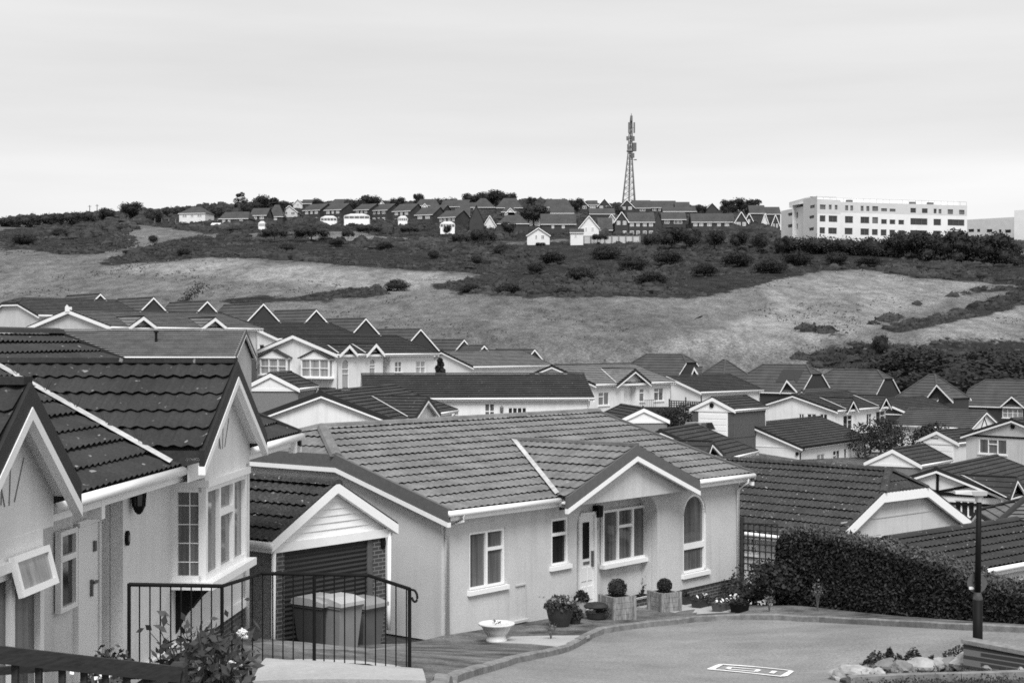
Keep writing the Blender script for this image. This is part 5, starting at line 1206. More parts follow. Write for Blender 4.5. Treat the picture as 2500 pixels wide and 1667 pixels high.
def crown_mesh(seed,lobes,n,size,flat=.75):
    q=np.random.default_rng(seed); P=[]
    per=n//len(lobes)
    for (x,y,z,r_) in lobes:
        th=q.random(per)*2*PI; ph=np.arccos(1-2*q.random(per)); rr=r_*(.55+.5*q.random(per)**.5)
        rr*=1+.22*np.sin(th*3+x)*np.sin(ph*4+z)
        P.append(np.stack([x+rr*np.sin(ph)*np.cos(th),y+rr*np.sin(ph)*np.sin(th),z+rr*flat*np.cos(ph)],1))
    P=np.concatenate(P); v,f=leaves(len(P),P,size,q); return v,f
PROTO={}
def tree_proto(kind):
    q=random.Random({'round':3,'oak':5,'pine':7,'bush':9,'gorse':13,'low':21}[kind])
    if kind=='pine': lob=[(0,0,.80,.20),(-.16,.05,.66,.15),(.17,0,.70,.16),(.05,-.05,.93,.12),(-.08,.04,.9,.1),(.2,.0,.5,.09),(-.2,0,.46,.08)]; n,sz,tr=800,.06,.5
    elif kind=='oak': lob=[(q.uniform(-.42,.42),q.uniform(-.3,.3),q.uniform(.38,.8),q.uniform(.16,.27)) for _ in range(10)]+[(0,0,.6,.3)]; n,sz,tr=1400,.075,.4
    elif kind=='round': lob=[(q.uniform(-.3,.3),q.uniform(-.3,.3),q.uniform(.32,.74),q.uniform(.2,.3)) for _ in range(9)]+[(0,0,.5,.36)]; n,sz,tr=1400,.075,.3
    elif kind=='bush': lob=[(q.uniform(-.45,.45),q.uniform(-.3,.3),q.uniform(.2,.55),q.uniform(.22,.36)) for _ in range(9)]; n,sz,tr=1300,.08,.18
    elif kind=='low': lob=[(q.uniform(-.75,.75),q.uniform(-.3,.3),q.uniform(.15,.4),q.uniform(.22,.4)) for _ in range(11)]; n,sz,tr=1300,.085,.12
    else: lob=[(0,0,.38,.48),(-.25,0,.32,.36),(.25,.05,.32,.36),(0,.1,.5,.36)]; n,sz,tr=1500,.07,.12
    v,f=crown_mesh(len(kind)*7,lob,int(n*2.4),sz*.72); b=MB(); b.v=v;b.f=f
    for x,y,z,r_ in lob:
        if kind!='pine': ss=MB(); ss.lathe([(r_*.62*math.sin(PI*k/6)+.001,-r_*.5*math.cos(PI*k/6)) for k in range(7)],9,(x,y,z)); b.add(ss.v,ss.f)
    me=bpy.data.meshes.new('crown'); me.from_pydata(b.v,[],b.f); me.materials.append(leaf_f)
    t=MB(); h=.62 if kind in('pine','oak','round') else .16
    t.tube([(0,0,-.25),(.01,0,h*.5),(0,.01,h)],[.035,.026,.014],6)
    for k in range(5 if tr>.2 else 0):
        a=k*2.4; z0=h*(.45+.1*k); t.tube([(0,0,z0),(.12*math.cos(a),.12*math.sin(a),z0+.1),(.22*math.cos(a),.22*math.sin(a),z0+.2)],[.016,.01,.004],5)
    tm=bpy.data.meshes.new('trunk'); tm.from_pydata(t.v,[],t.f); tm.materials.append(bark); PROTO[kind]=(me,tm)
def plant(kind,px,yt,yb,label,w=1.0,d=None,name=None,group=None,cat=None,front=0):
    """a tree or bush standing where its foot is seen, as tall as it is seen"""
    if kind not in PROTO: tree_proto(kind)
    gd=d is not None; d=(d or far_depth(yb))+front; A=at(px,yb,d); A.z=min(A.z,g1(A.x,A.y)) if gd else A.z; h=(CY-yt)*d/F-A.z; tr=kind in('pine','oak','round')
    rt=thing(name or ('tree' if tr else 'bush'),label,cat or ('tree' if tr else 'bush'),tuple(A),rng.random()*6.28 if kind!='low' else 0,group or ('trees on the hill' if tr else 'bushes on the hill'))
    rt.scale=(h*w,h*w if kind!='low' else h*w*.8,h/ (.95 if tr else .78))
    for nm,me in zip(('crown','trunk'),PROTO[kind]):
        o=bpy.data.objects.new(nm,me); COL.objects.link(o); o.parent=rt
    return rt
# single bushes in the grass
plant('gorse',970,681,710,'round dark bush alone on the pale grass of the slope',w=1.9)
plant('gorse',375,574,592,'small round bush alone in the gap between two bands of scrub',w=1.5)
plant('bush',2147,812,862,'tall ragged bush at the edge of the lower scrub',w=.9,d=222)
plant('gorse',2330,868,932,'very dark mass of shrub behind the chalet roofs',w=2.6,d=206)
A=at(470,733,285); rt=thing('bush','thin see-through shrub in the grass above the chalet roofs','bush',tuple(A),0,'bushes on the hill'); qq=np.random.default_rng(2); n_=330; t_=qq.random(n_); v,f=leaves(n_,np.stack([-1.5+3.6*t_+qq.normal(size=n_)*(.5+.7*t_),qq.normal(size=n_)*.8,.2+2.6*t_+qq.normal(size=n_)*.45],1),.34,qq); b=MB(); b.add(v,f); b.obj('crown',leaf_f,rt); b=MB(); b.tube([(-1.4,0,-.4),(0,0,1.2),(1.6,0,2.7)],[.08,.05,.02],5); b.obj('trunk',bark,rt)
plant('bush',402,715,742,'dark shrub beside a chalet gable',w=.8,d=176)
TR=[('round',320,490,528,'broad leafy tree, the big round one where the skyline dips',1.25),('bush',262,505,530,'low bush running up to the broad round tree',1.3),('low',200,512,532,'thin hedge on the bare skyline',1.4),('low',40,524,545,'end of the thin hedge where the bare skyline meets the edge of the view',1.8),('low',145,516,538,'middle stretch of the thin hedge on the bare skyline',1.8),('low',90,520,540,'thin hedge sinking towards the end of the skyline',1.8),
 ('pine',587,474,520,'pine with bare trunk standing clear of the skyline',1.0),('oak',650,478,524,'spreading tree with a thin top beside the pine',1.15),('round',683,488,522,'dense round tree between the spreading tree and the pale gable',1.0),('bush',610,495,524,'bushy tree at the foot of the pine',1.2),
 ('low',440,500,524,'dark belt of trees behind the white hipped house',1.6),('low',530,499,526,'dark belt of trees rising behind the brick house',1.5),('bush',380,508,534,'scrubby tree before the white hipped house',1.1),
 ('round',776,483,512,'dark tree beside the short skyline roof',.9),('round',905,474,505,'rounded feathery tree with a spike on top',1.25),('low',872,480,505,'low tree crown filling in beside the feathery tree',1.2),('round',970,480,505,'pair of dark crowns behind the even row of houses',1.1),('oak',1021,472,500,'small upstanding tree on the skyline',.7),('low',1085,478,500,'low feathery trees on the skyline before the pines',1.3),
 ('round',1150,470,505,'first dark pine of the clump on the skyline',1.0),('round',1182,466,505,'second dark pine of the clump, joined to the first',1.0),('round',1215,462,505,'tallest broad crown of the dark clump on the skyline',1.2),('round',1246,468,505,'last dark crown of the clump, falling to the roofs',.9),
 ('round',1303,500,542,'dark round tree in front of the hipped houses',1.35),('oak',1298,481,500,'bare topped tree above the hipped houses',.8),('round',1405,482,512,'dark tree at the shoulder of the first brick gable',1.0),('low',1500,497,515,'low hedge below the foot of the mast',1.1),
 ('round',1712,498,522,'bushy tree between the skyline terrace and the brick gable',.9),('oak',1778,487,520,'spreading tree with twiggy top above the terrace',.9),('oak',1822,484,525,'largest spreading tree behind the dark roofs by the white block',1.3)]
for k,px,yt,yb,lab,w_ in TR: plant(k,px,yt,yb+10,lab,w_)
BU=[('bush',1245,533,568,'dark bush beside the low gable at the estate edge',1.2),('low',1180,548,588,'wide dark thicket in front of the tall white gable',1.2),('low',1125,560,590,'dark thicket below the lowest house of the even row',1.2),('bush',1090,542,570,'bush hiding part of a conservatory',.9),('low',1000,545,566,'garden shrubs along the even row of houses',2.0),('low',900,542,566,'garden shrubs below the widest conservatory',2.2),('low',760,545,578,'dense dark hedge bank before the first houses of the row',2.0),('low',670,548,578,'dense dark hedge bank below the pale gable',1.6),('low',850,552,578,'end of the dense dark hedge bank',1.0),
 ('bush',1640,545,598,'big dark bush in front of the set back terrace',1.2),('bush',1685,548,600,'big dark bush beside the low terrace',1.1),('low',1600,560,598,'lower shrubs below the long brick terrace',1.2),('bush',1745,553,600,'bush below the strip of terrace windows',1.2),('bush',1800,556,602,'bush below the wide gable window',1.1),('bush',1855,560,606,'bush below the narrow white gable',1.1),('bush',1905,566,612,'bush at the corner of the white wing',.9),('low',1465,562,585,'dark clipped hedge before the pale garden wall',1.5),('low',570,551,562,'low dark hedge below the brick house and its shed',3.0),('low',1320,584,600,'low shrubs before the wide-gabled white bungalow',1.6)]
for k,px,yt,yb,lab,w_ in BU: plant(k,px,yt+6,yb,lab,w_,front=-22)
for px,yt,yb,d_,w_,lab,k in((1965,573,610,400,1.6,'low dark tree in front of the corner of the white block','low'),(2030,577,615,398,1.6,'low dark tree under the middle windows of the white block','low'),(2095,580,620,396,1.5,'dark tree under the small square windows of the white block','low'),(2150,576,632,392,1.0,'dark tree before the third bay of the white block','bush'),(2205,566,642,388,1.0,'tall dark tree covering the lower windows of the white block','round'),(2262,566,650,384,1.0,'tall dark tree beside the widest windows of the white block','round'),(2315,562,655,380,.95,'tall dark tree hiding the end of the white block','round'),(2362,574,658,378,.95,'dark tree between the two blocks of flats','round'),(2415,570,660,374,1.0,'largest dark tree before the second block','round'),(2452,592,655,372,.9,'dark tree at the corner of the second block','bush'),(2495,615,660,370,1.1,'dark tree below the bright end wall of the second block','bush')):
    plant(k,px,yt-5,yb,lab,w_*1.12,d=d_,group='dark trees before the white block')
# distinct mounds in the scrub
q=random.Random(4); pts=[(1230,595,618,1.1),(1165,622,638,1.0),(1350,612,636,1.2),(1310,640,660,1.2),(1480,598,628,1.2),(1545,622,652,1.1),(1630,610,640,1.2),(1720,640,668,1.1),(1420,650,680,1.3),(1590,660,690,1.2),(1800,612,645,1.1),(1880,630,664,1.1),(1950,610,642,1.2),(2040,612,640,1.2),(2120,622,645,1.2),(940,588,606,1.1),(1060,610,626,1.0),(820,580,596,1.1),(700,592,608,1.1),(150,556,576,1.2),(60,570,592,1.3),(450,604,620,1.1),(1240,690,715,1.3),(1380,700,722,1.3),(1150,690,712,1.2)]
for px,yt,yb,w_ in pts: plant('gorse',px,yt+2,yb+5,'dark mound of bush rising out of the scrub on the slope',w_*1.75,group='mounds of bush in the scrub')
plant('gorse',2230,846,884,'dark bushy bank climbing behind the hipped chalets',2.4,d=214); plant('gorse',2420,852,896,'dark bushy bank above the widest chalet roof',2.4,d=214)
# post and wire fence crossing the scrub
d=545; A=at(300,566,d); rt=thing('wire_fence','row of thin fence posts crossing the scrub below the estate','fence',(0,0,0))
for k in range(16):
    px=310+k*17; P=at(px,562+2*math.sin(k),d); b=MB(); zg=g1(P.x,P.y); b.tube([(P.x,P.y,zg-.3),(P.x,P.y,zg+1.6)],.09,5); b.obj('fence_post',timber_l,rt)
# ---------------------------------------------------------------- road, kerbs, lawns and paths
GA=lambda px,py: ground_at(px,py)
road=[(1010,1800),(1050,1735),(1096,1690),(1118,1667),(1200,1640),(1265,1618),(1340,1603),(1390,1590),(1420,1575),(1448,1558),(1475,1547),(1560,1534),(1700,1518),(1790,1513),(1900,1514),(2000,1519),(2200,1530),(2400,1541),(2560,1550),(2700,1560)]
RP=[GA(*p) for p in road]
far=RP[:]
near=[Vector((30,24,0)),Vector((24,16,0)),Vector((8,12,0)),Vector((0,12,0)),Vector((-1.0,15.5,0))]
ro=sheet('road',far+near,.006,asphalt,cuts=12)
def kerb(name,pts,wd=.14,hh=.12,inner=1,m=kerbm):
    """kerb stones along a line of ground points, on the lawn side of it"""
    P=[Vector((p[0],p[1],0)) for p in pts]; fine=[]
    for a,c in zip(P,P[1:]):
        k=max(1,int((c-a).length/.45)); fine+=[a.lerp(c,j/k) for j in range(k)]
    fine.append(P[-1]); b=MB(); i=0; rows=[]
    for j,p in enumerate(fine):
        t=(fine[min(j+1,len(fine)-1)]-fine[max(j-1,0)]).normalized(); n=Vector((-t.y,t.x,0))*inner; q=p+n*wd
        z0=g1(p.x,p.y); z1=g1(q.x,q.y); h_=hh+.008*math.sin(j*2.3)
        rows.append([(p.x,p.y,z0-.05),(p.x,p.y,z0+h_-.02),(p.x+n.x*.025,p.y+n.y*.025,z0+h_),(q.x,q.y,z1+h_),(q.x,q.y,z1-.05)])
    for r_ in rows: b.v+=r_
    for j in range(len(rows)-1):
        for k in range(4): b.f.append((5*j+k,5*j+k+1,5*j+5+k+1,5*j+5+k))
    return tag(b.obj(name,m),kind='structure')
kerb('kerb',RP[:9]); kerb('kerb',RP[8:],hh=.13)
# turf beside the road
off=lambda P,i,dn: P
def inner(pts,wd=.15):
    P=[Vector((p[0],p[1],0)) for p in pts]; o=[]
    for j,p in enumerate(P):
        t=(P[min(j+1,len(P)-1)]-P[max(j-1,0)]).normalized(); o.append(p+Vector((-t.y,t.x,0))*wd)
    return o
IN=inner(RP)
mw=lambda x,y,o=0: m.M@Vector((x,y,0))
c0=MAIN.M@Vector((-MAIN.wx-.05,-MAIN.wy-.02,0)); c1=MAIN.M@Vector((MAIN.wx+.3,-MAIN.wy-.02,0))
sheet('lawn',[IN[0],IN[1],IN[2],IN[3],IN[4],IN[5],IN[6],IN[7],IN[8],IN[9],IN[10],IN[11],IN[12],IN[13],c1,c0,Vector((-2.0,29.0,0)),Vector((-4.4,26.9,0)),Vector((-4.3,20,0)),Vector((-2.9,17.2,0)),Vector((-2.6,14.5,0))],.11,lawn,skirt=.16,cuts=5)
sheet('lawn',[IN[13],IN[14],IN[15],IN[16],IN[17],IN[18],Vector((15,31.5,0)),Vector((10.4,33.0,0)),Vector((7.6,37.2,0)),c1],.10,lawn,skirt=.15,cuts=4)
def path(name,pts,dz=.122,mm=concrete,cuts=3): return sheet(name,[GA(*p) for p in pts],dz,mm,skirt=.05,cuts=8)
path('path',[(1200,1583),(1250,1568),(1330,1566),(1440,1565),(1405,1578),(1360,1594),(1290,1586)])
path('path',[(1556,1468),(1650,1474),(1720,1488),(1806,1504),(1740,1509),(1676,1512),(1606,1500),(1545,1492)])
path('path',[(1790,1478),(1868,1474),(1872,1480),(1828,1490),(1792,1490)])
path('path',[(615,1700),(650,1640),(720,1634),(860,1636),(960,1648),(1010,1662),(1040,1700)],.145)
path('path',[(612,1589),(960,1592),(985,1585),(1010,1600),(900,1606),(640,1604)],.115,mat('worn_turf',.19,.95,.4,14,.1,amp2=.35,scale2=1.2))
# white ring with 10 in it, painted on the road for drivers coming the other way
b=MB()
def paint(poly):
    P=[GA(*p) for p in poly]; b.poly([(p.x,p.y,g1(p.x,p.y)+.022) for p in P])
Zx=lambda x: 1680+x/5.88
Zy=lambda y: 1560+y/5.88
def strip(p,q,w0,w1=None):
    w1=w1 or w0; n=10
    for k in range(n):
        t0,t1=k/n,(k+1)/n; x0=p[0]+(q[0]-p[0])*t0;x1=p[0]+(q[0]-p[0])*t1;y0=p[1]+(q[1]-p[1])*t0;y1=p[1]+(q[1]-p[1])*t1
        paint([(Zx(x0),Zy(y0-w0/2)),(Zx(x1),Zy(y1-w0/2)),(Zx(x1),Zy(y1+w0/2)),(Zx(x0),Zy(y0+w0/2))])
paint([(Zx(276),Zy(436)),(Zx(400),Zy(384)),(Zx(445),Zy(370)),(Zx(520),Zy(370)),(Zx(390),Zy(440))]); 
strip((500,374),(960,408),13); strip((960,408),(1390,452),9); paint([(Zx(1440),Zy(470)),(Zx(1525),Zy(470)),(Zx(1430),Zy(540)),(Zx(1380),Zy(548)),(Zx(1310),Zy(546))])
strip((1390,452),(1500,470),9); strip((276,440),(700,478),13); strip((700,478),(1340,546),12)
paint([(Zx(530),Zy(432)),(Zx(575),Zy(408)),(Zx(640),Zy(412)),(Zx(605),Zy(442))]); paint([(Zx(990),Zy(448)),(Zx(1055),Zy(454)),(Zx(1000),Zy(480)),(Zx(930),Zy(476))])
strip((620,413),(1030,452),8); strip((570,440),(960,477),8)
paint([(Zx(1155),Zy(498)),(Zx(1210),Zy(466)),(Zx(1285),Zy(472)),(Zx(1232),Zy(506))])
mk=b.obj('road_marking',roadpaint); tag(mk,kind='structure')
# ---------------------------------------------------------------- things by the houses and the road
def G(x,y): return g1(x,y)
def ball(b,c,r,seed,n=700,size=.045):
    q=np.random.default_rng(seed); th=q.random(n)*2*PI; ph=np.arccos(1-2*q.random(n)); rr=r*(.8+.22*q.random(n)); P=np.stack([c[0]+rr*np.sin(ph)*np.cos(th),c[1]+rr*np.sin(ph)*np.sin(th),c[2]+rr*np.cos(ph)],1)
    v,f=leaves(n,P,size,q); b.add(v,f)
def spray(b,c,r,h,seed,n=260,size=.06):
    q=np.random.default_rng(seed); th=q.random(n)*2*PI; rr=r*np.sqrt(q.random(n)); z=h*q.random(n)*(1.15-.8*(rr/r)**2); P=np.stack([c[0]+rr*np.cos(th),c[1]+rr*np.sin(th),c[2]+z],1); v,f=leaves(n,P,size,q); b.add(v,f)
def solid(c,r,n=10,sq=1.0): 
    b=MB(); b.lathe([(r*math.sin(PI*k/n)+.001,-r*sq*math.cos(PI*k/n)) for k in range(n+1)],14,c); return b
# timber planters with clipped box balls
def planter(px,py,d,w_,h,yaw,label,br,group='square timber planters'):
    A=stand(px,py); rt=thing('planter',label,'planter',(A.x,A.y,A.z),yaw,group); b=MB(); X=w_/2
    for k in range(4):
        z0=h*k/4+.003;z1=h*(k+1)/4-.003
        b.box(-X,X,-X,-X+.05,z0,z1); b.box(-X,X,X-.05,X,z0,z1); b.box(-X,-X+.05,-X+.05,X-.05,z0,z1); b.box(X-.05,X,-X+.05,X-.05,z0,z1)
    b.box(-X+.05,X-.05,-X+.05,X-.05,0,h*.9); b.obj('planter_box',timber_l,rt)
    for sx in(-1,1):
        for sy in(-1,1): b=MB(); b.box(sx*X-.035,sx*X+.035,sy*X-.035,sy*X+.035,-.05,h+.01); b.obj('corner_post',timber_l,rt)
    b=MB(); b.box(-X+.05,X-.05,-X+.05,X-.05,h*.9,h*.93); b.obj('compost',soil,rt)
    pl=thing('box_ball','round clipped box shrub growing in the '+('planter nearer the plant pots' if px<1560 else 'planter nearer the arched window'),'shrub',(A.x,A.y,A.z+h*.93),0,'clipped box balls'); b=solid((0,0,br*.9),br*.82,10,.95); ball(b,(0,0,br*.9),br*1.04,px,1300,.034); b.obj('foliage',leaf_d,pl)
    b=MB(); b.tube([(0,0,-.02),(0,0,br*.4)],.03,6); b.obj('stem',bark,pl)
ym=MAIN.t
planter(1507,1509,31.9,.52,.50,ym-.35,'weathered square planter standing nearer the plant pots',.205)
planter(1622,1490,33.4,.50,.44,ym-.35,'weathered square planter standing nearer the arched window',.17)
def pot(px,py,d,prof,label,m_,fol=None,name='plant_pot',cat='plant pot',group='pots along the front wall',fr=.2,fh=.2,leafm=leaf_m,flowers=0,seed=1):
    A=stand(px,py); rt=thing(name,label,cat,(A.x,A.y,A.z),0,group); b=MB(); r0=max(r for r,z in prof); b.lathe(prof+[(prof[-1][0]*.86,prof[-1][1]),(prof[-1][0]*.8,prof[-1][1]-.06)],20); b.obj('pot',m_,rt,smooth=False)
    if fol:
        pl=thing('pot_plant',fol,'plant',(A.x,A.y,A.z+prof[-1][1]-.04),0,'plants in pots'); b=MB(); spray(b,(0,0,0),fr,fh,seed,380,.075); b.obj('foliage',leafm,pl)
        if flowers:
            q=np.random.default_rng(seed); n=flowers; P=np.stack([q.normal(size=n)*fr*.5,q.normal(size=n)*fr*.5,fh*(.6+.4*q.random(n))],1); v,f=leaves(n,P,.07,q); b=MB(); b.add(v,f); b.obj('flower_head',mat('pale_petal',.30,.7,.2,20),pl)
pot(1367,1528,31.2,[(.17,0),(.19,.02),(.25,.2),(.285,.36),(.30,.40)],'biggest dark glazed pot with drooping pale flowers',pot_m,'mounded plant with pale flower heads spilling over the biggest pot',fr=.33,fh=.26,flowers=60,seed=3)
pot(1420,1502,32.3,[(.08,0),(.13,.36),(.14,.37)],'tall slim stone pot by the front door',concrete,'dark leafy plant on the slim pot by the door',fr=.16,fh=.2,leafm=leaf_d,seed=4)
pot(1404,1522,31.6,[(.10,0),(.14,.16),(.15,.17)],'small dark pot tucked behind the biggest pot',pot_m,'straggly plant with white dots beside the biggest pot',fr=.18,fh=.22,flowers=14,seed=5)
pot(1494,1473,33.2,[(.22,0),(.25,.30),(.27,.31)],'round pale tub behind the first planter',concrete,'bright leafy plant with flowers in the pale tub',fr=.24,fh=.28,flowers=25,seed=6)
pot(1573,1467,34.1,[(.16,0),(.22,.28),(.23,.3)],'dark pot behind the clipped shrubs in the porch',pot_m,'upright bushy plant in the porch',fr=.25,fh=.45,leafm=leaf_d,flowers=12,seed=7)
pot(1553,1468,33.9,[(.09,0),(.12,.14),(.13,.15)],'small pot with a low round plant in the porch',pot_m,'low round plant in the porch',fr=.15,fh=.18,leafm=leaf_d,seed=8)
pot(1813,1452,38.6,[(.24,0),(.32,.28),(.33,.32)],'wide pot in the shade beside the trellis',pot_g,'thin dark plant in the wide pot by the trellis',fr=.2,fh=.4,leafm=leaf_d,seed=9)
# low dark barrow planter with a lid-like leaf mat
A=stand(1455,1511); rt=thing('barrow_planter','dark boat-shaped planter with a leaf mat over it, between pots and planter','planter',(A.x,A.y,A.z),ym)
b=MB(); b.lathe([(.14,0),(.19,.03),(.23,.15),(.24,.16)],16); b.obj('tub',pot_m,rt); b=MB(); b.lathe([(.12,.23),(.24,.25),(.27,.28),(.2,.34),(.05,.37)],16); b.obj('cover',leaf_d,rt); b=MB(); spray(b,(.15,-.1,.12),.2,.12,17,150,.05); b.obj('foliage',leaf_m,rt)
# white urn on a foot
A=stand(1212,1566); rt=thing('garden_urn','wide white garden urn on a foot below the meter box','urn',(A.x,A.y,A.z)); b=MB(); b.lathe([(.20,0),(.20,.05),(.18,.08),(.175,.13),(.20,.15),(.235,.2),(.27,.27),(.30,.31),(.345,.33),(.35,.36),(.31,.36),(.28,.33)],28); b.obj('bowl',stone_w,rt,smooth=True)
b=MB(); spray(b,(0,0,.33),.1,.12,2,20,.04); b.obj('seedling',leaf_m,rt)
# trough planters at the brick foot of the wall
for px,py,d,w_,h,lab,mm,fl in((1716,1481,37.0,.62,.20,'short dark trough under the arched window',pot_m,3),(1775,1487,37.4,.95,.20,'longest trough, with white flowers, beside the downpipe',pot_g,8),(1806,1492,37.6,.42,.2,'black drum-like trough at the house corner',black,0),(1672,1475,36.4,.3,.2,'round dark pot beside the second planter',pot_m,0)):
    A=stand(px,py); rt=thing('trough',lab,'planter',(A.x,A.y,A.z),ym,'troughs along the brick foot of the wall'); b=MB(); X=w_/2; Y=.11
    b.add([(-X*.9,-Y,0),(X*.9,-Y,0),(X*.9,Y,0),(-X*.9,Y,0),(-X,-Y-.03,h),(X,-Y-.03,h),(X,Y+.03,h),(-X,Y+.03,h),(-X+.04,-Y+.01,h),(X-.04,-Y+.01,h),(X-.04,Y-.01,h),(-X+.04,Y-.01,h),(-X+.05,-Y+.02,h-.07),(X-.05,-Y+.02,h-.07),(X-.05,Y-.02,h-.07),(-X+.05,Y-.02,h-.07)],[(3,2,1,0)]+[(k,(k+1)%4,4+(k+1)%4,4+k) for k in range(4)]+[(4+k,4+(k+1)%4,8+(k+1)%4,8+k) for k in range(4)]+[(8+k,8+(k+1)%4,12+(k+1)%4,12+k) for k in range(4)]+[(12,13,14,15)])
    b.obj('trough_body',mm,rt)
    b=MB(); spray(b,(-X*.3,0,h-.04),w_*.42,.16,int(px),120,.06); b.obj('foliage',leaf_d,rt)
    if fl: q=np.random.default_rng(px); v,f=leaves(fl*3,np.stack([q.uniform(-X,X*.9,fl*3),q.normal(size=fl*3)*.06,h+.1*q.random(fl*3)],1),.09,q); b=MB(); b.add(v,f); b.obj('flower_head',flower,rt)
# wheelie bins before the garage
def wbin(px,py,d,yaw,label,body,lid,h=1.0,w_=.56,dp=.68):
    A=at(px,py,d); rt=thing('wheelie_bin',label,'wheelie bin',(A.x,A.y,A.z),yaw,'wheelie bins by the garage door'); X,Y=w_/2,dp/2; x=X*.8;y=Y*.78; b=MB()
    b.add([(-x,-y,.04),(x,-y,.04),(x,y,.04),(-x,y,.04),(-X,-Y,h-.12),(X,-Y,h-.12),(X,Y,h-.12),(-X,Y,h-.12)],[(3,2,1,0),(0,1,5,4),(1,2,6,5),(2,3,7,6),(3,0,4,7),(4,5,6,7)]); b.box(-X-.02,X+.02,-Y-.02,Y+.02,h-.13,h-.09); b.obj('body',body,rt)
    b=MB(); L_=[(-Y-.07,h-.085),(-Y-.07,h-.02),(-Y*.3,h+.045),(Y*.7,h+.05),(Y+.05,h+.0),(Y+.05,h-.085)]; i=0
    pts=[(sx*(X+.035),yy,zz) for sx in(-1,1) for yy,zz in L_]; b.add(pts,[tuple(range(6))[::-1],tuple(range(6,12))]+[(k,(k+1)%6,6+(k+1)%6,6+k) for k in range(6)]); b.obj('lid',lid,rt)
    for sx in(-1,1):
        b=MB(); b.tube([(sx*(X*.8-.02),y+.03,.1),(sx*(X*.8+.04),y+.03,.1)],.1,14); b.obj('wheel',black,rt)
    b=MB(); b.tube([(-X*.8,Y+.1,h-.1),(X*.8,Y+.1,h-.1)],.02,8); b.obj('handle',body,rt)
yg=G0.t+PI/2
wbin(824,1590,27.6,yg-.02,'pale bodied wheelie bin with light lid, in the middle of the garage door',binm,binl,h=.94)
wbin(881,1588,28.6,yg+.0,'darker wheelie bin pushed beside the pale one near the door frame',mat('grey_bin_plastic',.10,.45,.06,4,.4),mat('dull_bin_lid',.25,.5,.06,4,.4),h=.92)
wbin(776,1584,27.7,yg+.05,'dark wheelie bin standing back in the shade of the garage door',bind,mat('mid_bin_lid',.36,.5,.06,4,.4),h=.90)
# ---- black iron railing round the path
TOP=[(315,1426,15.2),(542,1430,15.6),(590,1415,16.0),(640,1399,16.5),(900,1404,16.3),(1000,1437,15.7)]
rt=thing('metal_railing','black iron railing with a curled end around the paved path','railing',(0,0,0)); P=[at(*t) for t in TOP]
BOT=[(315,1655),(542,1648),(590,1632),(640,1615),(900,1622),(1000,1654)]; Q=[Vector((a.x,a.y,(CY-b_[1])*t[2]/F)) for a,b_,t in zip(P,BOT,TOP)]
b=MB(); path_=P[:]+[]; b.tube(path_,.020,8); e=P[-1]; dr=(P[-1]-P[-2]).normalized()
curl=[e+dr*.0]; c=e+dr*.08+Vector((0,0,-.065))
for k in range(13):
    t=PI*.62-k*PI*1.55/12; r_=.07*(1-.04*k); curl.append(c+dr*math.cos(t)*r_*1.0+Vector((0,0,math.sin(t)*r_)))
b.tube(curl,.012,8); b.obj('top_rail',black,rt); b=MB(); b.tube(Q,.011,6); b.obj('bottom_rail',black,rt)
def lerp_at(px): 
    for k in range(len(TOP)-1):
        if TOP[k][0]<=px<=TOP[k+1][0]:
            t=(px-TOP[k][0])/(TOP[k+1][0]-TOP[k][0]); return P[k].lerp(P[k+1],t),Q[k].lerp(Q[k+1],t)
for px in np.arange(340,1000,25.1):
    if min(abs(px-542),abs(px-768),abs(px-315))<9: continue
    a,c=lerp_at(px); b=MB(); b.tube([a,c],.0075,6); b.obj('baluster',black,rt)
for px,ex in((315,.2),(542,.15),(768,.1),(1000,.15)):
    a,c=lerp_at(min(px,999.9)); b=MB(); zz=G(c.x,c.y)-.1; b.tube([a+Vector((0,0,.01)),Vector((a.x,a.y,min(zz,c.z-.05)))],.0185,8); b.obj('railing_post',black,rt)
# ---- stained timber handrail at the corner of the steps
rt=thing('timber_handrail','dark timber handrail with square balusters and a stout end post','handrail',(0,0,0)); A=at(-60,1590,7.6); C=at(432,1645,8.6); b=MB(); b.beam(A,C,(0,0,1),.07,.085); b.obj('top_rail',timber,rt)
b=MB(); A2=at(-60,1640,8.5);C2=at(262,1619,9.7); b.beam(A2,C2,(0,0,1),.05,.045); b.obj('lower_rail',timber,rt)
for k,px in enumerate((28,82,137,190,243,297,350)):
    t=(px+60)/492; Pt=A.lerp(C,t); b=MB(); b.beam(Pt+Vector((0,0,-.03)),Pt+Vector((0,0,-.8)),(0,1,0),.031,.031); b.obj('baluster',timber,rt)
E_=at(435,1616,8.65); b=MB(); b.box(E_.x-.044,E_.x+.044,E_.y-.044,E_.y+.044,E_.z-1.0,E_.z-.02); b.add([(E_.x-.044,E_.y-.044,E_.z-.02),(E_.x+.044,E_.y-.044,E_.z-.02),(E_.x+.044,E_.y+.044,E_.z-.02),(E_.x-.044,E_.y+.044,E_.z-.02),(E_.x-.03,E_.y-.03,E_.z),(E_.x+.03,E_.y-.03,E_.z),(E_.x+.03,E_.y+.03,E_.z),(E_.x-.03,E_.y+.03,E_.z)],[(4,5,6,7)]+[(k,(k+1)%4,4+(k+1)%4,4+k) for k in range(4)]); b.obj('end_post',timber,rt)
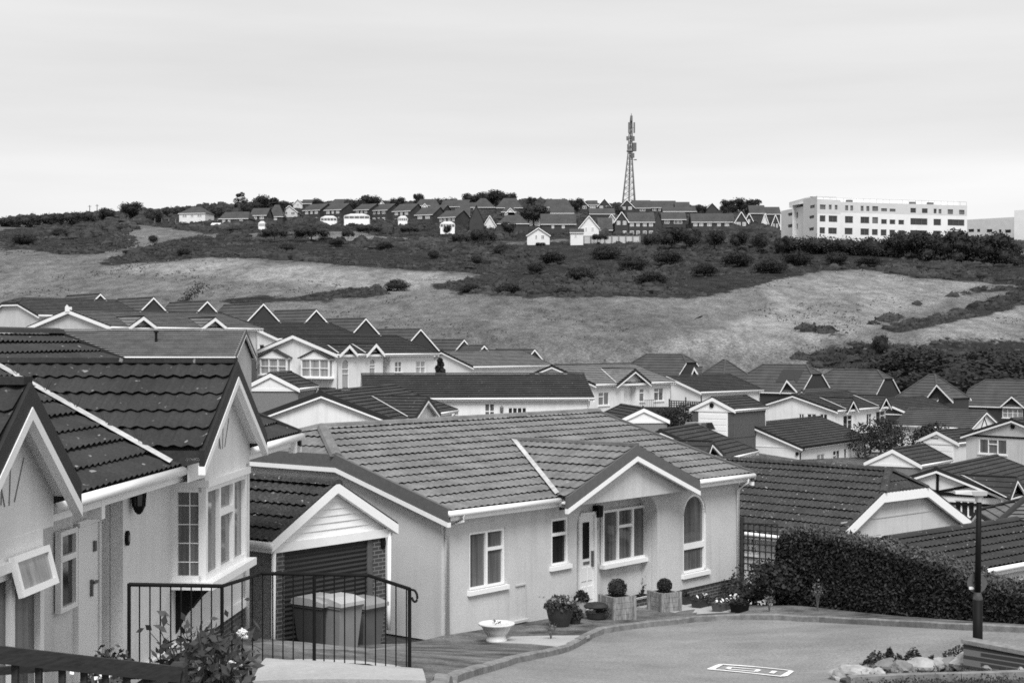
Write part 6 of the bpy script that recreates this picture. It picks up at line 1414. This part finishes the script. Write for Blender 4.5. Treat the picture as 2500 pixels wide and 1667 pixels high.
# white trough and pots of flowers under the bay
A=at(255,1665,12.6); rt=thing('flower_tub','tub of small flowers seen through the timber balusters','plant pot',(A.x,A.y,A.z-.25)); b=MB(); b.lathe([(.16,0),(.20,.22),(.21,.25)],18); b.obj('pot',pot_g,rt); b=MB(); spray(b,(0,0,.22),.2,.12,3,120,.05); b.obj('foliage',leaf_m,rt); q=np.random.default_rng(3); v,f=leaves(26,np.stack([q.normal(size=26)*.1,q.normal(size=26)*.1,.28+.06*q.random(26)],1),.045,q); b=MB(); b.add(v,f); b.obj('flower_head',flower,rt)
A=at(285,1630,14.6); rt=thing('shrub','small soft shrub at the foot of the entrance wall','shrub',(A.x,A.y,A.z-.2)); b=MB(); spray(b,(-.05,0,.1),.24,.3,8,420,.055); b.obj('foliage',leaf_m,rt); b=MB(); b.tube([(0,0,-.3),(0,0,.2)],.02,6); b.obj('stem',bark,rt)
# ---- rose bush
base=at(512,1680,13.0); rt=thing('rose_bush','rose bush with pale blooms growing against the black railing','rose bush',(base.x,base.y,base.z-.5))
q=np.random.default_rng(12); B0=Vector((base.x,base.y,base.z-.5)); stems=MB(); leafp=[]; rr=random.Random(5)
tips=[(368,1545),(388,1532),(410,1560),(440,1535),(455,1550),(480,1528),(488,1545),(505,1560),(520,1540),(545,1545),(560,1560),(470,1575),(500,1590),(540,1590),(570,1600),(440,1600),(590,1545),(470,1620),(530,1625),(580,1640),(490,1650),(550,1655),(420,1580),(450,1640),(595,1610),(515,1605)]
for i,(px,py) in enumerate(tips):
    T=at(px,py,13.0+rr.uniform(-.35,.35))-B0; mid=T*.55+Vector((rr.uniform(-.08,.08),rr.uniform(-.08,.08),.12)); s0=Vector((rr.uniform(-.08,.08),rr.uniform(-.06,.06),-.2)); stems.tube([s0,mid,T],[.009,.006,.003],5)
    k=10 if i<8 else 34
    for j in range(k):
        t=rr.uniform(.35,1.05) if i>=8 else rr.uniform(.6,1.05); p=(mid.lerp(T,(t-.5)*2) if t>.5 else s0.lerp(mid,t*2)); sp=.05 if i<8 else .13; leafp.append((p.x+rr.gauss(0,sp),p.y+rr.gauss(0,sp),p.z+rr.gauss(0,sp)))
stems.obj('stem',bark,rt); lp_=np.array(leafp); v,f=leaves(len(lp_),lp_,.075,q,asp=1.3); b=MB(); b.add(v,f); b.obj('foliage',leaf_m,rt)
def rose(px,py,d,r_,label):
    A=at(px,py,d); q=np.random.default_rng(int(px)); n=90; th=q.random(n)*2*PI; ph=np.arccos(1-1.5*q.random(n)); k=r_*(.55+.45*q.random(n)); Pp=np.stack([k*np.sin(ph)*np.cos(th),k*np.sin(ph)*np.sin(th),k*.75*np.cos(ph)],1); v,f=leaves(n,Pp,r_*.8,q); b=MB(); b.add(v,f); s_=solid((0,0,0),r_*.72,8,.75); b.add(s_.v,s_.f); o=b.obj('rose_bloom',flower,rt); o.location=A-B0
for a in((592,1543,12.9,.040,''),(598,1554,12.9,.026,''),(565,1618,12.8,.030,''),(581,1605,12.9,.014,''),(490,1632,12.8,.02,''),(588,1624,12.9,.016,'')): rose(*a)
# ---- hedge
HP=[(1893,1480,35.3,1310),(1905,1480,35.2,1284),(1960,1484,34.6,1284),(2040,1494,33.7,1297),(2120,1503,32.8,1313),(2200,1512,32.0,1334),(2290,1520,31.0,1362),(2365,1527,30.2,1392),(2395,1529,29.9,1412),(2450,1533,29.4,1420),(2560,1540,28.4,1428)]
rt=thing('hedge','long dark clipped hedge stepping down along the roadside verge','hedge',(0,0,0)); V=[];Fc=[]; P0=[];T0=[]
for px,py,d,yt in HP:
    d+=1.0; g=at(px,py,d); g.z=G(g.x,g.y); P0.append(g); T0.append((CY-yt)*(d+.75)/F-g.z-.10)
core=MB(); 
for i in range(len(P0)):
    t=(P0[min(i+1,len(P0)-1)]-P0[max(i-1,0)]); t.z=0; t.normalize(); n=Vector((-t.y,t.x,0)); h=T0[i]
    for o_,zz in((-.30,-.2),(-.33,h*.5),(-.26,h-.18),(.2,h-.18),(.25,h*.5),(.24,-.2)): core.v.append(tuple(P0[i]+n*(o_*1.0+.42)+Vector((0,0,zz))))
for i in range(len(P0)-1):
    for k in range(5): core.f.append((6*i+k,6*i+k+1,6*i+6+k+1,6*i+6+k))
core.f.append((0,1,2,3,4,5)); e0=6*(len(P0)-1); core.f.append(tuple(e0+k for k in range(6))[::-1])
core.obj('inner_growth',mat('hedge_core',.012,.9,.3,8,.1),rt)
q=np.random.default_rng(9); n=62000; seg=q.random(n)*(len(P0)-1); i=seg.astype(int); t=seg-i; A=np.array([tuple(p) for p in P0]); Hh=np.array(T0); c=A[i]*(1-t)[:,None]+A[np.minimum(i+1,len(A)-1)]*t[:,None]; hh=Hh[i]*(1-t)+Hh[np.minimum(i+1,len(A)-1)]*t
dv=A[np.minimum(i+1,len(A)-1)]-A[i]; dv[:,2]=0; dv/=np.maximum(np.linalg.norm(dv,axis=1),1e-6)[:,None]; nn=np.stack([-dv[:,1],dv[:,0],0*dv[:,0]],1)
per=q.random(n)*(2*hh.mean()*.55+1.0); side=q.random(n); top=side<.34; w_=np.where(top,q.uniform(-.36,.30,n),np.where(side<.85,-.38,.30)); z=np.where(top,hh-.08,hh*q.random(n)**.8)
lump=np.array([mnoise.noise(Vector((p[0]*1.1,p[1]*1.1,zz*1.4))) for p,zz in zip(c,z)]); pp=c+nn*(w_*(1+.22*lump)+.42+q.normal(size=n)*.045)[:,None]; pp[:,2]+=z+np.where(top,lump*.12+q.random(n)**3*.16,0); 
Y0=q.random(n)<.04
v,f=leaves(n,pp,.062,q,asp=1.3); quads('foliage',np.array(v).reshape(-1,4,3),leaf_d).parent=rt
sel=top&(q.random(n)<.75); ps=pp[sel].copy(); ps[:,2]+=.03+.10*q.random(len(ps)); v,f=leaves(len(ps),ps,.05,q,asp=1.7); b=MB(); b.add(v,f); b.obj('toplit_growth',mat('toplit_leaf',.085,.7,.4,6,.25),rt)  # paler leaf colour on the top sprigs stands in for light from above
# end of the hedge and the shrubs by the trellis
def shrub(px,py,d,r_,h,label,mm=leaf_d,n=900,size=.09,seed=1):
    A=at(px,py,d); A.z=min(A.z,G(A.x,A.y)+.1); rt=thing('shrub',label,'shrub',tuple(A),0,'garden shrubs'); b=MB(); qq=np.random.default_rng(seed); Pp=[]
    for k in range(7):
        cx,cy,cz=qq.normal()*r_*.4,qq.normal()*r_*.35,h*(.25+.55*qq.random()); rr=r_*(.35+.25*qq.random()); m_=n//7; th=qq.random(m_)*2*PI; ph=np.arccos(1-2*qq.random(m_)); k_=rr*(.6+.45*qq.random(m_)); Pp.append(np.stack([cx+k_*np.sin(ph)*np.cos(th),cy+k_*np.sin(ph)*np.sin(th),cz+k_*np.cos(ph)],1))
    Pp=np.concatenate(Pp); v,f=leaves(len(Pp),Pp,size,qq); b.add(v,f); b.obj('foliage',mm,rt); b=MB(); b.tube([(0,0,-.2),(0,0,h*.6)],[.04,.015],6); b.obj('stem',bark,rt)
shrub(1846,1440,38.4,.75,1.3,'loose dark shrub growing up the trellis',seed=2); shrub(1872,1478,36.0,.6,.9,'dark shrub filling the gap before the end of the hedge',seed=3); shrub(1838,1476,36.8,.5,.45,'low dark plants beside the wide pot',seed=4); shrub(1890,1465,35.8,.5,1.3,'bushy dark growth at the very end of the hedge',seed=5)
for px,py,d,h,lab in((1996,1490,33.6,.62,'tall weed with pale seed heads at the foot of the hedge'),(1878,1492,35.0,.35,'tuft of tall weeds on the verge by the house corner'),(1345,1560,29.6,.3,'thin weed in the turf below the pots')):
    A=stand(px,py); rt=thing('weed',lab,'weed',tuple(A)); b=MB()
    for k in range(7): a=k*.9; b.tube([(0,0,0),(.05*math.cos(a),.05*math.sin(a),h*.6),(.12*math.cos(a),.12*math.sin(a),h)],[.007,.005,.002],4)
    b.obj('stem',leaf_l,rt); b=MB(); spray(b,(0,0,h*.5),.14,h*.55,int(px),60,.05); b.obj('seed_head',leaf_l,rt)
# dark conifer and small shrubs among the bungalows
for px,yt,yb,d,r_,lab in((1074,876,960,124,.7,'dark conifer beside the white bungalow with arched windows'),(2150,1055,1085,118,2.2,'spiky bush below the dormered white bungalow'),(2270,1060,1095,122,1.9,'black-leaved shrubs under the dark clad bungalow'),(1625,1020,1050,120,2.3,'rough grass and shrub in the yard before the trellis')):
    A=at(px,yb,d); rt=thing('shrub' if px!=1074 else 'conifer',lab,'shrub' if px!=1074 else 'tree',tuple(A)); h=(yb-yt)*d/F; b=MB(); qq=np.random.default_rng(px)
    for k in range(8): t=k/7; ball(b,(qq.normal()*r_*(.35 if px!=1074 else .08),qq.normal()*r_*(.3 if px!=1074 else .08),h*(.15+.8*t)),r_*(.55 if px!=1074 else .8*(1.1-.75*t)),px+k,520,.17)
    b.obj('foliage' if px!=1074 else 'crown',leaf_d,rt); b=MB(); b.tube([(0,0,-1),(0,0,h*.6)],.08,6); b.obj('trunk' if px==1074 else 'stem',bark,rt)
# trellises and fences
def lattice(name,label,x0,x1,yt0,yt1,yb,d0,d1,nx,nz,post,mm=timber,bar=.03):
    A=at(x0,yb,d0);B_=at(x1,yb,d1); rt=thing(name,label,'trellis',tuple(A)); ztA=(CY-yt0)*d0/F-A.z; ztB=(CY-yt1)*d1/F-A.z; D=B_-A; D.z=0; b=MB()
    for k in range(nx+1):
        t=k/nx; p=D*t; b.beam((p.x,p.y,0),(p.x,p.y,ztA+(ztB-ztA)*t),(0,1,0),bar,bar)
    for k in range(nz+1):
        t=k/nz; b.beam((0,-.02,ztA*t),(D.x,D.y-.02,ztB*t),(0,0,1),bar,bar)
    b.obj('trellis_panel',mm,rt); 
    for t in post: b=MB(); p=D*t; b.beam((p.x,p.y,-.6),(p.x,p.y,ztA+.15),(0,1,0),.1,.1); b.obj('fence_post',mm,rt)
lattice('trellis','open square trellis panel between the house corner and the hedge',1812,1898,1276,1280,1390,39.4,38.6,6,7,(0,))
b=MB(); A=at(1800,1470,39.9); rt=thing('side_fence','dark boarded fence running back beside the house corner','fence',tuple(A)); b.box(-.10,.06,.0,.05,-.4,1.15); b.obj('boards',timber,rt); b=MB(); b.box(.06,.13,-.03,.09,-.4,2.0); b.obj('fence_post',timber,rt)
lattice('trellis','dark garden trellis with close squares below the plain dark roof',1634,1712,978,981,1012,126,134,14,6,(0,.5,1),bar=.07)
b=MB(); A=at(1600,1012,120); rt=thing('dark_fence','black boarded fence under the white bungalow with the porch gable','fence',tuple(A)); b.box(-1.0,1.8,0,.08,-1.4,.6); b.obj('boards',timber,rt); b=MB(); b.box(-1.0,-.9,-.06,.1,-1.5,.7); b.obj('fence_post',timber,rt)
# stepped paving below the dormered bungalow
rt=thing('garden_steps','pale garden steps between the bungalows','steps',tuple(at(2140,1100,125))); 
for k in range(4): b=MB(); b.box(-1.2,1.6,k*1.2,k*1.2+.75,-.5+.32*k,-.35+.32*k); b.obj('tread',concrete,rt)
# parked car
A=GCAR.P('west',-.05,0,2.6); Pw=GCAR.M@A; rt=thing('parked_car','pale hatchback parked nose out before the white garage door','car',(Pw.x,Pw.y,GCAR.zb-.25),GCAR.t+PI)
def sec(x,w_,z0,z1,n=6): return [(x,-w_,z0),(x,-w_*1.02,(z0+z1)/2),(x,-w_*.94,z1),(x,w_*.94,z1),(x,w_*1.02,(z0+z1)/2),(x,w_,z0)]
b=MB(); xs=[(-1.95,.66,.35,.72),(-1.8,.78,.25,.86),(-1.2,.84,.22,.93),(.4,.85,.22,.93),(1.2,.84,.22,.90),(1.8,.76,.25,.78),(1.98,.62,.35,.62)]
for s_ in xs: b.v+=sec(*s_)
for i in range(len(xs)-1):
    for k in range(6): b.f.append((6*i+k,6*i+(k+1)%6,6*i+6+(k+1)%6,6*i+6+k))
b.f+= [tuple(range(6))[::-1],tuple(6*(len(xs)-1)+k for k in range(6))]; b.obj('body',car_p,rt,smooth=False)
b=MB(); c=[(-1.75,.70,.9),(-1.35,.62,1.42),(.15,.62,1.46),(.95,.74,.9)]
for x,w_,z in c: b.v+=[(x,-w_,z),(x,w_,z)]
b.f+=[(2,3,5,4)]; b.obj('car_roof',car_p,rt); g=MB(); V_=b.v
g.poly([V_[4],V_[5],V_[7],V_[6]]); w1=g.obj('windscreen',glass_c,rt); g=MB(); g.poly([V_[0],V_[1],V_[3],V_[2]]); g.obj('rear_window',glass_d,rt)
for k in(0,1): g=MB(); g.poly([V_[k],V_[2+k],V_[4+k],V_[6+k]]); g.obj('side_window',glass_d,rt)
for x in(-1.2,1.25):
    for sy in(-1,1):
        b=MB(); b.tube([(x,sy*.68,.3),(x,sy*.88,.3)],.3,18); wh=b.obj('wheel',black,rt); b=MB(); b.tube([(x,sy*.881,.3),(x,sy*.89,.3)],.19,14); b.obj('rim',steel,wh)
for sy in(-1,1):
    b=MB(); b.box(1.72,1.9,sy*.6-.14,sy*.6+.14,.6,.74); b.obj('headlight',glass_n,rt); b=MB(); b.box(.62,.82,sy*.95-.1,sy*.95+.1,.9,1.04); b.obj('wing_mirror',car_p,rt)
b=MB(); b.box(1.9,1.99,-.5,.5,.36,.52); b.obj('grille',black,rt)
# lamp post and its sign
d=25.2; A=at(2387,1627,d); A.z=G(A.x,A.y); top=(CY-1222)*d/F-A.z; zc=(CY-1463)*d/F-A.z; rt=thing('lamp_post','black lamp post with a pale flat lantern head above the low brick wall','lamp post',tuple(A)); lean=.02
b=MB(); b.tube([(0,0,-.3),(0,0,zc)],.078,16); b.tube([(0,0,zc+.11),(lean,0,top)],[.050,.042],14); b.obj('post',black,rt,smooth=True); b=MB(); b.tube([(0,0,zc),(0,0,zc+.02),(0,0,zc+.12)],[.079,.079,.052],16); b.obj('collar',mat('worn_black_paint',.06,.7,.4,20),rt)
b=MB(); hz_=top; b.tube([(lean,0,hz_-.02),(lean,0,hz_+.1)],[.055,.075],12); b.add([(-.10,-.10,hz_+.09),(.12,-.10,hz_+.09),(.12,.10,hz_+.09),(-.10,.10,hz_+.09),(-.12,-.11,hz_+.16),(.13,-.11,hz_+.16),(.13,.11,hz_+.16),(-.12,.11,hz_+.16)],[(3,2,1,0),(4,5,6,7)]+[(k,(k+1)%4,4+(k+1)%4,4+k) for k in range(4)]); b.obj('lamp_body',mat('grey_plastic',.46,.5,.06,5),rt); b=MB(); b.add([(-.38,-.08,hz_+.115),(-.11,-.1,hz_+.10),(-.11,.1,hz_+.10),(-.38,.08,hz_+.115),(-.38,-.07,hz_+.16),(-.11,-.1,hz_+.165),(-.11,.1,hz_+.165),(-.38,.07,hz_+.16)],[(3,2,1,0),(4,5,6,7)]+[(k,(k+1)%4,4+(k+1)%4,4+k) for k in range(4)]); b.obj('lamp_head',mat('pale_lens',.6,.3,.05,5,.5),rt)
zs=(CY-1425)*d/F-A.z; sg=thing('round_sign','round grey sign back with a small white label, clamped behind the lamp post','sign',(A.x+.015,A.y+.085,A.z+zs)); b=MB(); rr_=.160
ring=[(rr_*math.cos(2*PI*k/32),rr_*math.sin(2*PI*k/32)) for k in range(32)]; b.poly([(x,0,z) for x,z in ring]); b.poly([(x,.008,z) for x,z in ring][::-1])
for k in range(32): p,c=ring[k],ring[(k+1)%32]; b.poly([(p[0],0,p[1]),(p[0],.008,p[1]),(c[0],.008,c[1]),(c[0],0,c[1])])
b.obj('sign_plate',mat('sign_back',.09,.5,.15,9,.4),sg); b=MB(); b.box(-.13,-.05,-.004,-.001,-.10,-.055); b.obj('label_plate',paint_w,sg); b=MB(); b.box(-.07,.07,-.03,-.001,.03,.06); b.box(-.07,.07,-.03,-.001,-.04,-.01); b.obj('sign_clamp',steel,sg)
# low brick wall and rockery
d=23.6; A=at(2352,1560,d); Bq=at(2540,1596,d-.9); rt=thing('brick_wall','low dark brick wall beneath the lamp post','wall',tuple(A)); D=Bq-A; b=MB(); ln=Vector((D.x,D.y,0)); nrm=Vector((-ln.y,ln.x,0)).normalized()*.22
def wl(z0,z1,o0=0,ex=0): 
    e=ln.normalized()*ex; return [Vector((0,0,z0))-e+nrm*o0,ln+Vector((0,0,D.z+z0))+e+nrm*o0,ln+Vector((0,0,D.z+z1))+e+nrm*o0,Vector((0,0,z1))-e+nrm*o0]
a=wl(-.9,-.06);c=wl(-.9,-.06,1); b.poly(a);b.poly(c[::-1]);b.poly([a[0],a[3],c[3],c[0]]);b.poly([a[1],c[1],c[2],a[2]]); b.obj('brickwork',brick_d,rt); b=MB(); a=wl(-.06,0,-.1,.03);c=wl(-.06,0,1.1,.03); b.poly(a);b.poly(c[::-1]);b.poly([a[3],a[2],c[2],c[3]]);b.poly([a[0],a[3],c[3],c[0]]); b.obj('coping',kerbm,rt)
q=random.Random(8); rocks=[(2052,1652,24.6,.22,1,'pale jagged stone at the tip of the rockery'),(2086,1646,24.4,.26,1,'brightest flat stone near the tip of the rockery'),(2118,1640,24.9,.2,0,'grey humped stone second from the tip'),(2140,1650,24.0,.2,1,'pale rounded stone half under plants'),(2165,1626,24.6,.2,0,'grey stone leaning at the back of the rockery'),(2205,1634,24.2,.26,0,'long grey stone slanting up towards the spiky tuft'),(2246,1628,24.2,.25,1,'bright broken stone below the spiky tuft'),(2290,1622,24.2,.17,1,'small pale stone beside the dark upright lump'),(2330,1622,24.2,.22,0,'grey stone before the dark cushion plant'),(2372,1620,23.9,.26,1,'flat pale stone at the foot of the brick wall'),(2425,1632,23.4,.2,0,'dull stone half buried beneath the wall'),(2478,1622,23.4,.2,0,'squarish grey stone farthest along the rockery'),(2497,1630,23.0,.12,1,'small white stone at the end of the rockery')]
for px,py,dd,r_,lt,lab in rocks:
    A=at(px,py,dd); rt=thing('rock',lab,'rock',tuple(A),q.uniform(0,6),'stones of the rockery'); bm=bmesh.new(); bmesh.ops.create_icosphere(bm,subdivisions=3,radius=r_); o_=Vector((px,py,0))
    for v in bm.verts: k=1+.35*mnoise.noise(v.co*5+o_)+.16*mnoise.noise(v.co*13+o_); v.co=Vector((v.co.x*k*1.15,v.co.y*k*.8,v.co.z*k*.62))
    for f_ in bm.faces: f_.smooth=False
    me=bpy.data.meshes.new('stone'); bm.to_mesh(me); bm.free(); me.materials.append(rock_w if lt else rock_d); o=bpy.data.objects.new('stone',me); COL.objects.link(o); o.parent=rt
sheet('bank',[stand(2050,1664,.02),stand(2080,1642,.02),Vector(at(2200,1615,24.9)),Vector(at(2340,1612,24.6)),Vector(at(2560,1615,23.6)),Vector((9.5,20.0,0)),Vector((5.2,22.0,0))],.06,soil,skirt=.12,cuts=4)
b=MB(); q=np.random.default_rng(31); P=[]
for k in range(420):
    c=stand(q.uniform(2120,2520),q.uniform(1626,1690),.06); r_=.08+.10*q.random()
    for j in range(16): P.append((c.x+q.normal()*r_,c.y+q.normal()*r_,c.z-.04+.13*q.random()*r_/.15))
P=np.array(P); v,f=leaves(len(P),P,.038,q); b.add(v,f); tag(b.obj('ground_cover',leaf_m),kind='stuff',label='mixed low plants filling the rockery')
rt=thing('stone_edging','low pale stone edging along the front of the rockery','edging',tuple(stand(2075,1660,.05))); b=MB(); E0=Vector(rt.location); Pp=[stand(x,y,.12)-E0 for x,y in((2072,1661),(2150,1657),(2250,1654),(2350,1652),(2450,1649),(2540,1646))]
for p,c in zip(Pp,Pp[1:]): b.beam(p,c,(0,0,1),.16,.13)
b.obj('edging_stone',rock_d,rt)
for px,py,dd,r_,h,lab,mm in((2230,1608,24.3,.13,.16,'dark spiky tuft on top of the rockery',leaf_d),(2275,1622,24.2,.07,.13,'dark upright lump of plant between pale stones',leaf_d),(2350,1600,24.3,.30,.14,'dark cushion plant before the brick wall',leaf_d),(2145,1612,24.9,.20,.14,'greyish cushion plant at the back of the rockery',leaf_m),(2172,1600,25.0,.06,.12,'small dark sprig standing above the cushion plants',leaf_d),(2188,1617,24.6,.16,.12,'dark cushion plant between grey stones',leaf_d),(2120,1622,25.0,.1,.08,'little cushion plant near the rockery tip',leaf_m)):
    A=at(px,py,dd); rt=thing('rock_plant',lab,'plant',tuple(A),0,'plants on the rockery'); b=MB(); spray(b,(0,0,-.04),r_,h+.04,int(px),320,.05); b.obj('foliage',mm,rt); b=MB(); b.tube([(0,0,-.15),(0,0,.03)],.015,5); b.obj('stem',bark,rt)
# bird low over the field
A=at(1708,774,170); rt=thing('bird','dark bird gliding low over the pale field','bird',tuple(A),0); b=MB()
prof=[(-.42,.0),(-.3,.05),(-.1,.09),(.1,.09),(.25,.06),(.36,.03),(.42,.0)]; 
for x,r_ in prof:
    for k in range(6): t=2*PI*k/6; b.v.append((x*.9,max(r_,.01)*math.cos(t),max(r_,.01)*math.sin(t)+x*.25))
for i in range(6):
    for k in range(6): b.f.append((6*i+k,6*i+(k+1)%6,6*i+6+(k+1)%6,6*i+6+k))
i=len(b.v); b.v+=[(-.12,0,.02),(.14,0,.06),(.42,-.35,.26),(.85,-.5,.30),(.80,-.55,.27),(.3,-.4,.2), (-.12,0,.02),(.14,0,.06),(-.2,.35,-.10),(-.55,.6,-.30),(-.62,.55,-.30),(-.35,.3,-.12)]; b.f+=[tuple(i+k for k in range(6)),tuple(i+6+k for k in range(6))]; b.obj('body',black,rt)
